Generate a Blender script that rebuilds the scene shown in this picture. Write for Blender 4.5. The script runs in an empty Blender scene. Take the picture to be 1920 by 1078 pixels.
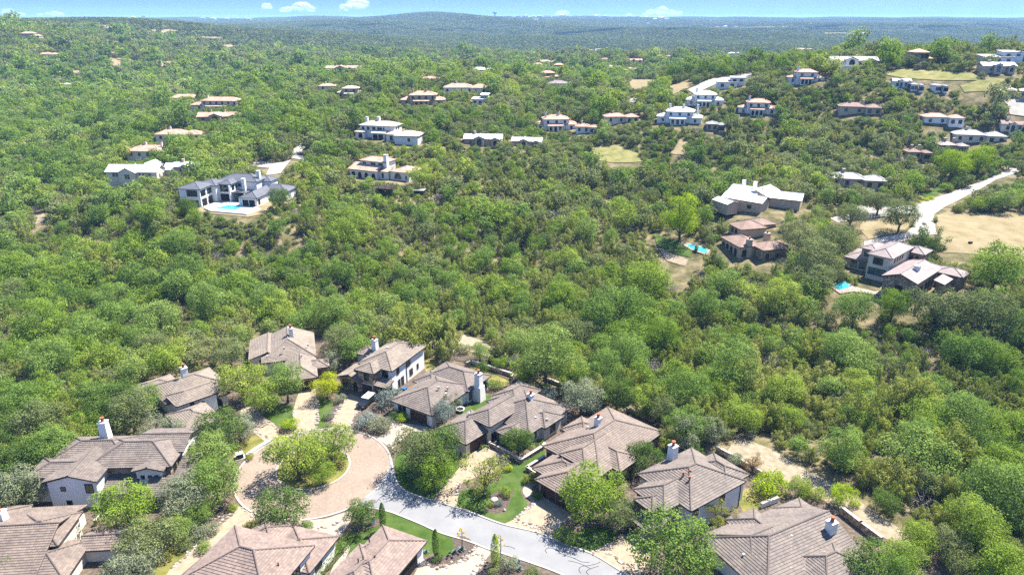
import bpy, math, random
import numpy as np
from mathutils import Vector, Matrix
from mathutils.geometry import tessellate_polygon, delaunay_2d_cdt

C = bpy.context.scene.collection
SC = bpy.context.scene
R = math.radians
rnd = random.Random(11)
nr = np.random.default_rng(7)

# ------------------------------------------------------------------ camera
IMG_W, IMG_H, FOC, HZ_Y = 1920.0, 1078.0, 1330.0, 30.0
CAMZ = 80.0
PITCH = math.atan((IMG_H / 2 - HZ_Y) / FOC)
cam_d = bpy.data.cameras.new('camera')
cam = bpy.data.objects.new('camera', cam_d)
C.objects.link(cam)
cam.location = (0, 0, CAMZ)
cam.rotation_euler = (math.pi / 2 - PITCH, 0, 0)
cam_d.sensor_width = 36.0
cam_d.lens = 36.0 * FOC / IMG_W
cam_d.clip_start = 1.0
cam_d.clip_end = 120000.0
SC.camera = cam

# ------------------------------------------------------------------ light
SUN_EL, SUN_AZ = 57.0, 52.0          # azimuth measured from +Y towards +X
world = bpy.data.worlds.new('World')
SC.world = world
world.use_nodes = True
wn, wl = world.node_tree.nodes, world.node_tree.links
wn.clear()
sky = wn.new('ShaderNodeTexSky')
sky.sky_type = 'NISHITA'
sky.sun_disc = False
sky.sun_elevation = R(SUN_EL)
sky.sun_rotation = R(SUN_AZ)
sky.altitude = 300
sky.air_density = 0.75
sky.dust_density = 0.05
sky.ozone_density = 5.0
tc = wn.new('ShaderNodeTexCoord')
sx = wn.new('ShaderNodeSeparateXYZ')
wl.new(tc.outputs['Generated'], sx.inputs[0])
mx = wn.new('ShaderNodeMath'); mx.operation = 'MAXIMUM'; mx.inputs[1].default_value = 0.0004
wl.new(sx.outputs['Z'], mx.inputs[0])
pw = wn.new('ShaderNodeMath'); pw.operation = 'POWER'; pw.inputs[1].default_value = 0.45
wl.new(mx.outputs[0], pw.inputs[0])
pm = wn.new('ShaderNodeMath'); pm.operation = 'MULTIPLY'; pm.inputs[1].default_value = 9.0
wl.new(pw.outputs[0], pm.inputs[0])
cb = wn.new('ShaderNodeCombineXYZ')
wl.new(sx.outputs['X'], cb.inputs['X']); wl.new(sx.outputs['Y'], cb.inputs['Y']); wl.new(pm.outputs[0], cb.inputs['Z'])
nm = wn.new('ShaderNodeVectorMath'); nm.operation = 'NORMALIZE'
wl.new(cb.outputs[0], nm.inputs[0])
wl.new(nm.outputs[0], sky.inputs['Vector'])
bg = wn.new('ShaderNodeBackground')
bg.inputs['Strength'].default_value = 0.12
wl.new(sky.outputs[0], bg.inputs[0])
wo = wn.new('ShaderNodeOutputWorld')
wl.new(bg.outputs[0], wo.inputs[0])

sl = bpy.data.lights.new('sun', 'SUN')
sl.energy = 4.5
sl.angle = R(0.53)
sl.color = (1.0, 0.95, 0.86)
sun = bpy.data.objects.new('sun', sl)
C.objects.link(sun)
SUNV = Vector((math.sin(R(SUN_AZ)) * math.cos(R(SUN_EL)), math.cos(R(SUN_AZ)) * math.cos(R(SUN_EL)), math.sin(R(SUN_EL))))
sun.rotation_euler = SUNV.to_track_quat('Z', 'Y').to_euler()
sun.location = (60, 60, 300)

SC.view_settings.view_transform = 'Standard'
SC.view_settings.look = 'None'
SC.view_settings.gamma = 1.0
SC.view_settings.use_curve_mapping = False
SC.view_settings.exposure = 1.85
SC.render.engine = 'CYCLES'
cy = SC.cycles
cy.max_bounces = 5
cy.diffuse_bounces = 3
cy.glossy_bounces = 2
cy.transmission_bounces = 4
cy.transparent_max_bounces = 12
cy.volume_bounces = 0
cy.caustics_reflective = cy.caustics_refractive = False
cy.use_denoising = False
cy.use_adaptive_sampling = True
cy.adaptive_threshold = 0.012

# ------------------------------------------------------------------ helpers
_c, _s = math.cos(PITCH), math.sin(PITCH)


def ray(px, py):
    x = (px - IMG_W / 2) / FOC
    v = (py - IMG_H / 2) / FOC
    return x, _c - v * _s, -_s - v * _c


def g(px, py, z=0.0):
    x, y, w = ray(px, py)
    t = (z - CAMZ) / w
    return x * t, y * t


def proj(X, Y, Z):
    d = Y * _c - (Z - CAMZ) * _s
    u = Y * _s + (Z - CAMZ) * _c
    return IMG_W / 2 + FOC * X / d, IMG_H / 2 - FOC * u / d


def setp(o, label=None, cat=None, group=None, kind=None):
    if label: o['label'] = label
    if cat: o['category'] = cat
    if group: o['group'] = group
    if kind: o['kind'] = kind
    return o


def empty(name, loc):
    o = bpy.data.objects.new(name, None)
    o.empty_display_size = 0.5
    C.objects.link(o)
    o.location = loc
    return o


class MB:
    """collects faces in world coordinates, builds one mesh object"""
    def __init__(s):
        s.v, s.f, s.m = [], [], []

    def face(s, pts, m=0):
        n = len(s.v)
        s.v += [tuple(p) for p in pts]
        s.f.append(tuple(range(n, n + len(pts))))
        s.m.append(m)

    def box(s, cx, cy, z0, z1, hx, hy, yaw=0.0, m=0, top=1.0, bottom=True):
        ca, sa = math.cos(yaw), math.sin(yaw)
        q = [(-1, -1), (1, -1), (1, 1), (-1, 1)]
        lo = [(cx + ca * a * hx - sa * b * hy, cy + sa * a * hx + ca * b * hy, z0) for a, b in q]
        hi = [(cx + ca * a * hx * top - sa * b * hy * top, cy + sa * a * hx * top + ca * b * hy * top, z1) for a, b in q]
        n = len(s.v)
        s.v += lo + hi
        for i in range(4):
            j = (i + 1) % 4
            s.f.append((n + i, n + j, n + 4 + j, n + 4 + i)); s.m.append(m)
        s.f.append((n + 4, n + 5, n + 6, n + 7)); s.m.append(m)
        if bottom:
            s.f.append((n + 3, n + 2, n + 1, n)); s.m.append(m)

    def tube(s, pts, rad, n=6, m=0, cap=True):
        base = len(s.v)
        P = [Vector(p) for p in pts]
        for i, p in enumerate(P):
            d = (P[min(i + 1, len(P) - 1)] - P[max(i - 1, 0)]).normalized()
            a = d.cross(Vector((0.3, 0.9, 0.1))).normalized()
            b = d.cross(a)
            r = rad[i] if isinstance(rad, (list, tuple)) else rad
            for k in range(n):
                t = 2 * math.pi * k / n
                s.v.append(tuple(p + a * (r * math.cos(t)) + b * (r * math.sin(t))))
        for i in range(len(P) - 1):
            for k in range(n):
                q = base + i * n
                s.f.append((q + k, q + (k + 1) % n, q + n + (k + 1) % n, q + n + k)); s.m.append(m)
        if cap:
            s.f.append(tuple(base + (len(P) - 1) * n + k for k in range(n))); s.m.append(m)

    def lathe(s, cx, cy, prof, n=12, m=0):
        base = len(s.v)
        for r, z in prof:
            for k in range(n):
                t = 2 * math.pi * k / n
                s.v.append((cx + r * math.cos(t), cy + r * math.sin(t), z))
        for i in range(len(prof) - 1):
            for k in range(n):
                q = base + i * n
                s.f.append((q + k, q + (k + 1) % n, q + n + (k + 1) % n, q + n + k)); s.m.append(m)
        q = base + (len(prof) - 1) * n
        s.f.append(tuple(q + k for k in range(n))); s.m.append(m)

    def mesh(s, name, mats, origin=(0, 0, 0)):
        me = bpy.data.meshes.new(name)
        ox, oy, oz = origin
        me.from_pydata([(a - ox, b - oy, c - oz) for a, b, c in s.v], [], s.f)
        for m in mats: me.materials.append(m)
        if len(mats) > 1:
            me.polygons.foreach_set('material_index', s.m)
        me.update()
        return me

    def build(s, name, mats, parent=None, origin=None, root=None):
        if not isinstance(mats, (list, tuple)): mats = [mats]
        if root is not None: origin = root
        if origin is None: origin = (0, 0, 0)
        me = s.mesh(name, mats, origin)
        o = bpy.data.objects.new(name, me)
        C.objects.link(o)
        if parent is not None: o.parent = parent
        else: o.location = origin
        return o


def np_mesh(name, V, F, mats, mi=None, tint=None):
    """V (n,3), F (m,k) arrays"""
    me = bpy.data.meshes.new(name)
    k = F.shape[1]
    me.vertices.add(len(V)); me.vertices.foreach_set('co', np.ascontiguousarray(V, dtype=np.float32).ravel())
    me.loops.add(F.size); me.loops.foreach_set('vertex_index', np.ascontiguousarray(F, dtype=np.int32).ravel())
    me.polygons.add(len(F))
    me.polygons.foreach_set('loop_start', np.arange(0, F.size, k, dtype=np.int32))
    me.polygons.foreach_set('loop_total', np.full(len(F), k, dtype=np.int32))
    for m in mats: me.materials.append(m)
    if mi is not None: me.polygons.foreach_set('material_index', mi.astype(np.int32))
    if tint is not None:
        at_ = me.attributes.new('tint', 'FLOAT', 'FACE')
        at_.data.foreach_set('value', tint.astype(np.float32))
    me.update(calc_edges=True)
    return me


# ------------------------------------------------------------------ materials
KA = 0.70      # overall albedo scale of built and bare surfaces


def nmat(name):
    m = bpy.data.materials.new(name)
    m.use_nodes = True
    n, l = m.node_tree.nodes, m.node_tree.links
    b = n['Principled BSDF']
    b.inputs['Specular IOR Level'].default_value = 0.25
    return m, n, l, b


def ramp(n, stops, k=1.0):
    r = n.new('ShaderNodeValToRGB')
    e = r.color_ramp.elements
    while len(e) < len(stops): e.new(0.5)
    for i, (p, c) in enumerate(stops):
        e[i].position = p
        e[i].color = (c[0] * k, c[1] * k, c[2] * k, 1)
    return r


def noise(n, l, scale, detail=3.0, rough=0.55, vec=None):
    t = n.new('ShaderNodeTexNoise')
    t.inputs['Scale'].default_value = scale
    t.inputs['Detail'].default_value = detail
    t.inputs['Roughness'].default_value = rough
    if vec is not None: l.new(vec, t.inputs['Vector'])
    return t


def geo_pos(n):
    return n.new('ShaderNodeNewGeometry').outputs['Position']


def plain(name, col, rough=0.75, var=0.12, scale=1.5, bump=0.0, bscale=20.0, spec=0.25, metal=0.0):
    col = [c * KA for c in col]
    m, n, l, b = nmat(name)
    p = geo_pos(n)
    t = noise(n, l, scale, 4, 0.6, p)
    lo = [max(0, c * (1 - var * 1.6)) for c in col]; hi = [min(1, c * (1 + var)) for c in col]
    r = ramp(n, [(0.3, lo), (0.7, hi)])
    l.new(t.outputs['Fac'], r.inputs[0])
    l.new(r.outputs[0], b.inputs['Base Color'])
    b.inputs['Roughness'].default_value = rough
    b.inputs['Specular IOR Level'].default_value = spec
    b.inputs['Metallic'].default_value = metal
    if bump > 0:
        t2 = noise(n, l, bscale, 3, 0.6, p)
        bp = n.new('ShaderNodeBump'); bp.inputs['Strength'].default_value = bump; bp.inputs['Distance'].default_value = 0.05
        l.new(t2.outputs['Fac'], bp.inputs['Height']); l.new(bp.outputs[0], b.inputs['Normal'])
    return m


def tint_mat(name, cols, rough=0.75, stain=None):
    """roof tiles: a colour per tile from the 'tint' attribute, weathered by a broad noise"""
    m, n, l, b = nmat(name)
    a = n.new('ShaderNodeAttribute'); a.attribute_name = 'tint'
    r = ramp(n, [(i / (len(cols) - 1), c) for i, c in enumerate(cols)], KA)
    l.new(a.outputs['Fac'], r.inputs[0])
    p = geo_pos(n)
    t = noise(n, l, 0.35, 5, 0.62, p)
    r2 = ramp(n, [(0.28, (0.80, 0.79, 0.79)), (0.62, (1.12, 1.09, 1.05))])
    l.new(t.outputs['Fac'], r2.inputs[0])
    mm = n.new('ShaderNodeMix'); mm.data_type = 'RGBA'; mm.blend_type = 'MULTIPLY'; mm.inputs[0].default_value = 1.0
    l.new(r.outputs[0], mm.inputs[6]); l.new(r2.outputs[0], mm.inputs[7])
    l.new(mm.outputs[2], b.inputs['Base Color'])
    b.inputs['Roughness'].default_value = rough
    return m


def foliage(name, c1, c2, trans=0.3, c3=None):
    m = bpy.data.materials.new(name)
    m.use_nodes = True
    n, l = m.node_tree.nodes, m.node_tree.links
    n.clear()
    oi = n.new('ShaderNodeObjectInfo')
    a = n.new('ShaderNodeAttribute'); a.attribute_name = 'tint'
    r = ramp(n, [(0.0, c1), (1.0, c2)] if c3 is None else [(0.0, c1), (0.6, c2), (1.0, c3)])
    ad = n.new('ShaderNodeMath'); ad.operation = 'MULTIPLY_ADD'
    ad.inputs[1].default_value = 0.45
    l.new(a.outputs['Fac'], ad.inputs[0])
    sc = n.new('ShaderNodeMath'); sc.operation = 'MULTIPLY'; sc.inputs[1].default_value = 0.42
    l.new(oi.outputs['Random'], sc.inputs[0])
    pn = n.new('ShaderNodeTexNoise'); pn.inputs['Scale'].default_value = 0.022; pn.inputs['Detail'].default_value = 3
    l.new(oi.outputs['Location'], pn.inputs['Vector'])
    pr = n.new('ShaderNodeMapRange'); pr.inputs['From Min'].default_value = 0.35; pr.inputs['From Max'].default_value = 0.65
    pr.inputs['To Min'].default_value = -0.30; pr.inputs['To Max'].default_value = 0.42
    l.new(pn.outputs['Fac'], pr.inputs['Value'])
    s3 = n.new('ShaderNodeMath'); s3.operation = 'ADD'; l.new(sc.outputs[0], s3.inputs[0]); l.new(pr.outputs[0], s3.inputs[1])
    l.new(s3.outputs[0], ad.inputs[2])
    l.new(ad.outputs[0], r.inputs[0])
    hs = n.new('ShaderNodeHueSaturation')
    mr = n.new('ShaderNodeMapRange'); mr.inputs['To Min'].default_value = 0.72; mr.inputs['To Max'].default_value = 1.3
    l.new(a.outputs['Fac'], mr.inputs['Value']); l.new(mr.outputs[0], hs.inputs['Value'])
    l.new(r.outputs[0], hs.inputs['Color'])
    d = n.new('ShaderNodeBsdfDiffuse'); l.new(hs.outputs[0], d.inputs[0])
    t = n.new('ShaderNodeBsdfTranslucent'); l.new(hs.outputs[0], t.inputs[0])
    mi = n.new('ShaderNodeMixShader'); mi.inputs[0].default_value = trans
    l.new(d.outputs[0], mi.inputs[1]); l.new(t.outputs[0], mi.inputs[2])
    o = n.new('ShaderNodeOutputMaterial'); l.new(mi.outputs[0], o.inputs[0])
    return m


M = {}
M['stucco'] = plain('stucco_white', (0.98, 0.96, 0.90), 0.9, 0.06, 0.4, 0.15, 8)
M['cream'] = plain('stucco_cream', (0.86, 0.78, 0.63), 0.9, 0.07, 0.4, 0.15, 8)
M['tan'] = plain('stucco_tan', (0.60, 0.49, 0.36), 0.9, 0.08, 0.4, 0.15, 8)
M['pale_wall'] = plain('wall_pale_grey', (1.0, 1.0, 0.99), 0.85, 0.05, 0.3)
M['brown_trim'] = plain('trim_dark_brown', (0.055, 0.038, 0.03), 0.6, 0.1)
M['white_trim'] = plain('trim_white', (0.74, 0.72, 0.68), 0.6, 0.05)
M['timber'] = plain('garage_timber', (0.075, 0.038, 0.026), 0.6, 0.3, 3.0)
M['pot'] = plain('terracotta_pot', (0.42, 0.14, 0.07), 0.8, 0.15, 3)
M['metal_dark'] = plain('dark_metal', (0.04, 0.04, 0.045), 0.4, 0.1, metal=0.6)
M['concrete'] = plain('pale_concrete', (0.52, 0.49, 0.44), 0.9, 0.1, 0.8, 0.1, 12)
M['kerb'] = plain('kerb_concrete', (0.46, 0.42, 0.37), 0.85, 0.08, 1.2, 0.1, 12)
M['rock'] = plain('border_rock', (0.40, 0.34, 0.29), 0.9, 0.35, 2.2, 0.3, 6)
M['bark'] = plain('bark_grey_brown', (0.13, 0.105, 0.085), 0.95, 0.3, 4, 0.4, 14)
M['deadwood'] = plain('dead_wood_grey', (0.34, 0.30, 0.28), 0.95, 0.2, 4)
M['white_metal'] = plain('roof_white_metal', (0.95, 0.94, 0.91), 0.45, 0.04, 0.3, spec=0.5)
M['grey_roof'] = plain('roof_grey', (0.38, 0.375, 0.365), 0.7, 0.12, 0.5)
M['slate_roof'] = plain('roof_slate_blue', (0.145, 0.15, 0.17), 0.45, 0.1, 0.3, spec=0.4)
M['terra_roof'] = plain('roof_terracotta', (0.60, 0.38, 0.275), 0.8, 0.2, 0.35)
M['buff_roof'] = plain('roof_buff', (0.66, 0.56, 0.44), 0.8, 0.14, 0.4)
M['orange_roof'] = plain('roof_orange', (0.70, 0.44, 0.27), 0.8, 0.12, 0.4)
M['brown_roof'] = plain('roof_brown', (0.32, 0.215, 0.17), 0.8, 0.18, 0.5)
M['mauve_roof'] = plain('roof_mauve', (0.33, 0.265, 0.25), 0.7, 0.14, 0.6)
M['tile'] = tint_mat('tile_taupe', [(0.195, 0.155, 0.132), (0.22, 0.176, 0.15), (0.245, 0.196, 0.167), (0.275, 0.218, 0.182)])
M['tile_grey'] = tint_mat('tile_grey_brown', [(0.17, 0.142, 0.127), (0.195, 0.164, 0.146), (0.218, 0.184, 0.163), (0.245, 0.205, 0.178)])
M['tile_warm'] = tint_mat('tile_warm', [(0.225, 0.172, 0.149), (0.255, 0.195, 0.169), (0.285, 0.218, 0.188), (0.32, 0.243, 0.207)])
M['tile_pale'] = tint_mat('tile_pale', [(0.235, 0.195, 0.163), (0.262, 0.219, 0.183), (0.287, 0.241, 0.202), (0.312, 0.262, 0.218)])


def glass_mat(name, col, rough=0.08):
    m, n, l, b = nmat(name)
    b.inputs['Base Color'].default_value = (*col, 1)
    b.inputs['Roughness'].default_value = rough
    b.inputs['Specular IOR Level'].default_value = 0.6
    return m


M['glass'] = glass_mat('window_glass', (0.015, 0.022, 0.024))
M['glass_teal'] = glass_mat('window_glass_teal', (0.02, 0.10, 0.11))
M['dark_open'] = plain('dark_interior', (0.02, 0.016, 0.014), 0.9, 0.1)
M['blue_plastic'] = plain('blue_plastic', (0.02, 0.16, 0.42), 0.45, 0.05)


def stone_mat():
    m, n, l, b = nmat('rubble_stone')
    p = geo_pos(n)
    v = n.new('ShaderNodeTexVoronoi'); v.inputs['Scale'].default_value = 2.1
    l.new(p, v.inputs['Vector'])
    r = ramp(n, [(0.0, (0.15, 0.10, 0.07)), (0.35, (0.29, 0.20, 0.135)), (0.7, (0.40, 0.30, 0.215)), (1.0, (0.58, 0.50, 0.41))], KA)
    sp = n.new('ShaderNodeSeparateColor'); l.new(v.outputs['Color'], sp.inputs[0])
    l.new(sp.outputs[0], r.inputs[0])
    l.new(r.outputs[0], b.inputs['Base Color'])
    b.inputs['Roughness'].default_value = 0.9
    bp = n.new('ShaderNodeBump'); bp.inputs['Strength'].default_value = 0.8; bp.inputs['Distance'].default_value = 0.12; bp.invert = True
    l.new(v.outputs['Distance'], bp.inputs['Height']); l.new(bp.outputs[0], b.inputs['Normal'])
    return m


M['stone'] = stone_mat()


def ground_mat():
    m, n, l, b = nmat('ground_soil')
    p = geo_pos(n)
    a = n.new('ShaderNodeAttribute'); a.attribute_name = 'cover'      # R forest floor/dry grass, G lot mulch, B far woodland
    sp = n.new('ShaderNodeSeparateColor'); l.new(a.outputs['Color'], sp.inputs[0])
    t1 = noise(n, l, 0.22, 6, 0.62, p)
    r1 = ramp(n, [(0.30, (0.06, 0.062, 0.028)), (0.47, (0.15, 0.135, 0.065)), (0.62, (0.27, 0.215, 0.125)), (0.78, (0.38, 0.305, 0.20))], KA)
    l.new(t1.outputs['Fac'], r1.inputs[0])
    t2 = noise(n, l, 1.6, 6, 0.65, p)
    r2 = ramp(n, [(0.28, (0.075, 0.055, 0.042)), (0.5, (0.15, 0.115, 0.088)), (0.72, (0.25, 0.20, 0.15))], KA)
    l.new(t2.outputs['Fac'], r2.inputs[0])
    t3 = noise(n, l, 0.012, 8, 0.7, p)
    r3 = ramp(n, [(0.36, (0.028, 0.046, 0.020)), (0.55, (0.052, 0.078, 0.030)), (0.72, (0.10, 0.12, 0.055))])
    l.new(t3.outputs['Fac'], r3.inputs[0])
    m1 = n.new('ShaderNodeMix'); m1.data_type = 'RGBA'
    l.new(sp.outputs[1], m1.inputs[0]); l.new(r1.outputs[0], m1.inputs[6]); l.new(r2.outputs[0], m1.inputs[7])
    m2 = n.new('ShaderNodeMix'); m2.data_type = 'RGBA'
    l.new(sp.outputs[2], m2.inputs[0]); l.new(m1.outputs[2], m2.inputs[6]); l.new(r3.outputs[0], m2.inputs[7])
    l.new(m2.outputs[2], b.inputs['Base Color'])
    b.inputs['Roughness'].default_value = 0.95
    b.inputs['Specular IOR Level'].default_value = 0.05
    bp = n.new('ShaderNodeBump'); bp.inputs['Strength'].default_value = 0.5; bp.inputs['Distance'].default_value = 0.12
    l.new(t2.outputs['Fac'], bp.inputs['Height']); l.new(bp.outputs[0], b.inputs['Normal'])
    return m


M['ground'] = ground_mat()


def grass_mat(name, dark, mid, pale, scale=0.9):
    m, n, l, b = nmat(name)
    p = geo_pos(n)
    t = noise(n, l, scale * 0.35, 4, 0.6, p)
    t2 = noise(n, l, scale * 7, 5, 0.7, p)
    ad = n.new('ShaderNodeMath'); ad.operation = 'MULTIPLY_ADD'; ad.inputs[1].default_value = 0.45
    l.new(t2.outputs['Fac'], ad.inputs[0])
    s2 = n.new('ShaderNodeMath'); s2.operation = 'MULTIPLY'; s2.inputs[1].default_value = 0.6
    l.new(t.outputs['Fac'], s2.inputs[0]); l.new(s2.outputs[0], ad.inputs[2])
    r = ramp(n, [(0.36, dark), (0.52, mid), (0.70, pale)], KA)
    l.new(ad.outputs[0], r.inputs[0]); l.new(r.outputs[0], b.inputs['Base Color'])
    b.inputs['Roughness'].default_value = 0.95
    b.inputs['Specular IOR Level'].default_value = 0.05
    bp = n.new('ShaderNodeBump'); bp.inputs['Strength'].default_value = 0.7; bp.inputs['Distance'].default_value = 0.08
    l.new(t2.outputs['Fac'], bp.inputs['Height']); l.new(bp.outputs[0], b.inputs['Normal'])
    return m


M['lawn'] = grass_mat('lawn_green', (0.035, 0.070, 0.012), (0.070, 0.122, 0.024), (0.14, 0.175, 0.055))
M['lawn_dry'] = grass_mat('lawn_drying', (0.09, 0.115, 0.025), (0.21, 0.20, 0.055), (0.34, 0.28, 0.11))
M['meadow'] = grass_mat('mown_meadow', (0.21, 0.175, 0.085), (0.31, 0.25, 0.14), (0.39, 0.32, 0.20), 0.6)
M['meadow_green'] = grass_mat('meadow_olive', (0.12, 0.14, 0.04), (0.26, 0.25, 0.09), (0.38, 0.32, 0.16), 0.6)
M['mulch'] = plain('mulch', (0.13, 0.095, 0.078), 0.95, 0.35, 3, 0.6, 10)
M['track'] = plain('dirt_track', (0.35, 0.285, 0.195), 0.95, 0.2, 0.8, 0.4, 6)


def asphalt():
    m, n, l, b = nmat('worn_asphalt')
    p = geo_pos(n)
    t = noise(n, l, 0.25, 5, 0.6, p)
    t2 = noise(n, l, 14, 3, 0.7, p)
    r = ramp(n, [(0.3, (0.255, 0.255, 0.26)), (0.7, (0.32, 0.318, 0.318))], KA)
    l.new(t.outputs['Fac'], r.inputs[0])
    r2 = ramp(n, [(0.3, (0.82, 0.82, 0.82)), (0.7, (1.1, 1.1, 1.1))])
    l.new(t2.outputs['Fac'], r2.inputs[0])
    mm = n.new('ShaderNodeMix'); mm.data_type = 'RGBA'; mm.blend_type = 'MULTIPLY'; mm.inputs[0].default_value = 1
    l.new(r.outputs[0], mm.inputs[6]); l.new(r2.outputs[0], mm.inputs[7])
    l.new(mm.outputs[2], b.inputs['Base Color'])
    b.inputs['Roughness'].default_value = 0.9
    return m


M['asphalt'] = asphalt()
M['road_pale'] = plain('pale_road', (0.40, 0.37, 0.335), 0.9, 0.12, 0.35)
M['tar'] = plain('tar', (0.025, 0.025, 0.028), 0.7, 0.1)


def paver_mat():
    m, n, l, b = nmat('circle_pavers')
    p = geo_pos(n)
    v = n.new('ShaderNodeTexVoronoi'); v.inputs['Scale'].default_value = 5.5
    l.new(p, v.inputs['Vector'])
    sp = n.new('ShaderNodeSeparateColor'); l.new(v.outputs['Color'], sp.inputs[0])
    r = ramp(n, [(0.0, (0.27, 0.208, 0.163)), (0.5, (0.315, 0.248, 0.196)), (1.0, (0.37, 0.295, 0.238))], KA)
    l.new(sp.outputs[0], r.inputs[0])
    t = noise(n, l, 0.2, 5, 0.6, p)
    r2 = ramp(n, [(0.3, (0.88, 0.86, 0.84)), (0.7, (1.1, 1.08, 1.05))])
    l.new(t.outputs['Fac'], r2.inputs[0])
    mm = n.new('ShaderNodeMix'); mm.data_type = 'RGBA'; mm.blend_type = 'MULTIPLY'; mm.inputs[0].default_value = 1
    l.new(r.outputs[0], mm.inputs[6]); l.new(r2.outputs[0], mm.inputs[7])
    l.new(mm.outputs[2], b.inputs['Base Color'])
    b.inputs['Roughness'].default_value = 0.9
    return m


M['paver'] = paver_mat()
M['drive'] = plain('driveway_buff', (0.40, 0.315, 0.22), 0.9, 0.14, 0.9, 0.15, 10)
M['drive_pink'] = plain('driveway_pale', (0.43, 0.355, 0.285), 0.9, 0.14, 0.9, 0.15, 10)


def water_mat(name, col):
    m, n, l, b = nmat(name)
    b.inputs['Base Color'].default_value = (*col, 1)
    b.inputs['Roughness'].default_value = 0.06
    b.inputs['Specular IOR Level'].default_value = 0.5
    t = noise(n, l, 1.2, 3, 0.5, geo_pos(n))
    bp = n.new('ShaderNodeBump'); bp.inputs['Strength'].default_value = 0.2; bp.inputs['Distance'].default_value = 0.05
    l.new(t.outputs['Fac'], bp.inputs['Height']); l.new(bp.outputs[0], b.inputs['Normal'])
    return m


M['pool'] = water_mat('pool_water', (0.05, 0.34, 0.42))

# foliage
FM = {
    'bright': foliage('leaves_bright', (0.138, 0.228, 0.028), (0.230, 0.317, 0.045), 0.42, (0.321, 0.371, 0.072)),
    'elm': foliage('leaves_elm', (0.122, 0.204, 0.038), (0.191, 0.281, 0.061), 0.40, (0.276, 0.341, 0.095)),
    'oak': foliage('leaves_oak', (0.132, 0.168, 0.059), (0.188, 0.222, 0.082), 0.35, (0.244, 0.264, 0.106)),
    'dark': foliage('leaves_dark', (0.077, 0.131, 0.026), (0.118, 0.180, 0.040), 0.32),
    'juniper': foliage('leaves_juniper', (0.145, 0.184, 0.032), (0.220, 0.252, 0.050), 0.36, (0.307, 0.320, 0.086)),
    'grey': foliage('leaves_grey', (0.186, 0.211, 0.118), (0.252, 0.279, 0.168), 0.3),
    'blue': foliage('leaves_blue_grey', (0.156, 0.194, 0.162), (0.240, 0.279, 0.241), 0.25),
    'yellow': foliage('leaves_yellow', (0.34, 0.38, 0.014), (0.46, 0.50, 0.022), 0.42),
    'lime': foliage('leaves_lime', (0.228, 0.331, 0.016), (0.336, 0.433, 0.025), 0.42),
    'willow': foliage('leaves_willow', (0.204, 0.228, 0.039), (0.300, 0.308, 0.067), 0.38),
    'red': foliage('leaves_reddish', (0.240, 0.148, 0.067), (0.288, 0.217, 0.078), 0.3),
    'purple': foliage('leaves_purple', (0.084, 0.034, 0.045), (0.144, 0.057, 0.067), 0.25),
    'hill': foliage('leaves_hill_oak', (0.063, 0.084, 0.026), (0.104, 0.131, 0.041), 0.25, (0.167, 0.186, 0.065)),
}
HAZE = 9.0e-5
# ------------------------------------------------------------------ terrain
# control points: (photo x, photo y, ground height)  -> ground position
_cp = [(100, 1050, 0), (960, 1050, 0), (1800, 1060, -1), (100, 850, 0), (960, 850, 0), (1880, 860, -3), (60, 700, -3),
       (500, 640, -2), (800, 640, -2), (1150, 700, -3), (1500, 750, -2), (1900, 690, 0), (-100, 800, -2), (2050, 900, -3),
       (100, 560, -4), (500, 545, -3), (900, 545, -4), (1300, 560, -2), (450, 470, 4), (250, 480, 2), (720, 480, 1), (1650, 600, 4), (1690, 530, 7.5), (1880, 560, 5),
       (1420, 480, 4), (440, 398, 12), (380, 397, 12), (440, 410, 11.2), (490, 397, 12), (335, 396, 12), (420, 330, 14), (690, 322, 14.3), (762, 345, 13.6), (715, 350, 13), (100, 430, 3), (715, 335, 14), (730, 262, 22), (945, 275, 18), (900, 430, 2), (700, 420, 6),
       (1100, 400, 5), (1042, 245, 18), (1165, 230, 24), (1265, 231, 26), (1320, 201, 32), (1420, 216, 30), (1200, 320, 10),
       (1600, 126, 52), (1730, 124, 53), (1872, 138, 52), (1605, 352, 14), (1415, 392, 12), (1830, 270, 22), (1720, 302, 18),
       (1720, 400, 12), (1830, 440, 11), (1900, 330, 17), (1450, 280, 17), (1600, 200, 36), (1850, 205, 38), (1750, 160, 46),
       (1372, 132, 45), (1220, 110, 26), (1030, 142, 13), (800, 198, 27), (870, 175, 33), (940, 138, 33), (1050, 163, 27), (1160, 132, 18),
       (250, 338, 10), (290, 290, 12), (330, 258, 15), (420, 210, 20), (640, 178, 25), (640, 140, 25), (500, 300, 17),
       (60, 350, 2), (60, 250, 8), (60, 180, 14), (200, 140, 15), (90, 110, 33), (60, 74, 52), (180, 300, 6),
       (400, 80, 28), (500, 110, 19), (640, 118, 12), (900, 100, 7), (1110, 100, -5), (900, 60, 17), (1500, 80, 10), (1700, 80, 3),
       (1500, 56, 18), (1800, 50, 24), (-200, 400, 0), (-150, 150, 20), (2100, 300, 20), (2100, 150, 45)]
_far = [(270, 1800, 68), (180, 1700, 62), (380, 1900, 60), (60, 2400, 58), (100, 7000, 36), (300, 5200, 38), (500, 5000, 42), (820, 5000, 84), (740, 5000, 58), (910, 5000, 58),
        (620, 5000, 44), (1000, 6500, 50), (1400, 7500, 46), (1800, 8000, 44), (1200, 7000, 48), (-200, 7000, 36), (2150, 8000, 40),
        (1600, 820, 6), (1800, 800, 4), (1950, 800, 6), (1400, 900, 6), (1250, 1300, 4), (820, 3600, 40), (400, 2900, 30), (1300, 4500, 25), (600, 3000, 15), (1850, 6000, 35),
        (960, 40, 0), (100, 40, 0), (1900, 40, 0)]
_P = []
for px, py, z in _cp:
    x, y = g(px, py, z)
    _P.append((x, y, z))
for px, Y, z in _far:
    _P.append(((px - 960) / FOC * Y * 1.0, Y, z))
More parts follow.
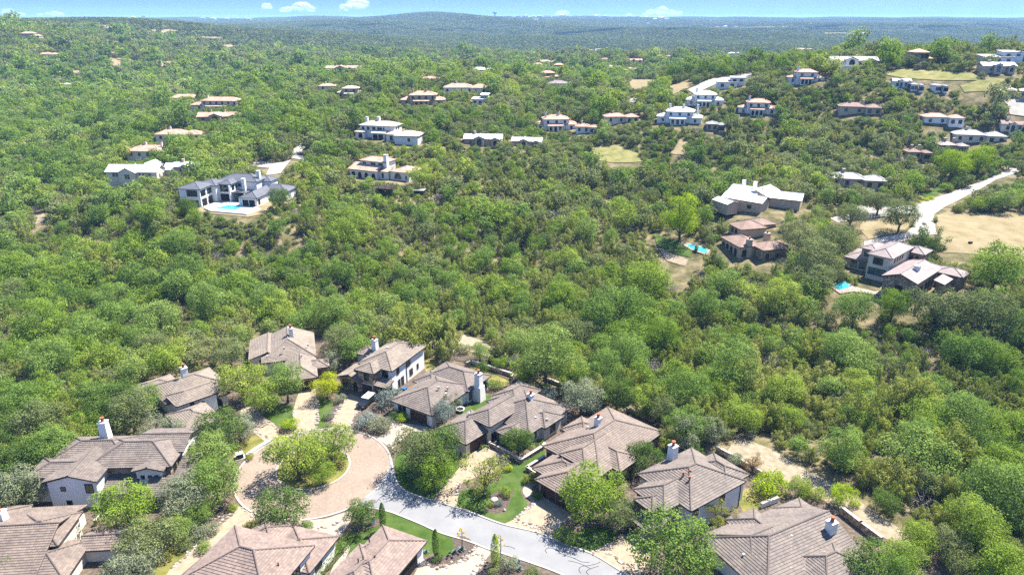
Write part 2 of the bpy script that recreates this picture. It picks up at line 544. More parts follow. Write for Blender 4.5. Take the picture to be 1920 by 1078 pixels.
_P = np.array(_P)


def _uv(X, Y):
    Yc = np.maximum(Y, 45.0)
    return np.clip(X / Yc, -1.0, 1.0) * 1.6, np.log(np.minimum(Yc, 9000.0))


_u, _v = _uv(_P[:, 0], _P[:, 1])
_N = len(_P)


def _tps(d2):
    return 0.5 * d2 * np.log(d2 + 1e-9)


_K = _tps((_u[:, None] - _u) ** 2 + (_v[:, None] - _v) ** 2) + np.eye(_N) * 0.004
_Q = np.c_[np.ones(_N), _u, _v]
_A = np.block([[_K, _Q], [_Q.T, np.zeros((3, 3))]])
_W = np.linalg.solve(_A, np.r_[_P[:, 2], 0, 0, 0])
_flatx = np.array([-400, -110, -90, -70, -40, -10, 10, 30, 50, 70, 90, 400.])
_flaty = np.array([95, 105, 140, 172, 168, 158, 146, 134, 118, 104, 90, 80.])


# levelled building plots on the far slope: x, y, height, radius
PADS = [(-108, 267, 12.0, 19), (-58, 305, 14.0, 12), (g(1700, 515, 7.5)[0], g(1700, 515, 7.5)[1], 7.5, 16)]


def zt(X, Y):
    X = np.atleast_1d(np.asarray(X, float)); Y = np.atleast_1d(np.asarray(Y, float))
    u, v = _uv(X, Y)
    z = np.empty(X.shape)
    fu, fv, fz = u.ravel(), v.ravel(), z.ravel()
    for i in range(0, fu.size, 20000):
        a, b = fu[i:i + 20000], fv[i:i + 20000]
        fz[i:i + 20000] = _tps((a[:, None] - _u) ** 2 + (b[:, None] - _v) ** 2) @ _W[:_N] + _W[_N] + _W[_N + 1] * a + _W[_N + 2] * b
    z = fz.reshape(X.shape)
    # rolling relief that grows with distance
    amp = np.clip((Y - 700) / 2500, 0, 1)
    z = z + amp * (15 * np.sin(X / 310 + 1.3 * np.sin(Y / 800)) * np.sin(Y / 420 + X / 900) + 7 * np.sin(X / 137 + Y / 210 + 1.0))
    m = np.clip((Y - np.interp(X, _flatx, _flaty)) / 26, 0, 1)
    m = m * m * (3 - 2 * m)
    z = z * m
    for px_, py_, pz_, pr_ in PADS:
        q = np.sqrt((X - px_) ** 2 + (Y - py_) ** 2) / pr_
        w = np.clip((2.3 - q) / 1.3, 0, 1); w = w * w * (3 - 2 * w)
        z = z + (pz_ - z) * w
    far = np.clip((Y - 8600) / 3000, 0, 1)
    return z * (1 - far) - 260 * far * far


_tt = np.geomspace(60, 12000, 900)


def at(px, py, up=0.0):
    """the ground point seen at a pixel of the photograph"""
    x, y, w = ray(px, py)
    d = CAMZ + w * _tt - (zt(x * _tt, y * _tt) + up)
    k = np.nonzero(d < 0)[0]
    if len(k) == 0: return Vector((x * 9000, y * 9000, 60.0))
    i = max(k[0], 1)
    a, b = _tt[i - 1], _tt[i]
    for _ in range(12):
        mid = 0.5 * (a + b)
        if CAMZ + w * mid - zt(x * mid, y * mid)[0] - up < 0: b = mid
        else: a = mid
    return Vector((x * b, y * b, CAMZ + w * b))


def zat(x, y):
    return float(zt(x, y)[0])


def poly_at(pts):
    return [tuple(at(*p)[:2]) for p in pts]


def inside(X, Y, poly):
    X = np.asarray(X); Y = np.asarray(Y)
    r = np.zeros(X.shape, bool)
    n = len(poly)
    for i in range(n):
        x0, y0 = poly[i]; x1, y1 = poly[(i + 1) % n]
        c = ((y0 > Y) != (y1 > Y))
        with np.errstate(divide='ignore', invalid='ignore'):
            r ^= c & (X < (x1 - x0) * (Y - y0) / (y1 - y0 + 1e-12) + x0)
    return r


LOT = [(-120, 40), (-118, 92), (-104, 99), (-94, 108), (-88, 114), (-76, 119), (-64, 121), (-62, 125), (-76, 127), (-88, 137), (-86, 146), (-74, 150),
       (-69, 162), (-66, 171), (-48, 172), (-41, 160), (-34, 157), (-24, 159), (-12, 157), (2, 146), (16, 138), (27, 131), (38, 119), (48, 111), (60, 102),
       (66, 92), (70, 82), (74, 60), (74, 40)]

# terrain sheet
_na, _nl = 300, 400
_aa = np.linspace(-1.02, 1.02, _na)
_yy = np.concatenate([np.linspace(20, 70, 10, endpoint=False), np.geomspace(70, 12500, _nl - 10)])
_X = _aa[None, :] * np.maximum(_yy, 110)[:, None] * 1.0
_Y = np.repeat(_yy[:, None], _na, 1)
_Z = zt(_X, _Y)
_V = np.stack([_X, _Y, _Z], -1).reshape(-1, 3)
_i = np.arange((_nl - 1) * _na).reshape(_nl - 1, _na)[:, :-1].ravel()
_F = np.stack([_i, _i + 1, _i + 1 + _na, _i + _na], 1)
me = np_mesh('ground', _V, _F, [M['ground']])
ca = me.color_attributes.new('cover', 'FLOAT_COLOR', 'POINT')
lotm = inside(_V[:, 0], _V[:, 1], LOT).astype(float)
farm = np.clip((_V[:, 1] - 900) / 1500, 0, 1)
cc = np.stack([1 - lotm, lotm, farm, np.ones(len(_V))], 1)
ca.data.foreach_set('color', cc.astype(np.float32).ravel())
me.polygons.foreach_set('use_smooth', np.ones(len(me.polygons), bool))
ground = bpy.data.objects.new('ground', me)
C.objects.link(ground)
setp(ground, kind='structure')


# ------------------------------------------------------------------ sheets laid on the ground
def sheet(name, pts, z, mat, world=False, kind='structure', thick=0.0):
    """flat sheet near the houses; pts in photo pixels (or world xy)"""
    P = [tuple(p) if world else g(*p) for p in pts]
    tri = tessellate_polygon([[Vector((x, y, 0)) for x, y in P]])
    b = MB()
    b.v = [(x, y, z) for x, y in P]
    for t in tri:
        a, c, d = t
        nz = (P[c][0] - P[a][0]) * (P[d][1] - P[a][1]) - (P[c][1] - P[a][1]) * (P[d][0] - P[a][0])
        b.f.append((a, c, d) if nz > 0 else (a, d, c)); b.m.append(0)
    if thick > 0:
        n = len(P)
        b.v += [(x, y, z - thick) for x, y in P]
        for i in range(n):
            j = (i + 1) % n
            b.f.append((i, j, n + j, n + i)); b.m.append(0)
    return setp(b.build(name, mat), kind=kind)


def drape(name, pts, mat, off=0.12, step=3.0, world=False, kind='structure', pick=True):
    """sheet that follows the terrain; pts in photo pixels"""
    P = pts if world else poly_at(pts)
    xs = [p[0] for p in P]; ys = [p[1] for p in P]
    n = len(P)
    V = [Vector(p) for p in P]
    E = []
    # subdivide boundary
    B = []
    for i in range(n):
        a, c = V[i], V[(i + 1) % n]
        k = max(1, int((c - a).length / step))
        for q in range(k): B.append(a + (c - a) * q / k)
    E = [(i, (i + 1) % len(B)) for i in range(len(B))]
    gx, gy = np.meshgrid(np.arange(min(xs), max(xs), step), np.arange(min(ys), max(ys), step))
    ins = inside(gx.ravel(), gy.ravel(), [tuple(b) for b in B])
    I = [Vector((x, y)) for x, y in zip(gx.ravel()[ins], gy.ravel()[ins])]
    vo, eo, fo, *_r = delaunay_2d_cdt(B + I, E, [list(range(len(B)))], 1, 1e-4)
    X = np.array([v[0] for v in vo]); Yv = np.array([v[1] for v in vo])
    Z = zt(X, Yv) + off
    b = MB()
    b.v = list(zip(X.tolist(), Yv.tolist(), Z.tolist()))
    b.f = [tuple(f) for f in fo]; b.m = [0] * len(fo)
    o = b.build(name, mat)
    return setp(o, kind=kind)


def ribbon(name, pts, w, h, mat, z0=0.0, world=False, kind='structure', closed=False):
    """raised kerb along a line, pts in photo pixels on the flat; w to the left side of travel"""
    P = [Vector(p) if world else Vector(g(*p)) for p in pts]
    b = MB()
    n = len(P)
    nor = []
    for i in range(n):
        if closed: d = P[(i + 1) % n] - P[(i - 1) % n]
        else: d = P[min(i + 1, n - 1)] - P[max(i - 1, 0)]
        d.normalize()
        nor.append(Vector((-d.y, d.x)))
    for i in range(n if closed else n - 1):
        j = (i + 1) % n
        a0, a1 = P[i], P[j]
        c0, c1 = P[i] + nor[i] * w, P[j] + nor[j] * w
        b.face([(*a0, z0), (*a1, z0), (*a1, z0 + h), (*a0, z0 + h)])
        b.face([(*a0, z0 + h), (*a1, z0 + h), (*c1, z0 + h), (*c0, z0 + h)])
        b.face([(*c0, z0 + h), (*c1, z0 + h), (*c1, z0), (*c0, z0)])
    return setp(b.build(name, mat), kind=kind)


def smooth(pts, k=4):
    """Catmull-Rom through photo points"""
    out = []
    n = len(pts)
    for i in range(n - 1):
        p0, p1, p2, p3 = pts[max(i - 1, 0)], pts[i], pts[i + 1], pts[min(i + 2, n - 1)]
        for q in range(k):
            t = q / k
            out.append(tuple(0.5 * (2 * p1[a] + (p2[a] - p0[a]) * t + (2 * p0[a] - 5 * p1[a] + 4 * p2[a] - p3[a]) * t * t + (3 * p1[a] - p0[a] - 3 * p2[a] + p3[a]) * t ** 3) for a in (0, 1)))
    out.append(tuple(pts[-1]))
    return out


# turning circle and street
CC, CR = (-37.3, 112.7), 14.1
IC, IR = (-37.7, 113.5), 6.6
circ = lambda c, r, n=64, a0=0, a1=360: [(c[0] + r * math.cos(R(a0 + (a1 - a0) * i / n)), c[1] + r * math.sin(R(a0 + (a1 - a0) * i / n))) for i in range(n)]
sheet('cul_de_sac', circ(CC, CR), 0.03, M['paver'], world=True)
up = smooth([(732, 862), (738, 892), (745, 908), (756, 919), (772, 927), (800, 936), (870, 957), (940, 983), (1007, 999), (1060, 1022), (1107, 1038), (1150, 1063), (1200, 1095)])
lo = smooth([(668, 948), (690, 950), (727, 957), (750, 965), (787, 980), (828, 998), (878, 1013), (922, 1030), (955, 1040), (1017, 1061), (1063, 1079), (1115, 1102)])
sheet('street', up + lo[::-1], 0.012, M['asphalt'])
ribbon('kerb', [g(*p) for p in up], 0.32, 0.12, M['kerb'], world=True)
ribbon('kerb', [g(*p) for p in lo][::-1], 0.32, 0.12, M['kerb'], world=True)
# concrete edging round the circle, open towards the street
ang0 = math.degrees(math.atan2(g(690, 946)[1] - CC[1], g(690, 946)[0] - CC[0]))
ang1 = math.degrees(math.atan2(g(735, 872)[1] - CC[1], g(735, 872)[0] - CC[0]))
ribbon('kerb', circ(CC, CR, 90, ang1, ang0 + 360)[::-1], 0.36, 0.11, M['kerb'], world=True)
ribbon('circle_edging', circ(CC, CR, 12, ang0 + 4, ang1 - 2), 0.4, 0.05, M['kerb'], world=True)
ribbon('island_kerb', circ(IC, IR, 48)[::-1], 0.35, 0.16, M['kerb'], world=True, closed=True)
sheet('island_soil', circ(IC, IR + 0.05, 48), 0.13, M['lawn_dry'], world=True)
# tar-filled cracks in the street
for k, pts in enumerate([[(705, 943), (709, 937), (719, 928)], [(719, 941), (730, 939), (745, 930), (754, 923)], [(749, 962), (765, 947), (784, 932)],
                         [(836, 970), (842, 965), (852, 961)], [(1026, 1036), (1023, 1031), (1030, 1027), (1043, 1031), (1052, 1038), (1075, 1046), (1090, 1053), (1105, 1054)],
                         [(1065, 1051), (1080, 1054), (1095, 1060), (1107, 1066)], [(1090, 1074), (1086, 1068), (1090, 1062), (1105, 1060), (1118, 1057), (1126, 1053)],
                         [(1104, 1077), (1100, 1071), (1108, 1066), (1123, 1061)], [(948, 1024), (957, 1025), (965, 1029)]]):
    setp(ribbon('tar_seam', smooth(pts, 3), 0.10, 0.004, M['tar'], z0=0.018))

# drives, lawns and beds
sheet('driveway', [(808, 936), (856, 952), (859, 930), (866, 906), (895, 893), (930, 885), (955, 868), (952, 842), (930, 833), (905, 836), (878, 855), (838, 905)], 0.016, M['drive'])
sheet('driveway', [(940, 984), (1007, 1000), (1034, 1010), (1036, 994), (1068, 972), (1066, 955), (1020, 930), (1002, 943), (962, 974)], 0.016, M['drive'])
sheet('driveway', [(1107, 1039), (1150, 1064), (1195, 1093), (1220, 1040), (1195, 1012), (1172, 1002), (1140, 1020)], 0.016, M['drive'])
sheet('driveway', [(562, 728), (592, 728), (595, 748), (592, 800), (596, 812), (552, 812), (549, 770), (556, 748)], 0.016, M['drive'])
sheet('driveway', smooth([(655, 738), (688, 752), (678, 766), (664, 780), (656, 800), (652, 812), (618, 812), (624, 788), (636, 765), (650, 750)], 2), 0.016, M['drive'])
sheet('driveway', smooth([(452, 768), (470, 762), (500, 785), (524, 806), (512, 834), (490, 822), (468, 804), (448, 790)], 2), 0.016, M['drive'])
sheet('driveway', [(745, 790), (800, 800), (802, 808), (770, 810), (735, 842), (722, 832), (706, 822), (730, 808)], 0.016, M['drive_pink'])
sheet('driveway', [(447, 948), (478, 966), (476, 985), (440, 1004), (395, 1030), (330, 1085), (300, 1095), (318, 1068), (398, 996), (430, 970)], 0.016, M['drive'])
sheet('driveway', [(558, 976), (610, 972), (656, 957), (662, 968), (652, 984), (638, 1002), (610, 1008), (575, 990)], 0.016, M['drive_pink'])
sheet('driveway', [(792, 1046), (815, 1062), (852, 1057), (886, 1035), (900, 1021), (923, 1033), (912, 1047), (890, 1078), (860, 1110), (760, 1110)], 0.016, M['drive_pink'])
sheet('footpath', smooth([(1002, 943), (985, 930), (980, 918), (988, 906), (1004, 901), (1008, 906), (996, 916), (1002, 930), (1013, 938)], 3), 0.02, M['drive_pink'])
sheet('footpath', smooth([(624, 1096), (640, 1060), (652, 1038), (656, 1025), (650, 1022), (640, 1035), (628, 1055), (612, 1090)], 3), 0.02, M['drive_pink'])
sheet('footpath', smooth([(722, 808), (735, 795), (728, 782), (738, 776), (748, 782), (748, 796), (736, 812)], 3), 0.02, M['drive_pink'])
sheet('lawn', smooth([(703, 958), (727, 960), (750, 968), (787, 984), (828, 1001), (846, 1006), (853, 1022), (846, 1036), (832, 1042), (812, 1036), (780, 1050), (700, 1060), (640, 1085), (622, 1085), (632, 1050), (655, 1000), (690, 985), (708, 980)], 2), 0.008, M['lawn'])
sheet('lawn', smooth([(856, 948), (900, 963), (941, 979), (962, 973), (990, 948), (981, 932), (977, 918), (990, 905), (1008, 900), (990, 888), (985, 878), (1018, 858), (1020, 842), (985, 862), (955, 866), (940, 890), (930, 905), (865, 920), (858, 935)], 2), 0.008, M['lawn'])
sheet('lawn', smooth([(740, 886), (748, 906), (760, 920), (808, 935), (842, 905), (862, 880), (855, 850), (800, 840), (760, 840), (740, 858)], 2), 0.008, M['lawn'])
sheet('lawn', [(508, 760), (549, 757), (552, 790), (540, 806), (514, 796), (488, 776)], 0.008, M['lawn'])
sheet('lawn', smooth([(436, 842), (455, 822), (478, 816), (504, 832), (484, 848), (450, 862), (436, 868)], 2), 0.008, M['lawn_dry'])
sheet('lawn', [(597, 748), (612, 746), (629, 755), (612, 785), (606, 806), (596, 806)], 0.008, M['lawn'])
sheet('lawn', [(883, 684), (961, 709), (944, 728), (905, 712), (876, 700)], 0.008, M['lawn_dry'])
sheet('lawn', [(800, 660), (840, 668), (830, 684), (800, 700), (796, 690)], 0.008, M['lawn_dry'])
sheet('lawn', [(858, 772), (920, 738), (925, 752), (880, 778), (866, 784)], 0.008, M['lawn'])
sheet('lawn', [(775, 735), (790, 722), (800, 728), (780, 742)], 0.008, M['lawn'])
sheet('lawn', smooth([(1068, 1022), (1106, 1035), (1134, 1026), (1163, 1007), (1140, 988), (1100, 988), (1078, 1002)], 2), 0.008, M['lawn'])
sheet('lawn', [(1385, 920), (1445, 905), (1470, 930), (1440, 950), (1395, 962), (1386, 945)], 0.008, M['lawn_dry'])
sheet('lawn', smooth([(297, 1038), (320, 1022), (345, 1000), (352, 1040), (330, 1062), (305, 1085), (280, 1085)], 2), 0.008, M['lawn_dry'])
sheet('lawn', [(1020, 868), (1032, 860), (1048, 868), (1040, 880), (1012, 890), (1000, 884)], 0.008, M['lawn'])
sheet('dirt_track', smooth([(1382, 818), (1442, 840), (1502, 876), (1562, 906), (1622, 946), (1702, 1002), (1706, 1026), (1650, 1004), (1590, 965), (1530, 930), (1470, 900), (1410, 870), (1362, 848)], 2), 0.02, M['track'])
drape('dirt_patch', [(1195, 745), (1235, 752), (1262, 768), (1275, 790), (1230, 782), (1190, 766)], M['track'])
drape('dirt_patch', [(1080, 690), (1115, 700), (1150, 730), (1130, 735), (1085, 712)], M['track'])
drape('dirt_patch', [(790, 628), (850, 622), (905, 640), (960, 668), (920, 672), (850, 650), (795, 645)], M['track'])
drape('dirt_patch', [(1335, 655), (1362, 640), (1380, 610), (1372, 650), (1350, 680)], M['track'])
drape('dirt_patch', [(800, 670), (870, 665), (985, 690), (990, 720), (960, 716), (885, 680)], M['mulch'])

# roads and fields on the far side of the valley
ROAD = [(1905, 312), (1867, 329), (1815, 350), (1761, 369), (1713, 383), (1640, 391), (1616, 385), (1600, 390), (1616, 397), (1554, 409), (1570, 418), (1665, 406), (1716, 400), (1710, 427), (1698, 437),
        (1620, 453), (1620, 463), (1700, 452), (1757, 440), (1754, 429), (1750, 413), (1751, 403), (1771, 389), (1814, 367), (1867, 338), (1910, 324)]
FIELD = [(1757, 404), (1778, 397), (1820, 406), (1880, 400), (1905, 393), (1970, 420), (1970, 482), (1850, 480), (1765, 474), (1760, 440), (1756, 420)]
FIELD2 = [(1612, 416), (1665, 408), (1708, 404), (1704, 425), (1690, 437), (1628, 449), (1612, 432)]
GREEN1 = [(1720, 362), (1760, 352), (1776, 358), (1740, 372)]
ROAD3 = [(578, 258), (560, 274), (543, 285), (546, 297), (580, 304), (578, 296), (560, 290), (575, 274)]
ROAD4 = [(470, 305), (530, 305), (546, 300), (526, 326), (498, 330), (505, 316), (468, 313)]
YARD_S = [(695, 345), (740, 338), (790, 350), (812, 362), (800, 382), (770, 386), (715, 380), (698, 366)]
YARD_O = [(360, 396), (390, 401), (465, 408), (515, 398), (545, 384), (548, 376), (500, 376), (380, 388)]
GREEN2 = [(1225, 440), (1262, 450), (1298, 470), (1296, 484), (1268, 478), (1232, 462)]
GREEN3 = [(1235, 466), (1268, 480), (1290, 488), (1284, 500), (1250, 490)]
CLEAR1 = [(1108, 278), (1150, 272), (1200, 290), (1205, 304), (1150, 306), (1110, 300)]
CLEAR2 = [(1176, 150), (1238, 150), (1240, 161), (1190, 172), (1178, 166)]
CLEAR3 = [(1250, 164), (1295, 150), (1300, 162), (1262, 178)]
ROAD5 = [(1168, 187), (1200, 184), (1202, 191), (1172, 196)]
ROAD6 = [(1288, 170), (1330, 150), (1410, 138), (1408, 146), (1345, 158), (1302, 178)]
MEAD1 = [(1660, 136), (1700, 130), (1830, 140), (1842, 152), (1760, 152), (1700, 148), (1662, 142)]
MEAD2 = [(1800, 162), (1840, 150), (1890, 150), (1850, 172), (1808, 174)]
ROAD7 = [(1880, 190), (1935, 186), (1935, 222), (1893, 216), (1890, 200)]
LEFTP = [(55, 404), (80, 398), (92, 412), (62, 424)]
CLEAR4 = [(1255, 290), (1275, 262), (1290, 266), (1283, 292)]
drape('road', ROAD, M['road_pale'], 0.16, 2.0)
drape('field', FIELD, M['meadow'], 0.12)
drape('field', FIELD2, M['meadow'], 0.12)
drape('lawn', GREEN1, M['lawn'], 0.14)
drape('road', ROAD3, M['road_pale'], 0.2)
drape('road', ROAD4, M['road_pale'], 0.2)
drape('yard', YARD_S, M['meadow'], 0.2)
drape('yard', YARD_O, M['meadow'], 0.2)
drape('lawn', GREEN2, M['lawn'], 0.2)
drape('yard', GREEN3, M['track'], 0.2)
drape('clearing', CLEAR1, M['meadow_green'], 0.25, 4)
drape('clearing', CLEAR2, M['meadow'], 0.3, 5)
drape('clearing', CLEAR3, M['meadow'], 0.3, 5)
drape('road', ROAD5, M['road_pale'], 0.4, 5)
drape('road', ROAD6, M['road_pale'], 0.4, 5)
drape('meadow', MEAD1, M['meadow_green'], 0.3, 5)
drape('meadow', MEAD2, M['meadow_green'], 0.3, 5)
drape('road', ROAD7, M['road_pale'], 0.4, 4)
drape('dirt_patch', LEFTP, M['track'], 0.2, 4)
drape('clearing', CLEAR4, M['meadow'], 0.3, 4)
FARPATCH = []
for pts, mt in [([(150, 47), (240, 49), (245, 53), (160, 55), (60, 57), (20, 56)], 'meadow'), ([(283, 57), (335, 56), (330, 65), (290, 66)], 'meadow'),
                ([(175, 50), (235, 50), (230, 62), (180, 60)], 'meadow_green'), ([(355, 70), (420, 68), (412, 73), (360, 75)], 'meadow'),
                ([(370, 88), (420, 82), (465, 92), (440, 97), (385, 96)], 'meadow'), ([(205, 112), (235, 110), (235, 128), (210, 132)], 'meadow'),
                ([(290, 115), (340, 118), (330, 135), (300, 138)], 'meadow'), ([(95, 135), (160, 134), (150, 145), (95, 146)], 'meadow'),
                ([(300, 78), (330, 77), (326, 83), (302, 84)], 'meadow'), ([(60, 88), (78, 88), (76, 97), (62, 97)], 'meadow_green'),
                ([(1385, 52), (1480, 49), (1480, 51), (1390, 54)], 'meadow'), ([(1540, 62), (1640, 63), (1640, 65), (1545, 65)], 'meadow_green')]:
    P = poly_at(pts)
    if max(p[1] for p in P) - min(p[1] for p in P) < 1500:
        FARPATCH.append(P)
        drape('clearing', P, M[mt], 1.0, 14, world=True)

EXCL = [LOT] + [poly_at(p) for p in (ROAD, FIELD, FIELD2, GREEN1, ROAD3, ROAD4, GREEN2, GREEN3, CLEAR1, CLEAR2, CLEAR3, ROAD5, ROAD6, MEAD1, MEAD2, ROAD7, LEFTP, CLEAR4)]
EXCL += [[g(*p) for p in [(1375, 812), (1440, 834), (1500, 870), (1562, 900), (1624, 940), (1708, 998), (1720, 1040), (1640, 1012), (1530, 945), (1470, 912), (1355, 850)]],
         poly_at([(1195, 742), (1235, 750), (1262, 768), (1275, 790), (1230, 784), (1190, 768)]), poly_at([(1080, 690), (1115, 700), (1150, 730), (1130, 737), (1085, 714)]),
         poly_at([(790, 628), (850, 622), (905, 640), (960, 668), (920, 672), (850, 650), (795, 645)]), poly_at([(800, 670), (870, 665), (985, 690), (990, 720), (960, 716), (885, 680)])]
LOWT = []
for q in ([(1545, 536), (1570, 530), (1665, 556), (1650, 582), (1556, 572)], [(1222, 466), (1300, 492), (1296, 520), (1236, 506)], [(1280, 470), (1335, 482), (1330, 500), (1284, 492)],
          [(1700, 440), (1756, 436), (1760, 452), (1700, 458)]):
    EXCL.append(poly_at(q))
for q in EXCL[1:]:
    if min(v[1] for v in q) > 175 and max(v[1] for v in q) < 900:
        for dy in (4, 7, 11): EXCL.append([(x * (1 - dy / max(y, 1)), y - dy) for x, y in q])
        for dy in (8, 16, 24): LOWT.append([(x * (1 - dy / max(y, 1)), y - dy) for x, y in q])
EXCL += FARPATCH
# ------------------------------------------------------------------ houses
TH = 0.2


def tile_field(planes, period, course, mat_name, origin):
    VV, FF, TT = [], [], []
    base = 0
    for eA, eB, rA, rB in planes:
        eA, eB, rA, rB = map(np.array, (eA, eB, rA, rB))
        u = eB - eA; Lu = np.linalg.norm(u); u = u / Lu
        w = rA - eA; w = w - u * (w @ u); S = np.linalg.norm(w)
        if S < 0.3: continue
        w = w / S
        nrm = np.cross(u, w)
        ua, ub = (rA - eA) @ u, (rB - eA) @ u
        nrow = max(1, int(round(S / course)))
        v0 = np.arange(nrow) * S / nrow; v1 = v0 + S / nrow * 1.04
        v1 = np.minimum(v1, S)
        L0 = ua * v0 / S; R0 = Lu + (ub - Lu) * v0 / S
        L1 = ua * v1 / S; R1 = Lu + (ub - Lu) * v1 / S
        k0 = math.floor(min(0, ua) / (period / 2)) - 1; k1 = math.ceil(max(Lu, ub) / (period / 2)) + 1
        k = np.arange(k0, k1 + 1)
        uk = k * period / 2
        hk = np.where(k % 2 == 1, 0.09, 0.0)
        lo = np.clip(uk[None], L0[:, None], R0[:, None])
        hi = np.clip(uk[None], L1[:, None], R1[:, None])
        K = len(k)
        Plo = eA + lo[..., None] * u + v0[:, None, None] * w + (hk[None, :, None] + 0.085) * nrm
        Phi = eA + hi[..., None] * u + v1[:, None, None] * w + (hk[None, :, None] + 0.02) * nrm
        V = np.concatenate([Plo.reshape(-1, 3), Phi.reshape(-1, 3)])
        n = nrow * K
        idx = (np.arange(nrow)[:, None] * K + np.arange(K - 1)[None]).ravel()
        wid = ((lo[:, 1:] - lo[:, :-1]) + (hi[:, 1:] - hi[:, :-1])).ravel()
        idx = idx[wid > 0.02]
        F = np.stack([idx, idx + 1, idx + 1 + n, idx + n], 1)
        # one tint per tile (two faces)
        row = idx // K; col = (idx % K + k0) // 2
        h = np.abs(np.sin(row * 12.9898 + col * 78.233 + base * 0.01) * 43758.5453) % 1.0
        VV.append(V); FF.append(F + base); TT.append(h)
        base += len(V)
    V = np.concatenate(VV) - np.array(origin); F = np.concatenate(FF); T = np.concatenate(TT)
    return np_mesh('roof_tiles', V, F, [M[mat_name]], None, T)


def obox(b, O, T, N, t0, t1, z0, z1, n0, n1, m=0):
    O, T, N = Vector(O), Vector(T), Vector(N)
    P = lambda t, z, n: tuple(O + T * t + N * n + Vector((0, 0, z)))
    q = [P(t0, z0, n0), P(t1, z0, n0), P(t1, z0, n1), P(t0, z0, n1), P(t0, z1, n0), P(t1, z1, n0), P(t1, z1, n1), P(t0, z1, n1)]
    n = len(b.v)
    b.v += q
    for f in ((0, 1, 2, 3), (4, 7, 6, 5), (0, 4, 5, 1), (1, 5, 6, 2), (2, 6, 7, 3), (3, 7, 4, 0)):
        b.f.append(tuple(n + i for i in f)); b.m.append(m)


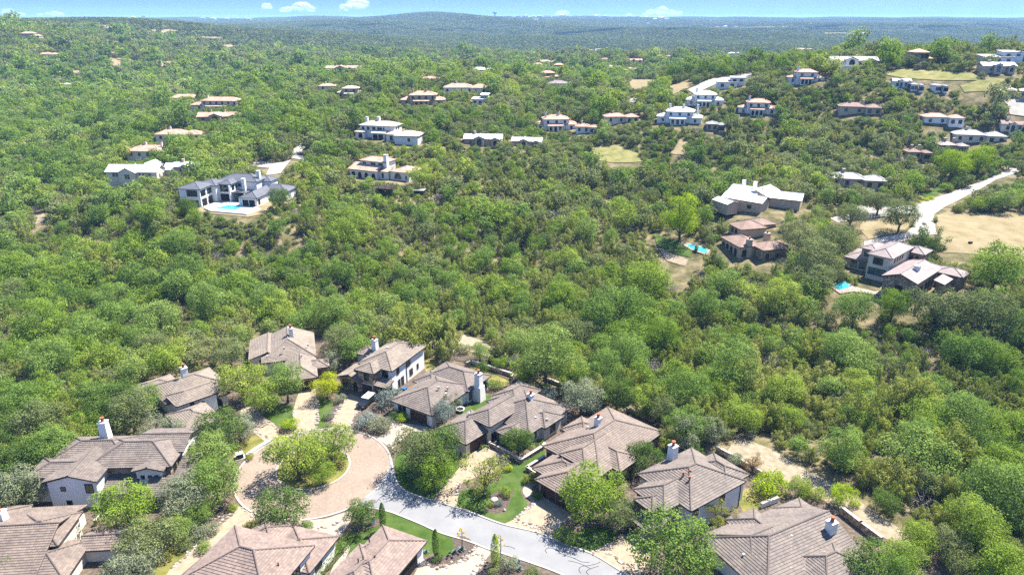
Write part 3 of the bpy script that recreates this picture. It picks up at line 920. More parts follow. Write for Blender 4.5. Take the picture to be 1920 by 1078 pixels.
class House:
    def __init__(s, label, z, loc, wall='stucco', roof='tile', tile=True, trim='brown_trim', cat='house', name='house', pitch=0.40, period=0.40, course=0.44, group=None):
        s.root = empty(name, (loc[0], loc[1], z))
        setp(s.root, label, cat, group)
        s.o = (loc[0], loc[1], z)
        s.z, s.wall, s.roof, s.tile, s.trim, s.pitch = z, wall, roof, tile, trim, pitch
        s.period, s.course = period, course
        s.blocks = []

    def block(s, corner, ang, L, D, ez, hips=(1, 1), axis=None, pitch=None, ov=0.55, wall=None, kind='hip', roof=None, base=-1.2, walls=True):
        pitch = pitch or s.pitch
        u = Vector((math.cos(R(ang)), math.sin(R(ang)), 0)); v = Vector((-u.y, u.x, 0))
        c = Vector((corner[0], corner[1], 0))
        zE = s.z + ez
        W = lambda a, b, z: tuple(c + u * a + v * b + Vector((0, 0, z)))
        if axis is None: axis = 'x' if L >= D else 'y'
        planes, caps, gab = [], [], []
        if kind == 'hip':
            if axis == 'x':
                h = D / 2; x0 = min(h, L * 0.49) if hips[0] else 0.0; x1 = L - min(h, L * 0.49) if hips[1] else L
                zr = zE + h * pitch
                A, B = W(x0, h, zr), W(x1, h, zr)
                planes = [(W(0, 0, zE), W(L, 0, zE), A, B), (W(L, D, zE), W(0, D, zE), B, A)]
                if hips[0]: planes.append((W(0, D, zE), W(0, 0, zE), A, A)); caps += [(W(0, 0, zE), A), (W(0, D, zE), A)]
                else: gab.append('l')
                if hips[1]: planes.append((W(L, 0, zE), W(L, D, zE), B, B)); caps += [(W(L, 0, zE), B), (W(L, D, zE), B)]
                else: gab.append('r')
                caps.append((A, B))
            else:
                h = L / 2; y0 = min(h, D * 0.49) if hips[0] else 0.0; y1 = D - min(h, D * 0.49) if hips[1] else D
                zr = zE + h * pitch
                A, B = W(h, y0, zr), W(h, y1, zr)
                planes = [(W(L, 0, zE), W(L, D, zE), A, B), (W(0, D, zE), W(0, 0, zE), B, A)]
                if hips[0]: planes.append((W(0, 0, zE), W(L, 0, zE), A, A)); caps += [(W(0, 0, zE), A), (W(L, 0, zE), A)]
                else: gab.append('f')
                if hips[1]: planes.append((W(L, D, zE), W(0, D, zE), B, B)); caps += [(W(0, D, zE), B), (W(L, D, zE), B)]
                else: gab.append('b')
                caps.append((A, B))
        elif kind == 'shed':
            zr = zE + D * pitch
            planes = [(W(0, 0, zE), W(L, 0, zE), W(0, D, zr), W(L, D, zr))]
            h = D
        else:
            zr = zE; h = 1
            planes = [(W(0, 0, zE), W(L, 0, zE), W(0, D, zE + 0.01), W(L, D, zE + 0.01))]
        b = MB()
        dn = Vector((0, 0, -TH))
        for eA, eB, rA, rB in planes:
            top = [eA, eB, rB, rA] if rA != rB else [eA, eB, rA]
            b.face(top, 0)
            bot = [tuple(Vector(p) + dn) for p in top]
            b.face(bot[::-1], 1)
            for i in range(len(top)):
                j = (i + 1) % len(top)
                b.face([top[i], bot[i], bot[j], top[j]], 1)
        rm = roof or s.roof
        r = b.build('roof', [M[rm], M[s.trim]], s.root, root=s.o)
        if s.tile and kind != 'flat':
            me_ = tile_field(planes, s.period, s.course, rm, s.o)
            t = bpy.data.objects.new('roof_tiles', me_); C.objects.link(t); t.parent = r; t['kind'] = 'stuff'
            cbm = MB()
            for A, B in caps:
                if (Vector(A) - Vector(B)).length > 0.2:
                    up = Vector((0, 0, 0.12))
                    cbm.tube([Vector(A) + up, Vector(B) + up], 0.15, 6)
            if cbm.v:
                cbm.build('ridge_caps', M[rm], r, root=s.o)['kind'] = 'stuff'
        elif caps and s.tile is False and kind == 'hip':
            cbm = MB()
            for A, B in caps:
                if (Vector(A) - Vector(B)).length > 0.2:
                    cbm.tube([Vector(A) + Vector((0, 0, 0.05)), Vector(B) + Vector((0, 0, 0.05))], 0.11, 5)
            cbm.build('ridge_caps', M[rm], r, root=s.o)['kind'] = 'stuff'
        wm = M[wall or s.wall]
        if walls:
            wb = MB()
            zb = s.z + base
            zt_ = zE + ov * pitch - TH - 0.04 if kind != 'flat' else zE - TH - 0.04
            a0, a1, b0, b1 = ov, L - ov, ov, D - ov
            q = {'f': ((a0, b0), (a1, b0)), 'r': ((a1, b0), (a1, b1)), 'b': ((a1, b1), (a0, b1)), 'l': ((a0, b1), (a0, b0))}
            for k, (p0, p1) in q.items():
                ztop0 = ztop1 = zt_
                if kind == 'shed':
                    ztop0 = zE + p0[1] * pitch - TH - 0.04; ztop1 = zE + p1[1] * pitch - TH - 0.04
                pts = [W(*p0, zb), W(*p1, zb), W(*p1, ztop1)]
                if k in gab:
                    mid = ((p0[0] + p1[0]) / 2, (p0[1] + p1[1]) / 2)
                    pts.append(W(*mid, zE + h * pitch - TH - 0.04))
                pts.append(W(*p0, ztop0))
                wb.face(pts)
            wb.build('wall', wm, s.root, root=s.o)
        B = dict(u=u, v=v, c=c, L=L, D=D, ov=ov, ez=ez, zr=zr)
        s.blocks.append(B)
        FOOT.append([tuple((c + u * a + v * b2)[:2]) for a, b2 in ((-1.5, -1.5), (L + 1.5, -1.5), (L + 1.5, D + 1.5), (-1.5, D + 1.5))])
        return B

    def face(s, B, side):
        ov, L, D = B['ov'], B['L'], B['D']
        c, u, v = B['c'], B['u'], B['v']
        if side == 'f': return c + u * ov + v * ov, u, -v, L - 2 * ov
        if side == 'r': return c + u * (L - ov) + v * ov, v, u, D - 2 * ov
        if side == 'b': return c + u * (L - ov) + v * (D - ov), -u, v, L - 2 * ov
        return c + u * ov + v * (D - ov), -v, -u, D - 2 * ov

    def win(s, B, side, t, z, w, h, arch=False, pane='glass', frame=None, mull=1):
        """window: t = fraction along the wall, z = sill height above the house ground"""
        O, T, N, Lw = s.face(B, side)
        O = Vector((O.x, O.y, s.z + z)) + T * (t * Lw - w / 2)
        fb = MB(); fm = M[frame or s.trim]
        k = 0.09
        obox(fb, O, T, N, -k, 0, -k, h + (0 if arch else k), -0.05, 0.07)
        obox(fb, O, T, N, w, w + k, -k, h + (0 if arch else k), -0.05, 0.07)
        obox(fb, O, T, N, 0, w, -k, 0, -0.05, 0.1)
        if not arch: obox(fb, O, T, N, 0, w, h, h + k, -0.05, 0.07)
        for i in range(mull):
            x = w * (i + 1) / (mull + 1)
            obox(fb, O, T, N, x - 0.03, x + 0.03, 0, h, 0.012, 0.05)
        top = []
        if arch:
            for i in range(9):
                a = math.pi * i / 8
                top.append((w / 2 + w / 2 * math.cos(a), h + w / 2 * math.sin(a)))
            for (x0, z0), (x1, z1) in zip(top[:-1], top[1:]):
                sc = 1 + k / (w / 2)
                ex = lambda x, zz: (w / 2 + (x - w / 2) * sc, h + (zz - h) * sc)
                e0, e1 = ex(x0, z0), ex(x1, z1)
                fb.face([tuple(O + T * a + N * 0.07 + Vector((0, 0, bz))) for a, bz in ((x0, z0), (e0[0], e0[1]), (e1[0], e1[1]), (x1, z1))])
        else: top = [(w, h), (0, h)]
        f = fb.build('window', fm, s.root, root=s.o)
        pb = MB()
        poly = [(0, 0), (w, 0)] + (top if arch else [(w, h), (0, h)])
        pb.face([tuple(O + T * a + N * 0.02 + Vector((0, 0, bz))) for a, bz in poly])
        pb.build('pane', M[pane], f, root=s.o)

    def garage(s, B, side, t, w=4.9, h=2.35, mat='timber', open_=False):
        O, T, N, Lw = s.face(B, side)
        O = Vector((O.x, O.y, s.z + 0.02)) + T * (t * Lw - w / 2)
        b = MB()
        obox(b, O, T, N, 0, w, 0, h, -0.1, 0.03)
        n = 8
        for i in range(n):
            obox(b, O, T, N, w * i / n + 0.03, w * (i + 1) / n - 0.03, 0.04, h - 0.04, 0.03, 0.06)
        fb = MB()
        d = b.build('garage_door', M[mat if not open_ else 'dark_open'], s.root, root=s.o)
        obox(fb, O, T, N, -0.18, 0, 0, h + 0.18, -0.05, 0.09)
        obox(fb, O, T, N, w, w + 0.18, 0, h + 0.18, -0.05, 0.09)
        obox(fb, O, T, N, 0, w, h, h + 0.18, -0.05, 0.09)
        fb.build('door_frame', M['white_trim' if s.wall in ('stucco', 'cream') else s.trim], d, root=s.o)

    def chimney(s, x, y, z0, z1, w=0.75, mat='stucco', pot=True, yaw=0.0, top=0.86, wide=None, cap=True):
        b = MB()
        b.box(x, y, s.z + z0, s.z + z1, w, wide or w, R(yaw), top=top)
        c = b.build('chimney', M[mat], s.root, root=s.o)
        if cap:
            k = MB(); k.box(x, y, s.z + z1, s.z + z1 + 0.16, w * top + 0.1, (wide or w) * top + 0.1, R(yaw))
            k.build('chimney_cap', M['white_trim' if mat == 'stucco' else 'concrete'], c, root=s.o)
        if pot:
            k = MB(); k.lathe(x, y, [(0.30, s.z + z1 + 0.16), (0.34, s.z + z1 + 0.3), (0.26, s.z + z1 + 0.45), (0.30, s.z + z1 + 0.95), (0.38, s.z + z1 + 1.05)], 10)
            k.build('chimney_pot', M['pot'], c, root=s.o)

    def vents(s, px_list, z=5.0):
        for px, py, zz in px_list:
            x, y = g(px, py, s.z + zz)
            b = MB(); b.box(x, y, s.z + zz - 0.4, s.z + zz + 0.22, 0.16, 0.16, 0.5); b.build('roof_vent', M['white_trim'], s.root, root=s.o)


FOOT = []
H = {}
# --- A: house at the far side of the circle
h = House('pale tiled house with garage at the end of the straight drive behind the circle', 0, (-54, 150), 'cream', 'tile_pale')
a1 = h.block((-59.3, 150.3), 17, 12.6, 14.5, 3.2, (1, 0), 'y', 0.42)
a2 = h.block((-63.2, 152.6), 17, 9, 12, 2.9, (0, 0), 'y', 0.32)
a3 = h.block((-51.0, 141.8), 17, 7.0, 10.5, 3.0, (1, 0), 'y', 0.42)
a4 = h.block((-47.6, 147.6), 17, 4.9, 4.6, 3.0, (1, 1), wall='stone')
h.garage(a3, 'f', 0.5, 4.9); h.win(a1, 'r', 0.6, 0.9, 1.3, 1.4); h.win(a2, 'l', 0.3, 0.9, 1.3, 1.4); h.win(a2, 'f', 0.3, 1.0, 1.0, 1.3); h.win(a4, 'f', 0.5, 1.0, 0.8, 1.2)
x, y = g(546, 627, 6.0); h.chimney(x, y, 3.5, 7.6, 0.6, yaw=17)
h.vents([(501, 660, 4.3), (532, 652, 5.6), (565, 666, 5.2), (577, 646, 5), (501, 668, 4.1)])
# --- B: two-storey house
h = House('two storey white house with stone corner and tiled roof beside the parked pickup', 0, (-30, 147), 'stucco', 'tile_pale')
b1 = h.block((-35.3, 145.3), -25.5, 9.4, 14.6, 5.8, (1, 1), 'y', 0.40)
b2 = h.block((-35.6, 142.5), -25.5, 5.4, 8, 5.7, (1, 0), 'y', 0.40, wall='stone')
b3 = h.block((-40.2, 144.3), -25.5, 6.8, 9, 3.0, (0, 0), 'y', 0.34, wall='stone')
b4 = h.block((-30.9, 140.2), -25.5, 3.7, 2.6, 2.9, kind='shed', pitch=0.34, walls=False)
b5 = h.block((-37.6, 152.2), -25.5, 5, 5, 5.0, (1, 1))
h.win(b1, 'r', 0.18, 3.7, 0.9, 1.5); h.win(b1, 'r', 0.50, 3.8, 1.5, 1.6); h.win(b1, 'r', 0.57, 1.0, 1.2, 1.5); h.win(b1, 'r', 0.78, 1.3, 0.6, 1.2); h.win(b1, 'r', 0.30, 0.1, 0.9, 2.1); h.win(b1, 'r', 0.20, 0.2, 0.7, 1.9)
h.win(b1, 'f', 0.78, 3.6, 1.6, 1.5); h.win(b2, 'f', 0.55, 3.4, 1.2, 1.7); h.win(b3, 'f', 0.27, 0.6, 1.4, 1.3, True); h.win(b3, 'f', 0.75, 0.2, 0.9, 1.7, True, 'dark_open')
h.garage(b2, 'f', 0.55, 2.9); h.garage(b1, 'f', 0.80, 2.8)
x, y = g(703, 646, 7.0); h.chimney(x, y, 4.0, 8.2, 0.65, yaw=-25)
h.vents([(725, 652, 7.3), (738, 655, 6.9), (731, 664, 6.8), (746, 663, 6.5), (728, 652, 7.4)])
b = MB()
O, T, N, Lw = h.face(b1, 'r')
b.tube([O + T * (Lw * 0.43) + N * 0.08 + Vector((0, 0, 0.1)), O + T * (Lw * 0.43) + N * 0.08 + Vector((0, 0, 5.6))], 0.08, 6)
b.build('downpipe', M['brown_trim'], h.root, root=h.o)
# --- C
h = House('single storey tiled house with tall white side chimney and dark double garage', 0, (-15, 139), 'stucco', 'tile_grey')
c1 = h.block((-26.2, 133.4), -33, 11.6, 15, 3.0, (1, 1), 'y', 0.38)
c2 = h.block((-9.6, 136.6), 57, 9.0, 13, 3.2, (1, 1), None, 0.40)
c3 = h.block((-19.0, 147.3), -123, 6.4, 6, 3.0, (1, 1))
h.garage(c1, 'f', 0.66, 4.6); h.win(c1, 'f', 0.17, 0.8, 0.8, 1.5); h.win(c1, 'f', 0.28, 0.8, 0.8, 1.5)
h.win(c1, 'r', 0.62, 0.7, 1.9, 1.5, pane='glass_teal', mull=2); h.win(c2, 'f', 0.12, 0.6, 0.9, 2.0, pane='glass_teal'); h.win(c2, 'f', 0.82, 0.3, 1.3, 1.5, True, 'dark_open')
x, y = g(896, 752, 0.0); h.chimney(x + 0.3, y + 0.6, -0.5, 3.6, 1.1, yaw=57, top=0.8, cap=False, pot=False); h.chimney(x + 0.2, y + 0.7, 3.4, 6.4, 0.72, yaw=57)
h.vents([(822, 726, 5.3), (839, 727, 4.8), (836, 738, 4.4)])
# --- D
h = House('tiled house with square tower gable and walled stone forecourt in the middle of the row', 0, (0, 128), 'cream', 'tile_grey')
d1 = h.block((-15.2, 122.2), -41.2, 8.4, 10, 2.9, (1, 1), None, 0.40)
d2 = h.block((-9.2, 124.7), -41.2, 6.4, 11, 4.4, (1, 0), 'y', 0.42)
d3 = h.block((3.4, 119.7), 48.8, 13.6, 13, 3.2, (1, 1), None, 0.40)
d4 = h.block((-3.3, 121.5), -41.2, 4.6, 6, 2.9, (1, 0), 'y', 0.40, wall='stone')
d5 = h.block((6.6, 121.9), 48.8, 6.4, 6, 3.2, (1, 1), None, 0.40)
d6 = h.block((0.6, 130.7), 48.8, 9.0, 6.5, 3.2, (1, 1), None, 0.42)
d7 = h.block((-1.6, 137.3), -131.2, 6.0, 8, 3.2, (1, 1), 'y', 0.40)
h.garage(d1, 'r', 0.40, 5.2); h.win(d2, 'f', 0.45, 3.2, 0.4, 0.6); h.win(d2, 'r', 0.12, 0.2, 1.3, 2.0, pane='dark_open'); h.win(d4, 'f', 0.5, 0.2, 2.0, 1.0, True, 'dark_open'); h.win(d5, 'f', 0.5, 0.9, 1.5, 1.5, mull=2)
h.win(d3, 'f', 0.16, 1.1, 0.5, 1.2)
x, y = g(995, 757, 4.4); h.chimney(x, y, 3.0, 6.6, 0.65, yaw=49)
h.vents([(1004, 783, 4.2), (1026, 786, 4), (880, 775, 4)])
# --- E
h = House('broad tiled house with stone double garage and small garden court in front', 0, (17, 118), 'stone', 'tile')
e1 = h.block((5.8, 115.8), -44.5, 13.8, 20.4, 3.2, (1, 1), None, 0.40)
e2 = h.block((4.0, 105.6), -44.5, 8.6, 8.2, 3.0, (1, 0), 'y', 0.40)
e3 = h.block((8.6, 111.7), -44.5, 6.3, 10, 4.2, (1, 0), 'y', 0.40)
e4 = h.block((14.3, 126.5), -134.5, 6.6, 6, 3.2, (1, 1), 'y', 0.40)
e5 = h.block((19.5, 107.5), 45.5, 6.5, 8, 3.2, (1, 0), 'y', 0.40)
e6 = h.block((10.0, 103.0), 45.5, 8, 9, 2.8, (1, 1), None, 0.36)
h.garage(e2, 'f', 0.30, 2.9); h.garage(e2, 'f', 0.76, 2.9)
h.win(e1, 'f', 0.08, 0.1, 1.4, 1.3, True, 'dark_open'); h.win(e1, 'f', 0.20, 0.1, 1.3, 1.2, True, 'dark_open'); h.win(e1, 'l', 0.9, 0.1, 1.4, 1.3, True, 'dark_open')
x, y = g(1121, 797, 5.3); h.chimney(x, y, 3.6, 6.9, 0.62, yaw=45)
h.vents([(1102, 801, 5.1), (1135, 803, 5.2), (1149, 817, 4.9), (1160, 812, 4.8), (1115, 853, 4.5)])
# --- F
h = House('tall tiled house with cream side wall and chimney on its left flank', 0, (30, 102), 'stucco', 'tile_grey')
f1 = h.block((28.9, 94.0), 35, 13.9, 12.3, 5.3, (1, 1), None, 0.40)
f2 = h.block((20.4, 99.9), -55, 7.2, 10, 5.2, (1, 0), 'y', 0.40, wall='stone')
f3 = h.block((20.2, 97.7), -55, 4.4, 6, 4.9, (1, 0), 'y', 0.40, wall='stone')
f4 = h.block((36.4, 100.3), 35, 6.2, 8, 5.3, (1, 1), 'y', 0.40)
f5 = h.block((19.4, 95.6), -55, 5.2, 4.0, 2.6, kind='shed', pitch=0.38, wall='stone')
h.win(f1, 'f', 0.10, 3.0, 1.2, 1.5); h.win(f2, 'f', 0.5, 2.8, 0.9, 1.3); h.win(f1, 'f', 0.62, 3.0, 1.2, 1.3)
x, y = g(1258, 884, 3.0); h.chimney(x, y, -0.5, 8.4, 0.85, yaw=35, top=0.75)
for q in ((1281, 890), (1294, 886), (1293, 898)):
    x, y = g(*q, 7.3); k = MB(); k.lathe(x, y, [(0.16, 6.6), (0.16, 7.7), (0.22, 7.75), (0.22, 7.9)], 8); k.build('roof_vent', M['pot'], h.root, root=h.o)
b = MB(); O, T, N, Lw = h.face(f1, 'f')
b.tube([O + T * (Lw - 0.15) + N * 0.1 + Vector((0, 0, 0.1)), O + T * (Lw - 0.15) + N * 0.1 + Vector((0, 0, 5.1))], 0.08, 6)
b.build('downpipe', M['brown_trim'], h.root, root=h.o)
# --- G
h = House('large tiled roof house with many small roof vents at the lower corner of the row', 0, (42, 88), 'stucco', 'tile_grey')
g1 = h.block((36.0, 77.8), 27, 20, 14, 3.2, (1, 0), 'x', 0.42)
g2 = h.block((44.5, 77.6), 27, 11.5, 9.5, 3.2, (1, 1), None, 0.42)
g3 = h.block((40.4, 97.5), -153, 6.4, 9, 3.2, (1, 0), 'y', 0.42)
g4 = h.block((49.0, 100.2), -153, 6.0, 9, 3.2, (1, 0), 'y', 0.42)
g5 = h.block((30.2, 91.0), -63, 11, 9, 3.2, (1, 0), 'y', 0.40)
h.win(g2, 'r', 0.5, 0.9, 1.2, 1.4)
x, y = g(1556, 1000, 4.6); h.chimney(x, y, 3.0, 6.8, 0.72, yaw=27)
h.vents([(1436, 1013, 5.0), (1449, 1030, 5), (1465, 1031, 4.7), (1427, 1046, 4.3), (1484, 1005, 5.6), (1472, 972, 4.4), (1487, 966, 4.4), (1394, 1040, 4.4), (1482, 1064, 4), (1411, 1014, 5), (1333, 1007, 3.6), (1545, 1036, 4.6)])
# --- H
h = House('tiled house with little square tower and arched porch left of the circle', 0, (-72, 137), 'stucco', 'tile_pale')
h1 = h.block((-74.0, 133.1), -46, 6.3, 9, 4.2, (1, 0), 'y', 0.40)
h2 = h.block((-66.2, 132.7), 44, 6.2, 7, 2.9, (1, 1), None, 0.40, wall='cream')
h3 = h.block((-80.5, 138.8), -46, 10.5, 13.5, 3.2, (1, 1), None, 0.42)
h4 = h.block((-85.2, 139.2), -46, 7, 9, 2.9, (1, 1), None, 0.36)
h5 = h.block((-71.8, 127.6), -46, 9.5, 8, 2.9, (1, 1), None, 0.36)
h.win(h1, 'r', 0.35, 2.6, 0.7, 1.0); h.win(h2, 'f', 0.5, 0.1, 2.4, 1.0, True, 'dark_open')
x, y = g(348, 711, 4.6); h.chimney(x, y, 3.0, 7.4, 0.7, yaw=-46)
# --- I
h = House('two storey pale house with stone middle wall and tall white chimney on the left', 0, (-71, 108), 'stucco', 'tile_grey')
i1 = h.block((-84.3, 102.8), 2, 9, 6, 5.3, (1, 0), 'x', 0.36, wall='pale_wall')
i2 = h.block((-80.4, 101.2), 2, 9.3, 9, 5.5, (0, 0), 'y', 0.27, wall='pale_wall')
i3 = h.block((-75.2, 105.2), 2, 15.0, 10, 5.6, (1, 1), None, 0.42, wall='stone')
i4 = h.block((-66.7, 104.4), 2, 5.6, 6, 5.5, (0, 0), 'y', 0.26, wall='pale_wall')
i5 = h.block((-69, 109.6), 2, 9.2, 8, 5.9, (0, 0), 'x', 0.34)
i6 = h.block((-82.6, 107.8), 2, 13, 7.4, 5.6, (1, 1), 'x', 0.40)
i7 = h.block((-71.3, 101.9), 2, 5.6, 4, 2.6, kind='shed', pitch=0.36, wall='cream')
i8 = h.block((-63.8, 101.2), 2, 4.2, 4.2, 2.6, kind='shed', pitch=0.36, wall='cream')
i9 = h.block((-59.9, 103.4), 2, 3.2, 7, 3.6, kind='shed', pitch=0.2, wall='cream')
h.win(i1, 'f', 0.40, 3.4, 1.1, 1.2); h.win(i2, 'f', 0.30, 3.5, 0.7, 0.7); h.win(i2, 'f', 0.84, 3.0, 1.2, 1.7); h.win(i2, 'f', 0.36, 0.6, 0.8, 0.8)
for t in (0.22, 0.5, 0.76): h.win(i4, 'f', t, 3.7, 0.5, 0.6, mull=0)
h.win(i5, 'r', 0.45, 2.0, 2.6, 1.6, True, 'dark_open'); h.win(i8, 'f', 0.5, 0.2, 1.8, 1.5, pane='dark_open'); h.win(i3, 'r', 0.2, 3.4, 1.0, 1.2)
x, y = g(201, 826, 5.6); h.chimney(x, y, 3.5, 9.6, 0.9, yaw=2, top=0.72)
# --- J
h = House('sprawling tiled roof house cut off by the lower left corner', 0, (-78, 90), 'cream', 'tile')
j1 = h.block((-78, 86.4), 5, 8.6, 8, 4.3, (1, 1), None, 0.42)
j2 = h.block((-90, 80.6), 5, 20, 16.2, 3.1, (1, 0), 'x', 0.36)
j3 = h.block((-80, 80.5), 5, 14.5, 9, 2.6, (1, 1), None, 0.34)
j4 = h.block((-93, 91.8), 5, 13, 5.4, 3.2, (1, 1), None, 0.42)
j5 = h.block((-67.5, 88.0), 5, 6.0, 5, 2.5, (0, 0), 'x', 0.36)
h.win(j2, 'r', 0.8, 0.8, 1.0, 1.3)
x, y = g(4, 978, 4.8); h.chimney(x, y, 3.0, 6.6, 0.8, yaw=5)
# --- K
h = House('pink toned tile roof house with ivy coloured hedge along its right wall near the bottom', 0, (-38, 84), 'stucco', 'tile_warm')
h.root['label'] = 'big pinkish tiled roof house below the turning circle with hedge on its right side'
k1 = h.block((-33.4, 74.4), 72, 12.1, 14.4, 5.5, (1, 1), None, 0.42)
k2 = h.block((-29.9, 82.6), 72, 8.4, 8.4, 3.2, (1, 1), 'y', 0.42)
k3 = h.block((-36.6, 86.4), 72, 7.0, 6.5, 3.4, (1, 1), 'y', 0.42)
h.win(k1, 'f', 0.62, 3.0, 2.4, 1.6, mull=2); h.win(k2, 'f', 0.35, 1.4, 1.6, 0.7)
x, y = g(522, 1060, 6.4); k = MB(); k.lathe(x, y, [(0.12, 5.9), (0.12, 6.9)], 8); k.build('roof_vent', M['brown_trim'], h.root, root=h.o)
# --- L
h = House('tiled garage wing with open bay beside the street lawn at the bottom', 0, (-19, 86), 'stucco', 'tile_warm')
l1 = h.block((-19.0, 77.6), 64.5, 13.3, 8.4, 3.2, (1, 1), None, 0.42)
l2 = h.block((-21.0, 76.0), 64.5, 10.5, 8.0, 3.2, (1, 1), None, 0.40)
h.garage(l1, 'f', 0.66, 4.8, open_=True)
for q in ((692, 1010), (672, 1054), (703, 1048), (681, 1049)):
    x, y = g(*q, 4.6); k = MB(); k.lathe(x, y, [(0.1, 4.0), (0.1, 5.1), (0.16, 5.15), (0.16, 5.25)], 8); k.build('roof_vent', M['brown_trim'], h.root, root=h.o)

# --- mid-distance houses, placed on the far slope
def eave(H_, a, b, ez):
    """world corner, direction and length of an eave seen between two photo points"""
    A = Vector(g(*a, H_.z + ez)); B = Vector(g(*b, H_.z + ez))
    d = B - A
    return tuple(A), math.degrees(math.atan2(d.y, d.x)), d.length


p = at(1690, 542)
h = House('grey tiled house with stone gable wing and blue pool beside it on the right slope', p.z, p, 'tan', 'mauve_roof', False, pitch=0.40)
c0, an, L_ = eave(h, (1625, 475), (1674, 486), 7.6); YM = an
m1 = h.block(c0, YM, L_, 17, 7.6, (1, 1), 'y', 0.42, wall='cream')
c0, _, L_ = eave(h, (1612, 464), (1632, 467), 7.0); m2 = h.block(c0, YM, 5, 9, 7.0, (1, 1), None, 0.36)
c0, _, L_ = eave(h, (1580, 479), (1622, 496), 3.6); m3 = h.block(c0, YM, 9.5, 12, 3.4, (1, 1), None, 0.36)
c0, _, L_ = eave(h, (1694, 470), (1715, 475), 6.4); m4 = h.block(c0, YM, 6, 7, 6.4, (1, 1), None, 0.40, wall='stone')
c0, _, L_ = eave(h, (1677, 503), (1702, 509), 4.2); m5 = h.block(c0, YM, 9, 12, 4.2, (1, 1), None, 0.42)
c0, _, L_ = eave(h, (1721, 533), (1812, 513), 5.2)
YM2 = YM + 90
m6 = h.block(c0, YM2, L_ * 0.9, 9.5, 5.2, (0, 0), 'x', 0.36, wall='stone')
c0, _, L_ = eave(h, (1772, 533), (1812, 519), 3.4); m7 = h.block(c0, YM2, 8.5, 3.0, 3.2, kind='shed', pitch=0.22, wall='stone')
c0, _, L_ = eave(h, (1806, 521), (1830, 513), 4.0); m8 = h.block(c0, YM2, 7, 8, 4.0, (1, 1), None, 0.36, wall='stone')
for t in (0.36, 0.54): h.win(m1, 'f', t, 4.9, 1.5, 1.9)
for t in (0.22, 0.47, 0.72): h.win(m1, 'f', t, 1.6, 1.7, 2.0, pane='glass_teal')
h.win(m3, 'f', 0.35, 0.8, 1.7, 1.8, pane='glass_teal'); h.win(m3, 'f', 0.65, 0.8, 1.7, 1.8, pane='glass_teal'); h.win(m2, 'f', 0.4, 4.6, 1.3, 1.3, pane='glass_teal')
for t in (0.2, 0.32, 0.44, 0.56): h.win(m1, 'r', t, 5.6, 0.7, 1.0)
for t in (0.35, 0.7): h.win(m4, 'f', t, 4.4, 0.7, 0.9)
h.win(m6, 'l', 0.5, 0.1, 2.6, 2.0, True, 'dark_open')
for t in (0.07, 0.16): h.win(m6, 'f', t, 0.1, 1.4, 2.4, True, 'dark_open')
for t in (0.30, 0.5, 0.62): h.win(m6, 'f', t, 0.8, 1.2, 2.2)
A = g(1719, 505, p.z + 6.6); h.chimney(A[0], A[1], 4.0, 7.6, 0.8, yaw=YM, pot=False)
HM = h

p = at(1420, 488)
h = House('brown tiled two storey house with row of tall arched windows among the oaks', p.z, p, 'tan', 'brown_roof', False, pitch=0.36)
c0, an, L_ = eave(h, (1389, 431), (1441, 427), 6.8); YN = an
n1 = h.block(c0, YN, L_, 9, 6.8, (1, 1), 'x', 0.42)
c0, _, L_ = eave(h, (1418, 421), (1446, 417), 7.0); n2 = h.block(c0, YN, L_ + 2, 8, 6.6, (1, 1), None, 0.36)
c0, _, L_ = eave(h, (1431, 470), (1482, 462), 4.0); n3 = h.block(c0, YN, L_, 9, 4.0, (1, 1), 'x', 0.36, wall='stone')
c0, _, L_ = eave(h, (1387, 464), (1431, 470), 4.0); n4 = h.block(c0, YN, 9.5, 13, 4.0, (1, 1), None, 0.36)
c0, _, L_ = eave(h, (1444, 430), (1456, 427), 4.5); n5 = h.block(c0, YN, 5, 8, 4.5, (1, 1), None, 0.36)
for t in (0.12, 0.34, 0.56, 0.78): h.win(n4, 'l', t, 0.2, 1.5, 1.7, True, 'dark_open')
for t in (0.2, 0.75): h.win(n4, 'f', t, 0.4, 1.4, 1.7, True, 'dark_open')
h.win(n3, 'f', 0.15, 0.8, 1.2, 1.6); h.win(n3, 'f', 0.5, 1.2, 0.9, 1.0); h.win(n3, 'f', 0.85, 1.4, 1.1, 1.1)
for t in (0.3, 0.6): h.win(n1, 'l', t, 4.4, 1.2, 1.5)
h.win(n2, 'r', 0.5, 4.6, 1.4, 1.2)
A = g(1403, 466, p.z + 3); h.chimney(A[0], A[1] - 0.2, -1, 6.2, 0.9, 'tan', yaw=YN); A = g(1438, 446, p.z + 5); h.chimney(A[0], A[1], 3, 6.6, 0.9, 'tan', yaw=YN)

p = at(420, 396)
p.z = 12.0
h = House('modern white two storey house with slate blue hip roofs around a raised pool deck', p.z, p, 'pale_wall', 'slate_roof', False, 'metal_dark', pitch=0.36)
YO = -10
o1 = h.block((-127.1, 264.0), YO, 9.8, 11, 7.0, (1, 1), 'y', 0.34)
o2 = h.block((-123.5, 271.0), YO, 9.4, 9.5, 6.8, (1, 1), 'x', 0.34)
o3 = h.block((-114.8, 271.9), YO, 6.0, 13, 7.0, (1, 0), 'y', 0.36)
o4 = h.block((-117, 277.4), YO, 17.2, 10, 7.2, (1, 1), 'x', 0.40)
o8 = h.block((-104.5, 280.5), YO, 8.5, 7, 6.4, (1, 1), None, 0.36)
o5 = h.block((-104.0, 263.6), YO, 7.8, 15, 3.6, (1, 0), 'y', 0.40)
o6 = h.block((-100.5, 274.5), YO, 12.5, 10, 3.6, (1, 1), 'x', 0.38)
o7 = h.block((-109.9, 271.0), YO, 7.0, 7.5, 3.9, kind='flat', walls=False)
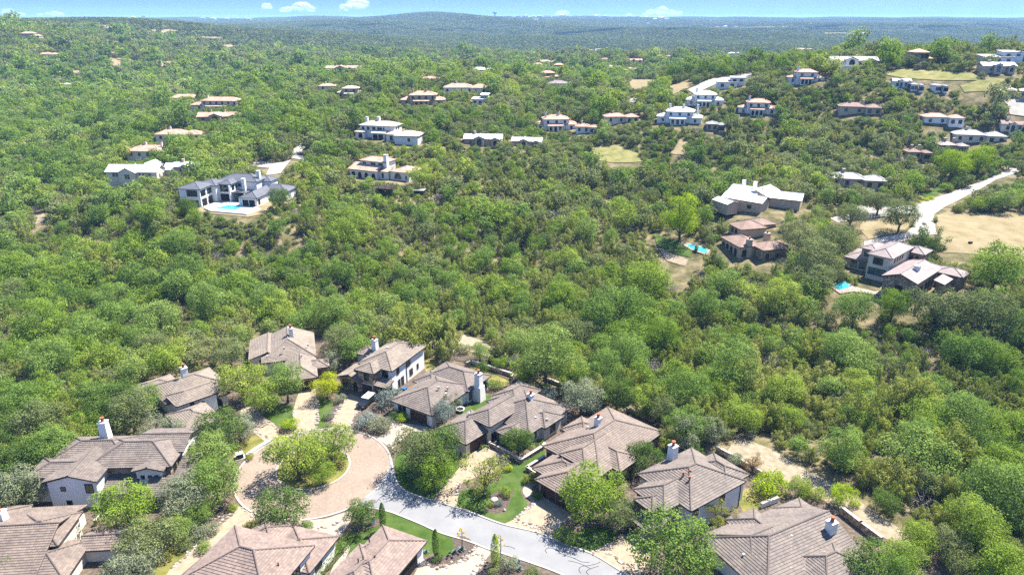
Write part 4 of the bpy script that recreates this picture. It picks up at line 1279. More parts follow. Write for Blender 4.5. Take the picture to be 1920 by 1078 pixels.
h.win(o1, 'f', 0.62, 4.1, 4.2, 2.2, mull=3); h.win(o1, 'f', 0.62, 0.6, 4.2, 1.9, pane='dark_open', mull=2)
h.win(o1, 'r', 0.20, 4.1, 3.0, 2.0, mull=1); h.win(o1, 'r', 0.62, 4.1, 3.0, 2.0, mull=1); h.win(o1, 'r', 0.22, 0.3, 3.0, 2.6, pane='dark_open'); h.win(o1, 'r', 0.66, 0.3, 3.4, 2.6, mull=2)
h.win(o3, 'f', 0.5, 4.0, 4.2, 2.4, mull=2); h.win(o3, 'f', 0.5, 0.2, 4.4, 2.8, mull=2, pane='dark_open'); h.win(o3, 'r', 0.12, 4.6, 1.6, 1.6); h.win(o3, 'r', 0.32, 4.8, 1.2, 1.3)
h.win(o4, 'f', 0.62, 5.0, 3.6, 1.2, mull=2); h.win(o4, 'f', 0.70, 0.3, 6.5, 2.8, mull=4)
h.win(o5, 'f', 0.30, 0.2, 2.2, 2.4, pane='dark_open'); h.win(o5, 'f', 0.70, 0.2, 2.2, 2.4, pane='dark_open'); h.win(o5, 'r', 0.12, 0.8, 1.4, 1.8)
h.chimney(-104.9, 273.6, 3.0, 8.6, 0.62, yaw=YO, pot=False, top=1.0); h.chimney(-100.6, 279.0, 5.0, 10.6, 0.62, yaw=YO, pot=False, top=1.0)
for q in ((-109.6, 270.6), (-103.6, 269.6), (-103.6, 264.1), (-97.2, 263.0), (-114.4, 272.3), (-109.4, 271.2)):
    b = MB(); b.box(q[0], q[1], p.z - 0.5, p.z + (3.5 if q[0] > -109.5 else 6.6), 0.3, 0.3, R(YO)); b.build('column', M['pale_wall'], h.root, root=h.o)
HO = h
# pool deck of the modern house
dk = [(-115.5, 259.6), (-111.2, 255.4), (-96.9, 251.2), (-94.6, 259.1), (-97.5, 263.6), (-104, 265.5), (-104.2, 270.2), (-114.5, 272), (-117.5, 263)]
ZD = 12.35
FOOT.append([(-119, 258), (-111.5, 253.5), (-95.5, 249.5), (-92, 260), (-97, 266), (-116, 272)])
LOWT.append([(-122, 232), (-85, 232), (-88, 252), (-122, 256)])
dd = sheet('pool_deck', dk, ZD, M['concrete'], world=True, kind=None, thick=3.0)
setp(dd, 'white walled pool terrace in front of the modern white house', 'pool deck')
for q in dd.data.polygons: pass
wp = [(-112.0, 259.9), (-103.4, 258.0), (-101.6, 263.3), (-108.6, 264.8)]
setp(sheet('swimming_pool', wp, ZD + 0.03, M['pool'], world=True, kind=None), 'rectangular blue pool set in the white terrace of the modern house', 'pool')
b = MB()
for (q0, q1) in (((-111.2, 255.4), (-96.9, 251.2)), ((-96.9, 251.2), (-94.6, 259.1)), ((-115.5, 259.6), (-111.2, 255.4))):
    A, B = Vector(q0), Vector(q1); d = (B - A); L_ = d.length; d.normalize()
    b.box((A.x + B.x) / 2, (A.y + B.y) / 2, ZD - 3.0, ZD + 0.4, L_ / 2, 0.25, math.atan2(d.y, d.x))
setp(b.build('retaining_wall', M['pale_wall'], None, (A.x, A.y, p.z)), 'low white retaining wall along the front of the modern pool terrace', 'wall')

# Spanish style white house
p = at(715, 338)
h = House('white Spanish style house with red tile roofs, tall chimney and arcade above the wooden deck', p.z, p, 'stucco', 'terra_roof', False, pitch=0.32)
YS = -26
s1 = h.block((-67.4, 310.7), YS, 14.4, 8.5, 7.0, (1, 1), 'x', 0.34)
s2 = h.block((-71.9, 308.0), YS, 15.6, 6.2, 3.7, kind='shed', pitch=0.34)
s3 = h.block((-53.0, 301.7), YS, 10.6, 12, 3.9, (1, 1), None, 0.30)
s4 = h.block((-58.9, 303.6), YS, 6.6, 5, 3.6, kind='shed', pitch=0.34)
for t in (0.12, 0.19, 0.45, 0.52, 0.58, 0.75, 0.81, 0.87): h.win(s1, 'f', t, 4.7, 0.55, 1.5, mull=0)
for t in (0.15, 0.38, 0.62, 0.88): h.win(s2, 'f', t, 0.2, 1.7, 1.5, True, 'dark_open')
h.win(s2, 'r', 0.5, 0.2, 1.6, 1.5, True, 'dark_open'); h.win(s3, 'f', 0.4, 0.9, 3.4, 0.6, True, 'glass', mull=2); h.win(s3, 'f', 0.85, 1.0, 0.6, 1.4); h.win(s4, 'f', 0.5, 0.8, 1.0, 1.5, True)
h.chimney(-54.4, 305.6, -1, 10.0, 0.85, yaw=YS, pot=False, top=0.94)

# long white house above it
p = at(730, 264)
h = House('long white two storey house with cream hip roof and side garage above the Spanish house', p.z, p, 'stucco', 'buff_roof', False, pitch=0.34)
YT = -16
t1 = h.block((-78.4, 367.6), YT, 20, 10.5, 6.4, (1, 1), 'x', 0.36, base=-4)
t2 = h.block((-58.5, 351.6), YT + 6, 13, 11, 3.5, (1, 1), 'x', 0.36, base=-4)
t3 = h.block((-71.5, 362.4), YT, 8, 4.6, 3.2, kind='shed', pitch=0.3, base=-4)
t4 = h.block((-80.5, 365.6), YT, 6, 8, 3.4, (1, 1), None, 0.36, base=-4)
t5 = h.block((-63.5, 357.0), YT, 8, 9, 3.4, (1, 1), None, 0.36, base=-4)
for t in (0.09, 0.24): h.win(t1, 'f', t, 4.0, 1.2, 1.5)
h.win(t1, 'f', 0.41, 3.6, 1.5, 1.9); h.win(t1, 'f', 0.58, 3.3, 2.4, 2.1, mull=3); h.win(t1, 'f', 0.70, 4.2, 0.6, 1.1); h.win(t1, 'r', 0.3, 4.2, 0.8, 1.4); h.win(t1, 'r', 0.6, 4.2, 0.8, 1.4)
for t in (0.25, 0.7): h.win(t3, 'f', t, 0.2, 2.4, 2.2, pane='dark_open')
h.win(t4, 'f', 0.55, 0.3, 2.0, 1.3, True, 'dark_open'); h.win(t2, 'f', 0.62, 0.8, 1.1, 1.5); h.win(t5, 'f', 0.4, 0.4, 1.4, 2.0)
h.chimney(-74.5, 371.5, 4, 9.8, 0.7, yaw=YT, pot=False); h.chimney(-68.5, 371.0, 4, 10.0, 0.8, yaw=YT, pot=False)

# white board house with metal roof
p = at(250, 339)
h = House('white board house with white metal gable roof and paired dark windows on the left slope', p.z, p, 'cream', 'white_metal', False, 'white_trim', pitch=0.5)
YP = -3
c0 = eave(h, (195, 322), (281, 324), 5.5)[0]
p1 = h.block(c0, YP, 24, 9, 5.4, (0, 0), 'x', 0.55, base=-3)
p2 = h.block((c0[0] + 6.3, c0[1] - 1.6), YP, 8.4, 9, 5.3, (0, 0), 'y', 0.52, base=-3)
p3 = h.block((c0[0] + 23, c0[1] + 6), YP + 6, 10, 9, 5.0, (0, 0), 'x', 0.5, base=-3)
p4 = h.block((c0[0] + 10, c0[1] + 9), YP, 8, 10, 5.4, (0, 0), 'y', 0.5, base=-3)
for t in (0.14, 0.20, 0.74, 0.80, 0.86): h.win(p1, 'f', t, 3.1, 1.0, 1.7)
h.win(p1, 'f', 0.66, 3.9, 0.9, 0.9); h.win(p2, 'f', 0.42, 2.4, 1.0, 2.0); h.win(p2, 'f', 0.58, 2.4, 1.0, 2.0); h.win(p1, 'r', 0.3, 2.4, 1.0, 1.8); h.win(p1, 'r', 0.7, 2.4, 1.0, 1.8)

# white metal roofed house with tan walls
p = at(1412, 392)
h = House('house of many white metal gable roofs with tan walls and three square chimneys', p.z, p, 'tan', 'white_metal', False, 'brown_trim', pitch=0.42)
q0 = eave(h, (1352, 369), (1434, 383), 3.6); YW = q0[1]
w1 = h.block(q0[0], YW, 16.5, 8, 3.6, (0, 0), 'x', 0.42)
q1 = eave(h, (1363, 358), (1395, 362), 4.5)[0]; w2 = h.block(q1, YW, 12, 10, 4.4, (0, 0), 'x', 0.42)
q1 = eave(h, (1394, 361), (1424, 370), 4.5)[0]; w3 = h.block(q1, YW, 10, 13, 4.2, (0, 0), 'y', 0.40)
q1 = eave(h, (1436, 369), (1478, 366), 4.2)[0]; w4 = h.block(q1, YW + 14, 13, 9, 4.0, (0, 0), 'x', 0.40)
q1 = eave(h, (1335, 373), (1357, 393), 3.2)[0]; w5 = h.block(q1, YW - 25, 9, 6, 3.0, (0, 0), 'x', 0.34)
h.win(w1, 'l', 0.5, 0.8, 1.6, 1.4); h.win(w3, 'f', 0.5, 0.8, 2.4, 1.6); h.win(w1, 'f', 0.7, 0.8, 1.5, 1.3)
for q, zz in (((1395, 344), 6), ((1416, 347), 6), ((1410, 358), 5)):
    A = g(*q, p.z + zz); h.chimney(A[0], A[1], 2, zz + 1.2, 0.6, yaw=YW, pot=False, top=1.0)

# open ground in front of the mid-distance houses, lower growth beyond it
for q in list(FOOT):
    if min(v[1] for v in q) > 172:
        for dy in (4, 7): EXCL.append([(x * (1 - dy / y), y - dy) for x, y in q])
        for dy in (12, 20, 28): LOWT.append([(x * (1 - dy / y), y - dy) for x, y in q])
# ---- generic houses farther off
def far_house(px, py, wpx, label, floors=1, wall='stucco', roof='terra_roof', yaw=0, style='long', chim=1, group=None, pitch=0.4, clear=8, arch=False):
    p = at(px, py)
    d = p.y * _c + (CAMZ - p.z) * _s
    Wd = wpx / FOC * d
    h = House(label, p.z, p, wall, roof, False, 'brown_trim' if roof not in ('white_metal', 'slate_roof') else 'white_trim', pitch=pitch, group=group)
    ya = R(yaw)
    T = Vector((math.cos(ya), math.sin(ya))); Nn = Vector((-T.y, T.x))
    o = Vector((p.x, p.y))
    P = lambda a, b: tuple(o + T * a + Nn * b)
    e2, e1 = 6.4, 3.5
    def wins(B, side, n, z, w=1.2, hh=1.5, pane='glass', a=False):
        for i in range(n): h.win(B, side, (i + 0.5) / n, z, w, hh, a, pane, mull=1 if w > 1 else 0)
    if style == 'long':
        D = max(7, min(12, Wd * 0.42))
        m = h.block(P(-Wd / 2, 0), yaw, Wd * 0.66, D, e1 + (e2 - e1) * (floors - 1), base=-4)
        k = h.block(P(Wd * 0.08, -2), yaw, Wd * 0.42, D * 0.9, e1, base=-4)
        n = max(2, int(Wd / 7))
        wins(m, 'f', n, 1.0)
        if floors > 1: wins(m, 'f', n, 4.1, 1.2, 1.3)
        wins(k, 'f', 2, 0.8, 1.5, 1.7, 'glass', arch)
    elif style == 'two':
        D = max(7, min(11, Wd * 0.42))
        m = h.block(P(-Wd * 0.30, 1), yaw, Wd * 0.62, D, e2, base=-4)
        l = h.block(P(-Wd * 0.5, 2), yaw, Wd * 0.3, D * 0.8, e1, base=-4)
        r = h.block(P(Wd * 0.2, 0.5), yaw, Wd * 0.3, D, e1, base=-4)
        k = h.block(P(-Wd * 0.2, -1.6), yaw, Wd * 0.36, 3.4, e1 - 0.4, kind='shed', pitch=0.3, base=-4)
        n = max(2, int(Wd * 0.62 / 4.2))
        wins(m, 'f', n, 4.2, 1.2, 1.4); wins(k, 'f', 3, 0.1, 1.3, 2.2 if not arch else 1.6, 'dark_open', arch); wins(r, 'f', 1, 1.0); wins(l, 'f', 1, 1.0); wins(m, 'r', 2, 4.2)
    elif style == 'tower':
        D = 10
        m = h.block(P(-Wd * 0.5, 0), yaw, Wd * 0.75, D, e2 + 1, base=-4)
        k = h.block(P(Wd * 0.2, 1), yaw, Wd * 0.3, D * 0.8, e1 + 0.5, base=-4)
        wins(m, 'f', 3, 4.2, 2.3, 2.2); wins(m, 'f', 3, 0.3, 2.3, 2.4, 'dark_open')
    elif style == 'gables':
        D = max(7, min(11, Wd * 0.45))
        m = h.block(P(-Wd / 2, 0), yaw, Wd, D, e1 + (e2 - e1) * (floors - 1), (0, 0), 'x', base=-4)
        k = h.block(P(-Wd * 0.22, -2), yaw, Wd * 0.28, D, e1 + 0.6 + (e2 - e1) * (floors - 1), (0, 0), 'y', base=-4)
        k2 = h.block(P(Wd * 0.2, -1.5), yaw, Wd * 0.24, D, e1, (0, 0), 'y', base=-4)
        h.win(k, 'f', 0.5, 0.3, min(3.0, Wd * 0.12), 2.4 if floors == 1 else 4.2, True, 'glass'); h.win(k2, 'f', 0.5, 0.5, min(2.4, Wd * 0.1), 1.4, True, 'dark_open')
        wins(m, 'f', max(2, int(Wd / 6)), 1.0)
    else:   # flat-roofed modern
        D = max(7, min(11, Wd * 0.45))
        m = h.block(P(-Wd / 2, 0), yaw, Wd * 0.7, D, e1, kind='shed', pitch=0.10, base=-4)
        k = h.block(P(-Wd * 0.05, 2), yaw, Wd * 0.5, D * 0.8, e1 + 2.4, kind='shed', pitch=0.10, base=-4)
        wins(m, 'f', max(2, int(Wd / 6)), 0.8, 1.8, 1.6); wins(k, 'f', 2, 3.9, 1.8, 1.0)
    for i in range(chim):
        q = P(Wd * (-0.22 + 0.3 * i), D * 0.55)
        h.chimney(q[0], q[1], 2.5, h.blocks[0]['zr'] - p.z + 1.2, 0.55, wall if wall != 'pale_wall' else 'stucco', roof == 'terra_roof', yaw, 0.9)
    EXCL.append([P(-Wd * 0.5, -clear), P(Wd * 0.5, -clear), P(Wd * 0.5 + 1, 1), P(-Wd * 0.5 - 1, 1)])
    dep = 30 + d * 0.06
    LOWT.append([P(-Wd * 0.52, -clear - dep), P(Wd * 0.52, -clear - dep), P(Wd * 0.52, -clear), P(-Wd * 0.52, -clear)])
    return h


FH = [
    (905, 274, 66, 'low house with long pale metal gable roof and stone chimney between the oaks', 1, 'tan', 'white_metal', -4, 'gables', 1),
    (987, 278, 52, 'pale metal gable roofed house with teal window right of the chimney roof', 1, 'tan', 'white_metal', -8, 'gables', 0),
    (1043, 246, 74, 'light blue house with pair of red tiled hip roofs and small red porch', 2, 'pale_wall', 'terra_roof', 4, 'two', 2),
    (1100, 250, 40, 'low red tiled annex with white chimney beside the light blue house', 1, 'stucco', 'terra_roof', -6, 'long', 1),
    (1166, 231, 58, 'house with square pink tile hip roof and one dark chimney near the clearing', 1, 'cream', 'terra_roof', 6, 'long', 1),
    (1272, 233, 76, 'white farmhouse with pale roofs, white chimneys and shaded timber porch', 2, 'stucco', 'white_metal', -16, 'two', 3),
    (1321, 200, 70, 'white two storey house with white roof and broad glazed ground floor', 2, 'stucco', 'white_metal', -10, 'two', 1),
    (1420, 216, 72, 'white two storey villa with orange red hip roof and arcaded terrace', 2, 'stucco', 'terra_roof', -14, 'two', 1, True),
    (1602, 126, 88, 'white modern hilltop house with pale blue roofs and long white pool wall', 1, 'stucco', 'grey_roof', -6, 'gables', 0),
    (1731, 124, 40, 'stone hilltop house with two levels of wide dark windows under hip roof', 2, 'tan', 'orange_roof', -2, 'tower', 0),
    (1873, 137, 62, 'hilltop house with great arched stone window gable and pale metal roof', 1, 'tan', 'white_metal', -4, 'gables', 1),
    (1885, 120, 80, 'long grey blue hilltop building with flat pale roof at the frame edge', 1, 'pale_wall', 'grey_roof', -5, 'flat', 0),
    (1742, 96, 48, 'pinkish roofed house on the skyline behind the two level stone house', 1, 'tan', 'terra_roof', 0, 'long', 2),
    (1835, 104, 56, 'pink tiled house on the skyline left of the grey blue building', 1, 'cream', 'terra_roof', -4, 'long', 0),
    (1580, 95, 26, 'dark red roofed little house on the skyline just left of the big oak', 1, 'brown_roof', 'terra_roof', 0, 'gables', 1),
    (1508, 96, 34, 'red roofed skyline house with separate square chimney', 1, 'tan', 'terra_roof', 0, 'long', 1),
    (1458, 110, 38, 'brown two storey skyline house with terracotta roof at the ridge end', 2, 'tan', 'terra_roof', -10, 'two', 0),
    (1378, 104, 24, 'small white roofed house on the ridge behind the orange roof', 1, 'stucco', 'white_metal', 0, 'long', 0),
    (1328, 118, 52, 'flat spread terracotta roof house at the left end of the ridge', 1, 'tan', 'buff_roof', -4, 'long', 0),
    (1365, 131, 78, 'wide glowing orange tiled roof house half sunk in trees on the ridge', 1, 'cream', 'orange_roof', -3, 'long', 0),
    (1372, 166, 56, 'grey modern house with stepped flat roofs beside the ridge road', 1, 'pale_wall', 'grey_roof', -8, 'flat', 0),
    (1512, 158, 66, 'long white villa with low red roofs in the middle of the ridge slope', 1, 'stucco', 'terra_roof', -8, 'two', 1),
    (1612, 214, 76, 'brown red tiled long house with two stone chimneys on the right slope', 1, 'tan', 'brown_roof', -16, 'long', 2),
    (1768, 234, 70, 'white walled house with stepped red tile roofs above the grey roofs', 1, 'stucco', 'terra_roof', -10, 'long', 0),
    (1690, 166, 34, 'small grey gabled house below the hilltop meadow', 1, 'pale_wall', 'grey_roof', -14, 'gables', 0),
    (1718, 172, 24, 'grey hip roof tucked right of the small grey gabled house', 1, 'pale_wall', 'grey_roof', -24, 'long', 0),
    (1763, 174, 22, 'little grey roof alone in the trees under the meadow', 1, 'pale_wall', 'grey_roof', 0, 'long', 0),
    (1903, 184, 52, 'low tan house by the curving pale drive at the right edge', 1, 'tan', 'buff_roof', -4, 'long', 0),
    (1341, 246, 36, 'dark low garden building with grey roof under the white villa', 1, 'tan', 'grey_roof', -12, 'long', 0),
    (1836, 268, 88, 'broad grey hip roofed house with upper glazed gable near the bright green trees', 1, 'cream', 'grey_roof', -14, 'long', 1),
    (1900, 248, 44, 'cream house with brown gable roof at the right edge beyond the grey hip roof', 1, 'cream', 'brown_roof', -20, 'gables', 1),
    (1786, 287, 52, 'grey brown roofed house with two pale square chimneys behind the bright green trees', 1, 'tan', 'mauve_roof', -8, 'long', 2),
    (1722, 300, 44, 'low brown roof with two brick chimneys left of the bright green trees', 1, 'tan', 'brown_roof', -6, 'long', 2),
    (1606, 352, 100, 'grey hip roofed house with wide pale chimney left of the pale road', 1, 'tan', 'grey_roof', -12, 'long', 1),
    (355, 327, 60, 'low white roofed cottage with stone chimney behind the modern house', 1, 'tan', 'white_metal', 4, 'gables', 1),
    (286, 297, 104, 'cream house with sunlit terracotta hip roofs and two stout chimneys on the left', 1, 'cream', 'terra_roof', -4, 'long', 2, True),
    (335, 264, 86, 'terracotta roofed house with one tall chimney behind the two chimney house', 1, 'cream', 'terra_roof', 5, 'long', 1),
    (412, 230, 74, 'yellow brown house with low tile roofs in front of the large terracotta house', 1, 'tan', 'terra_roof', 6, 'gables', 2),
    (410, 208, 104, 'large terracotta roofed two storey house with grey blue upper wall', 2, 'cream', 'terra_roof', -4, 'two', 1),
    (357, 192, 74, 'long low terracotta roof at the left of the large terracotta house', 1, 'tan', 'terra_roof', 10, 'long', 0),
    (645, 141, 60, 'pinkish stone house with several steep gables far back in the woods', 2, 'tan', 'terra_roof', 4, 'gables', 2),
    (620, 170, 40, 'house with bright terracotta roof left of the yellow house', 1, 'cream', 'orange_roof', 5, 'long', 1),
    (656, 184, 46, 'yellow walled house with tan hip roof', 1, 'tan', 'buff_roof', 0, 'two', 0),
    (792, 199, 76, 'stone two storey house with many gables and tan tile roof', 2, 'tan', 'terra_roof', 2, 'two', 2),
    (874, 175, 78, 'long house of two red hip roofs with white walls on the middle rise', 1, 'stucco', 'terra_roof', 0, 'long', 1),
    (900, 197, 30, 'small white modern house with flat pale roofs below the two red hip roofs', 1, 'stucco', 'white_metal', -10, 'flat', 0),
    (812, 157, 42, 'red roofed house with white chimney on the middle rise', 1, 'tan', 'terra_roof', 0, 'long', 1),
    (905, 139, 40, 'pale roofed house with hip roof seen against the far valley', 1, 'cream', 'white_metal', -4, 'long', 0),
    (887, 130, 34, 'terracotta roofed house touching the top of the pale roofed house', 1, 'tan', 'terra_roof', 0, 'long', 0),
    (922, 126, 36, 'row of white gables at the edge of the far valley', 1, 'stucco', 'white_metal', 0, 'gables', 0),
    (1008, 131, 30, 'ochre house with pink roof at the left of the middle cluster', 1, 'tan', 'terra_roof', 0, 'two', 0),
    (1048, 132, 28, 'ochre walled house at the middle of the distant cluster', 1, 'tan', 'orange_roof', 0, 'two', 0),
    (1028, 152, 40, 'brown two storey house with flat hip roof in front of the distant cluster', 2, 'tan', 'terra_roof', 4, 'two', 0),
    (1056, 166, 52, 'grey brown hip roofed house with blue grey loggia in front of the cluster', 1, 'pale_wall', 'mauve_roof', -6, 'long', 0),
    (1080, 135, 28, 'dark pink roofed house right of the ochre walled house', 1, 'tan', 'terra_roof', 0, 'long', 1),
    (1028, 121, 40, 'long pale pink roofed house behind the ochre houses', 1, 'cream', 'terra_roof', 0, 'long', 0),
    (1122, 117, 40, 'brick red roofed house alone on the edge of the valley', 1, 'tan', 'brown_roof', 0, 'long', 0),
    (1150, 132, 32, 'pink roofed house right of the lone brick red roof', 1, 'tan', 'terra_roof', 0, 'long', 0),
    (1186, 135, 18, 'tiny tan house next to the pink roofed house on the plateau', 1, 'tan', 'terra_roof', 0, 'long', 0),
    (1190, 119, 26, 'row of small pink roofs on the valley edge', 1, 'cream', 'terra_roof', 0, 'gables', 0),
    (1245, 111, 28, 'brownish house at the right end of the valley edge row', 1, 'tan', 'brown_roof', 0, 'long', 0),
    (120, 171, 34, 'white flat roof almost hidden in the left woods', 1, 'stucco', 'white_metal', 6, 'flat', 0),
    (158, 177, 14, 'tiny white shed roof in the left woods', 1, 'stucco', 'white_metal', 0, 'long', 0),
    (223, 198, 38, 'white roof with raised middle alone in the left woods', 1, 'stucco', 'white_metal', -10, 'gables', 0),
    (90, 108, 38, 'cream hillside house with long red roof low on the left hill', 1, 'cream', 'terra_roof', 0, 'long', 0),
    (57, 73, 38, 'large pink roofed house high on the left hill', 2, 'tan', 'terra_roof', 0, 'long', 0),
    (212, 105, 17, 'small tan house with pink roof alone on the left hill', 1, 'tan', 'terra_roof', 0, 'long', 0),
    (117, 81, 18, 'small grey and cream house between the red roofs on the left hill', 1, 'cream', 'buff_roof', 0, 'long', 0),
    (1105, 98, 30, 'pair of pale buildings far down in the valley', 1, 'stucco', 'buff_roof', 0, 'long', 0),
    (1118, 97, 22, 'long pale green roofed building in the far valley', 1, 'pale_wall', 'grey_roof', 0, 'flat', 0),
]
for f in FH:
    a = list(f)
    far_house(a[0], a[1], a[2] * (1.12 if 380 < a[0] < 1300 else 1.0), a[3], a[4], a[5], a[6] if a[6] in M else 'terra_roof', a[7], a[8], a[9], None, 0.4, 8, a[10] if len(a) > 10 else False)
# pool wall of the hilltop house
p = at(1600, 128); b = MB(); d = p.y
b.box(p.x - 1, p.y - 3, p.z - 3, p.z + 1.6, 14, 0.4, R(-6))
setp(b.build('garden_wall', M['pale_wall'], None, tuple(p)), 'long pale blue white wall below the white hilltop house', 'wall')
p = at(1732, 129); b = MB(); b.box(p.x, p.y - 2, p.z - 2, p.z + 2.2, 6.5, 0.5, 0)
setp(b.build('garden_wall', M['stone'], None, tuple(p)), 'stone retaining wall below the two level hilltop house', 'wall')
for h_ in (HM, HO):
    pass
# ------------------------------------------------------------------ vegetation prototypes
def quads(P, N, size, elong=None, rng=nr, flat=0.75):
    """leaf sprays: irregular quads at P facing roughly N; elong = long-axis directions"""
    n = len(P)
    N = N + rng.normal(0, flat * 0.55, (n, 3)) + np.array([0.12, 0.08, 0.30])
    N /= np.linalg.norm(N, axis=1)[:, None] + 1e-9
    A = rng.normal(0, 1, (n, 3)) if elong is None else elong + rng.normal(0, 0.25, (n, 3))
    T = A - N * (A * N).sum(1)[:, None]
    T /= np.linalg.norm(T, axis=1)[:, None] + 1e-9
    B = np.cross(N, T)
    s = np.broadcast_to(np.asarray(size, float), (n,)) * rng.uniform(0.65, 1.35, n)
    la = s * (1.0 if elong is None else 2.0)
    lb = s * (1.0 if elong is None else 0.62)
    j = rng.uniform(0.55, 1.15, (n, 4))
    q = [P + T * (la * j[:, 0])[:, None] * 0.6, P + B * (lb * j[:, 1])[:, None] * 0.6,
         P - T * (la * j[:, 2])[:, None] * 0.6, P - B * (lb * j[:, 3])[:, None] * 0.6]
    V = np.stack(q, 1).reshape(-1, 3)
    F = np.arange(4 * n).reshape(n, 4)
    return V, F


def crown_lobes(seed, n, lobes, rx=1.0, rz=0.8, zc=1.0, lr=(0.30, 0.46), size=0.08, gap=0.0):
    """broadleaf crown of radius 1: leaf sprays over many separate leaf clumps, open in between"""
    r = np.random.default_rng(seed)
    c = []
    while len(c) < lobes:
        p = r.uniform(-1, 1, 3)
        q = math.sqrt(p @ p)
        if 0.35 < q < 1 and p[2] > -0.7 and all(np.linalg.norm(p - o) > 0.26 for o in c[-12:]): c.append(p)
    c = np.array(c)
    rad = r.uniform(*lr, lobes)
    c = c * np.array([rx, rx, rz])[None] * (1 - rad * 0.55)[:, None]
    # lopsided outline
    az = np.arctan2(c[:, 1], c[:, 0]); ph = r.uniform(0, 6.28, 3)
    c[:, :2] *= (1 + 0.14 * np.sin(2 * az + ph[0]) + 0.10 * np.sin(3 * az + ph[1]))[:, None]
    c[:, 2] += zc
    w = rad ** 2; w /= w.sum()
    m = n * 2
    k = r.choice(lobes, m, p=w)
    d = r.normal(0, 1, (m, 3)); d[:, 2] += 0.35
    d /= np.linalg.norm(d, axis=1)[:, None]
    sh = 1 + 0.22 * np.sin(d[:, 0] * 5 + k * 1.7) * np.sin(d[:, 1] * 5 + k * 2.3) + 0.12 * np.sin(d[:, 2] * 9 + k)
    P = c[k] + d * (rad[k] * sh)[:, None] * r.uniform(0.62, 1.16, m)[:, None] * np.array([1.12, 1.12, 0.86])
    dist = np.linalg.norm(P[:, None] - c[None], axis=2) / rad[None]
    dist[np.arange(m), k] = 9
    keep = dist.min(1) > 0.62
    P, d, k = P[keep][:n], d[keep][:n], k[keep][:n]
    V, F = quads(P, d, size, None, r, 1.0)
    tl = r.uniform(0, 1, lobes)
    tint = np.clip(0.5 * tl[k] + 0.5 * r.uniform(0, 1, len(P)), 0, 1)
    return V, F, tint, c, rad


def crown_juniper(seed, n, plumes=13, size=0.075, h=1.7):
    r = np.random.default_rng(seed)
    az = r.uniform(0, 2 * math.pi, plumes) + np.arange(plumes) * 2.4
    el = r.uniform(0.35, 1.45, plumes)
    ln = h * r.uniform(0.55, 0.85, plumes) * (0.62 + 0.38 * np.sin(el))
    D = np.stack([np.cos(az) * np.cos(el), np.sin(az) * np.cos(el), np.sin(el)], 1)
    k = r.integers(0, plumes, n)
    t = r.uniform(0.18, 1, n) ** 0.8
    off = r.normal(0, 1, (n, 3)); off /= np.linalg.norm(off, axis=1)[:, None]
    wid = 0.34 * np.sqrt(np.clip(1.04 - t, 0, 1)) + 0.04
    P = D[k] * (ln[k] * t)[:, None] + off * (wid * r.uniform(0.6, 1.1, n))[:, None]
    P[:, 2] += 0.16
    P[:, 2] = np.maximum(P[:, 2], 0.06)
    lx = D[k] * 0.7 + off * 0.6 + np.array([0, 0, 0.75])
    lx /= np.linalg.norm(lx, axis=1)[:, None]
    V, F = quads(P, off + np.array([0, 0, 0.3]), size, lx, r, 0.7)
    tint = np.clip(0.35 * r.uniform(0, 1, plumes)[k] + 0.25 * t + 0.4 * r.uniform(0, 1, n), 0, 1)
    return V, F, tint, D * ln[:, None], ln


def limbs(tips, z0=0.0, r0=0.055, seed=0, n=5):
    b = MB(); r = random.Random(seed)
    top = 0.45
    b.tube([(0, 0, -0.15), (0.01, 0.0, top * 0.5), (0.03, -0.02, top)], [r0 * 1.3, r0, r0 * 0.85], n)
    for t in tips:
        m = (t[0] * 0.45 + r.uniform(-.05, .05), t[1] * 0.45 + r.uniform(-.05, .05), top + (t[2] - top) * 0.55)
        b.tube([(0.02, -0.01, top * 0.8), m, tuple(t)], [r0 * 0.7, r0 * 0.42, r0 * 0.15], 4)
    return b


def dead_branches(seed, n1=7, n2=6):
    b = MB(); r = random.Random(seed)
    b.tube([(0, 0, -0.1), (0.02, 0, 0.5), (0.0, 0.04, 1.0)], [0.06, 0.045, 0.02], 4)
    for i in range(n1):
        a = i * 2.4 + r.uniform(-.4, .4); z = r.uniform(0.15, 0.7); L = r.uniform(0.7, 1.15)
        d = Vector((math.cos(a), math.sin(a), r.uniform(0.35, 1.1))).normalized()
        p0 = Vector((0, 0, z)); p1 = p0 + d * L * 0.5; p2 = p0 + d * L + Vector((0, 0, 0.1))
        b.tube([p0, p1, p2], [0.032, 0.02, 0.008], 3)
        for j in range(n2):
            s = p0 + d * L * r.uniform(0.3, 0.95)
            e = s + Vector((r.uniform(-.3, .3), r.uniform(-.3, .3), r.uniform(-0.02, .35)))
            b.tube([s, e], [0.014, 0.005], 3)
    return b


def twig_quads(seed, n, h=1.5, size=0.05):
    r = np.random.default_rng(seed)
    P = r.normal(0, 0.42, (n, 3)); P[:, 2] = r.uniform(0.15, h * 0.8, n)
    L = P * np.array([1, 1, 0.2]) + np.array([0, 0, 0.5]) + r.normal(0, .3, (n, 3))
    L /= np.linalg.norm(L, axis=1)[:, None]
    return quads(P, r.normal(0, 1, (n, 3)), size, L, r)


CROWN, TRUNK = {}, {}


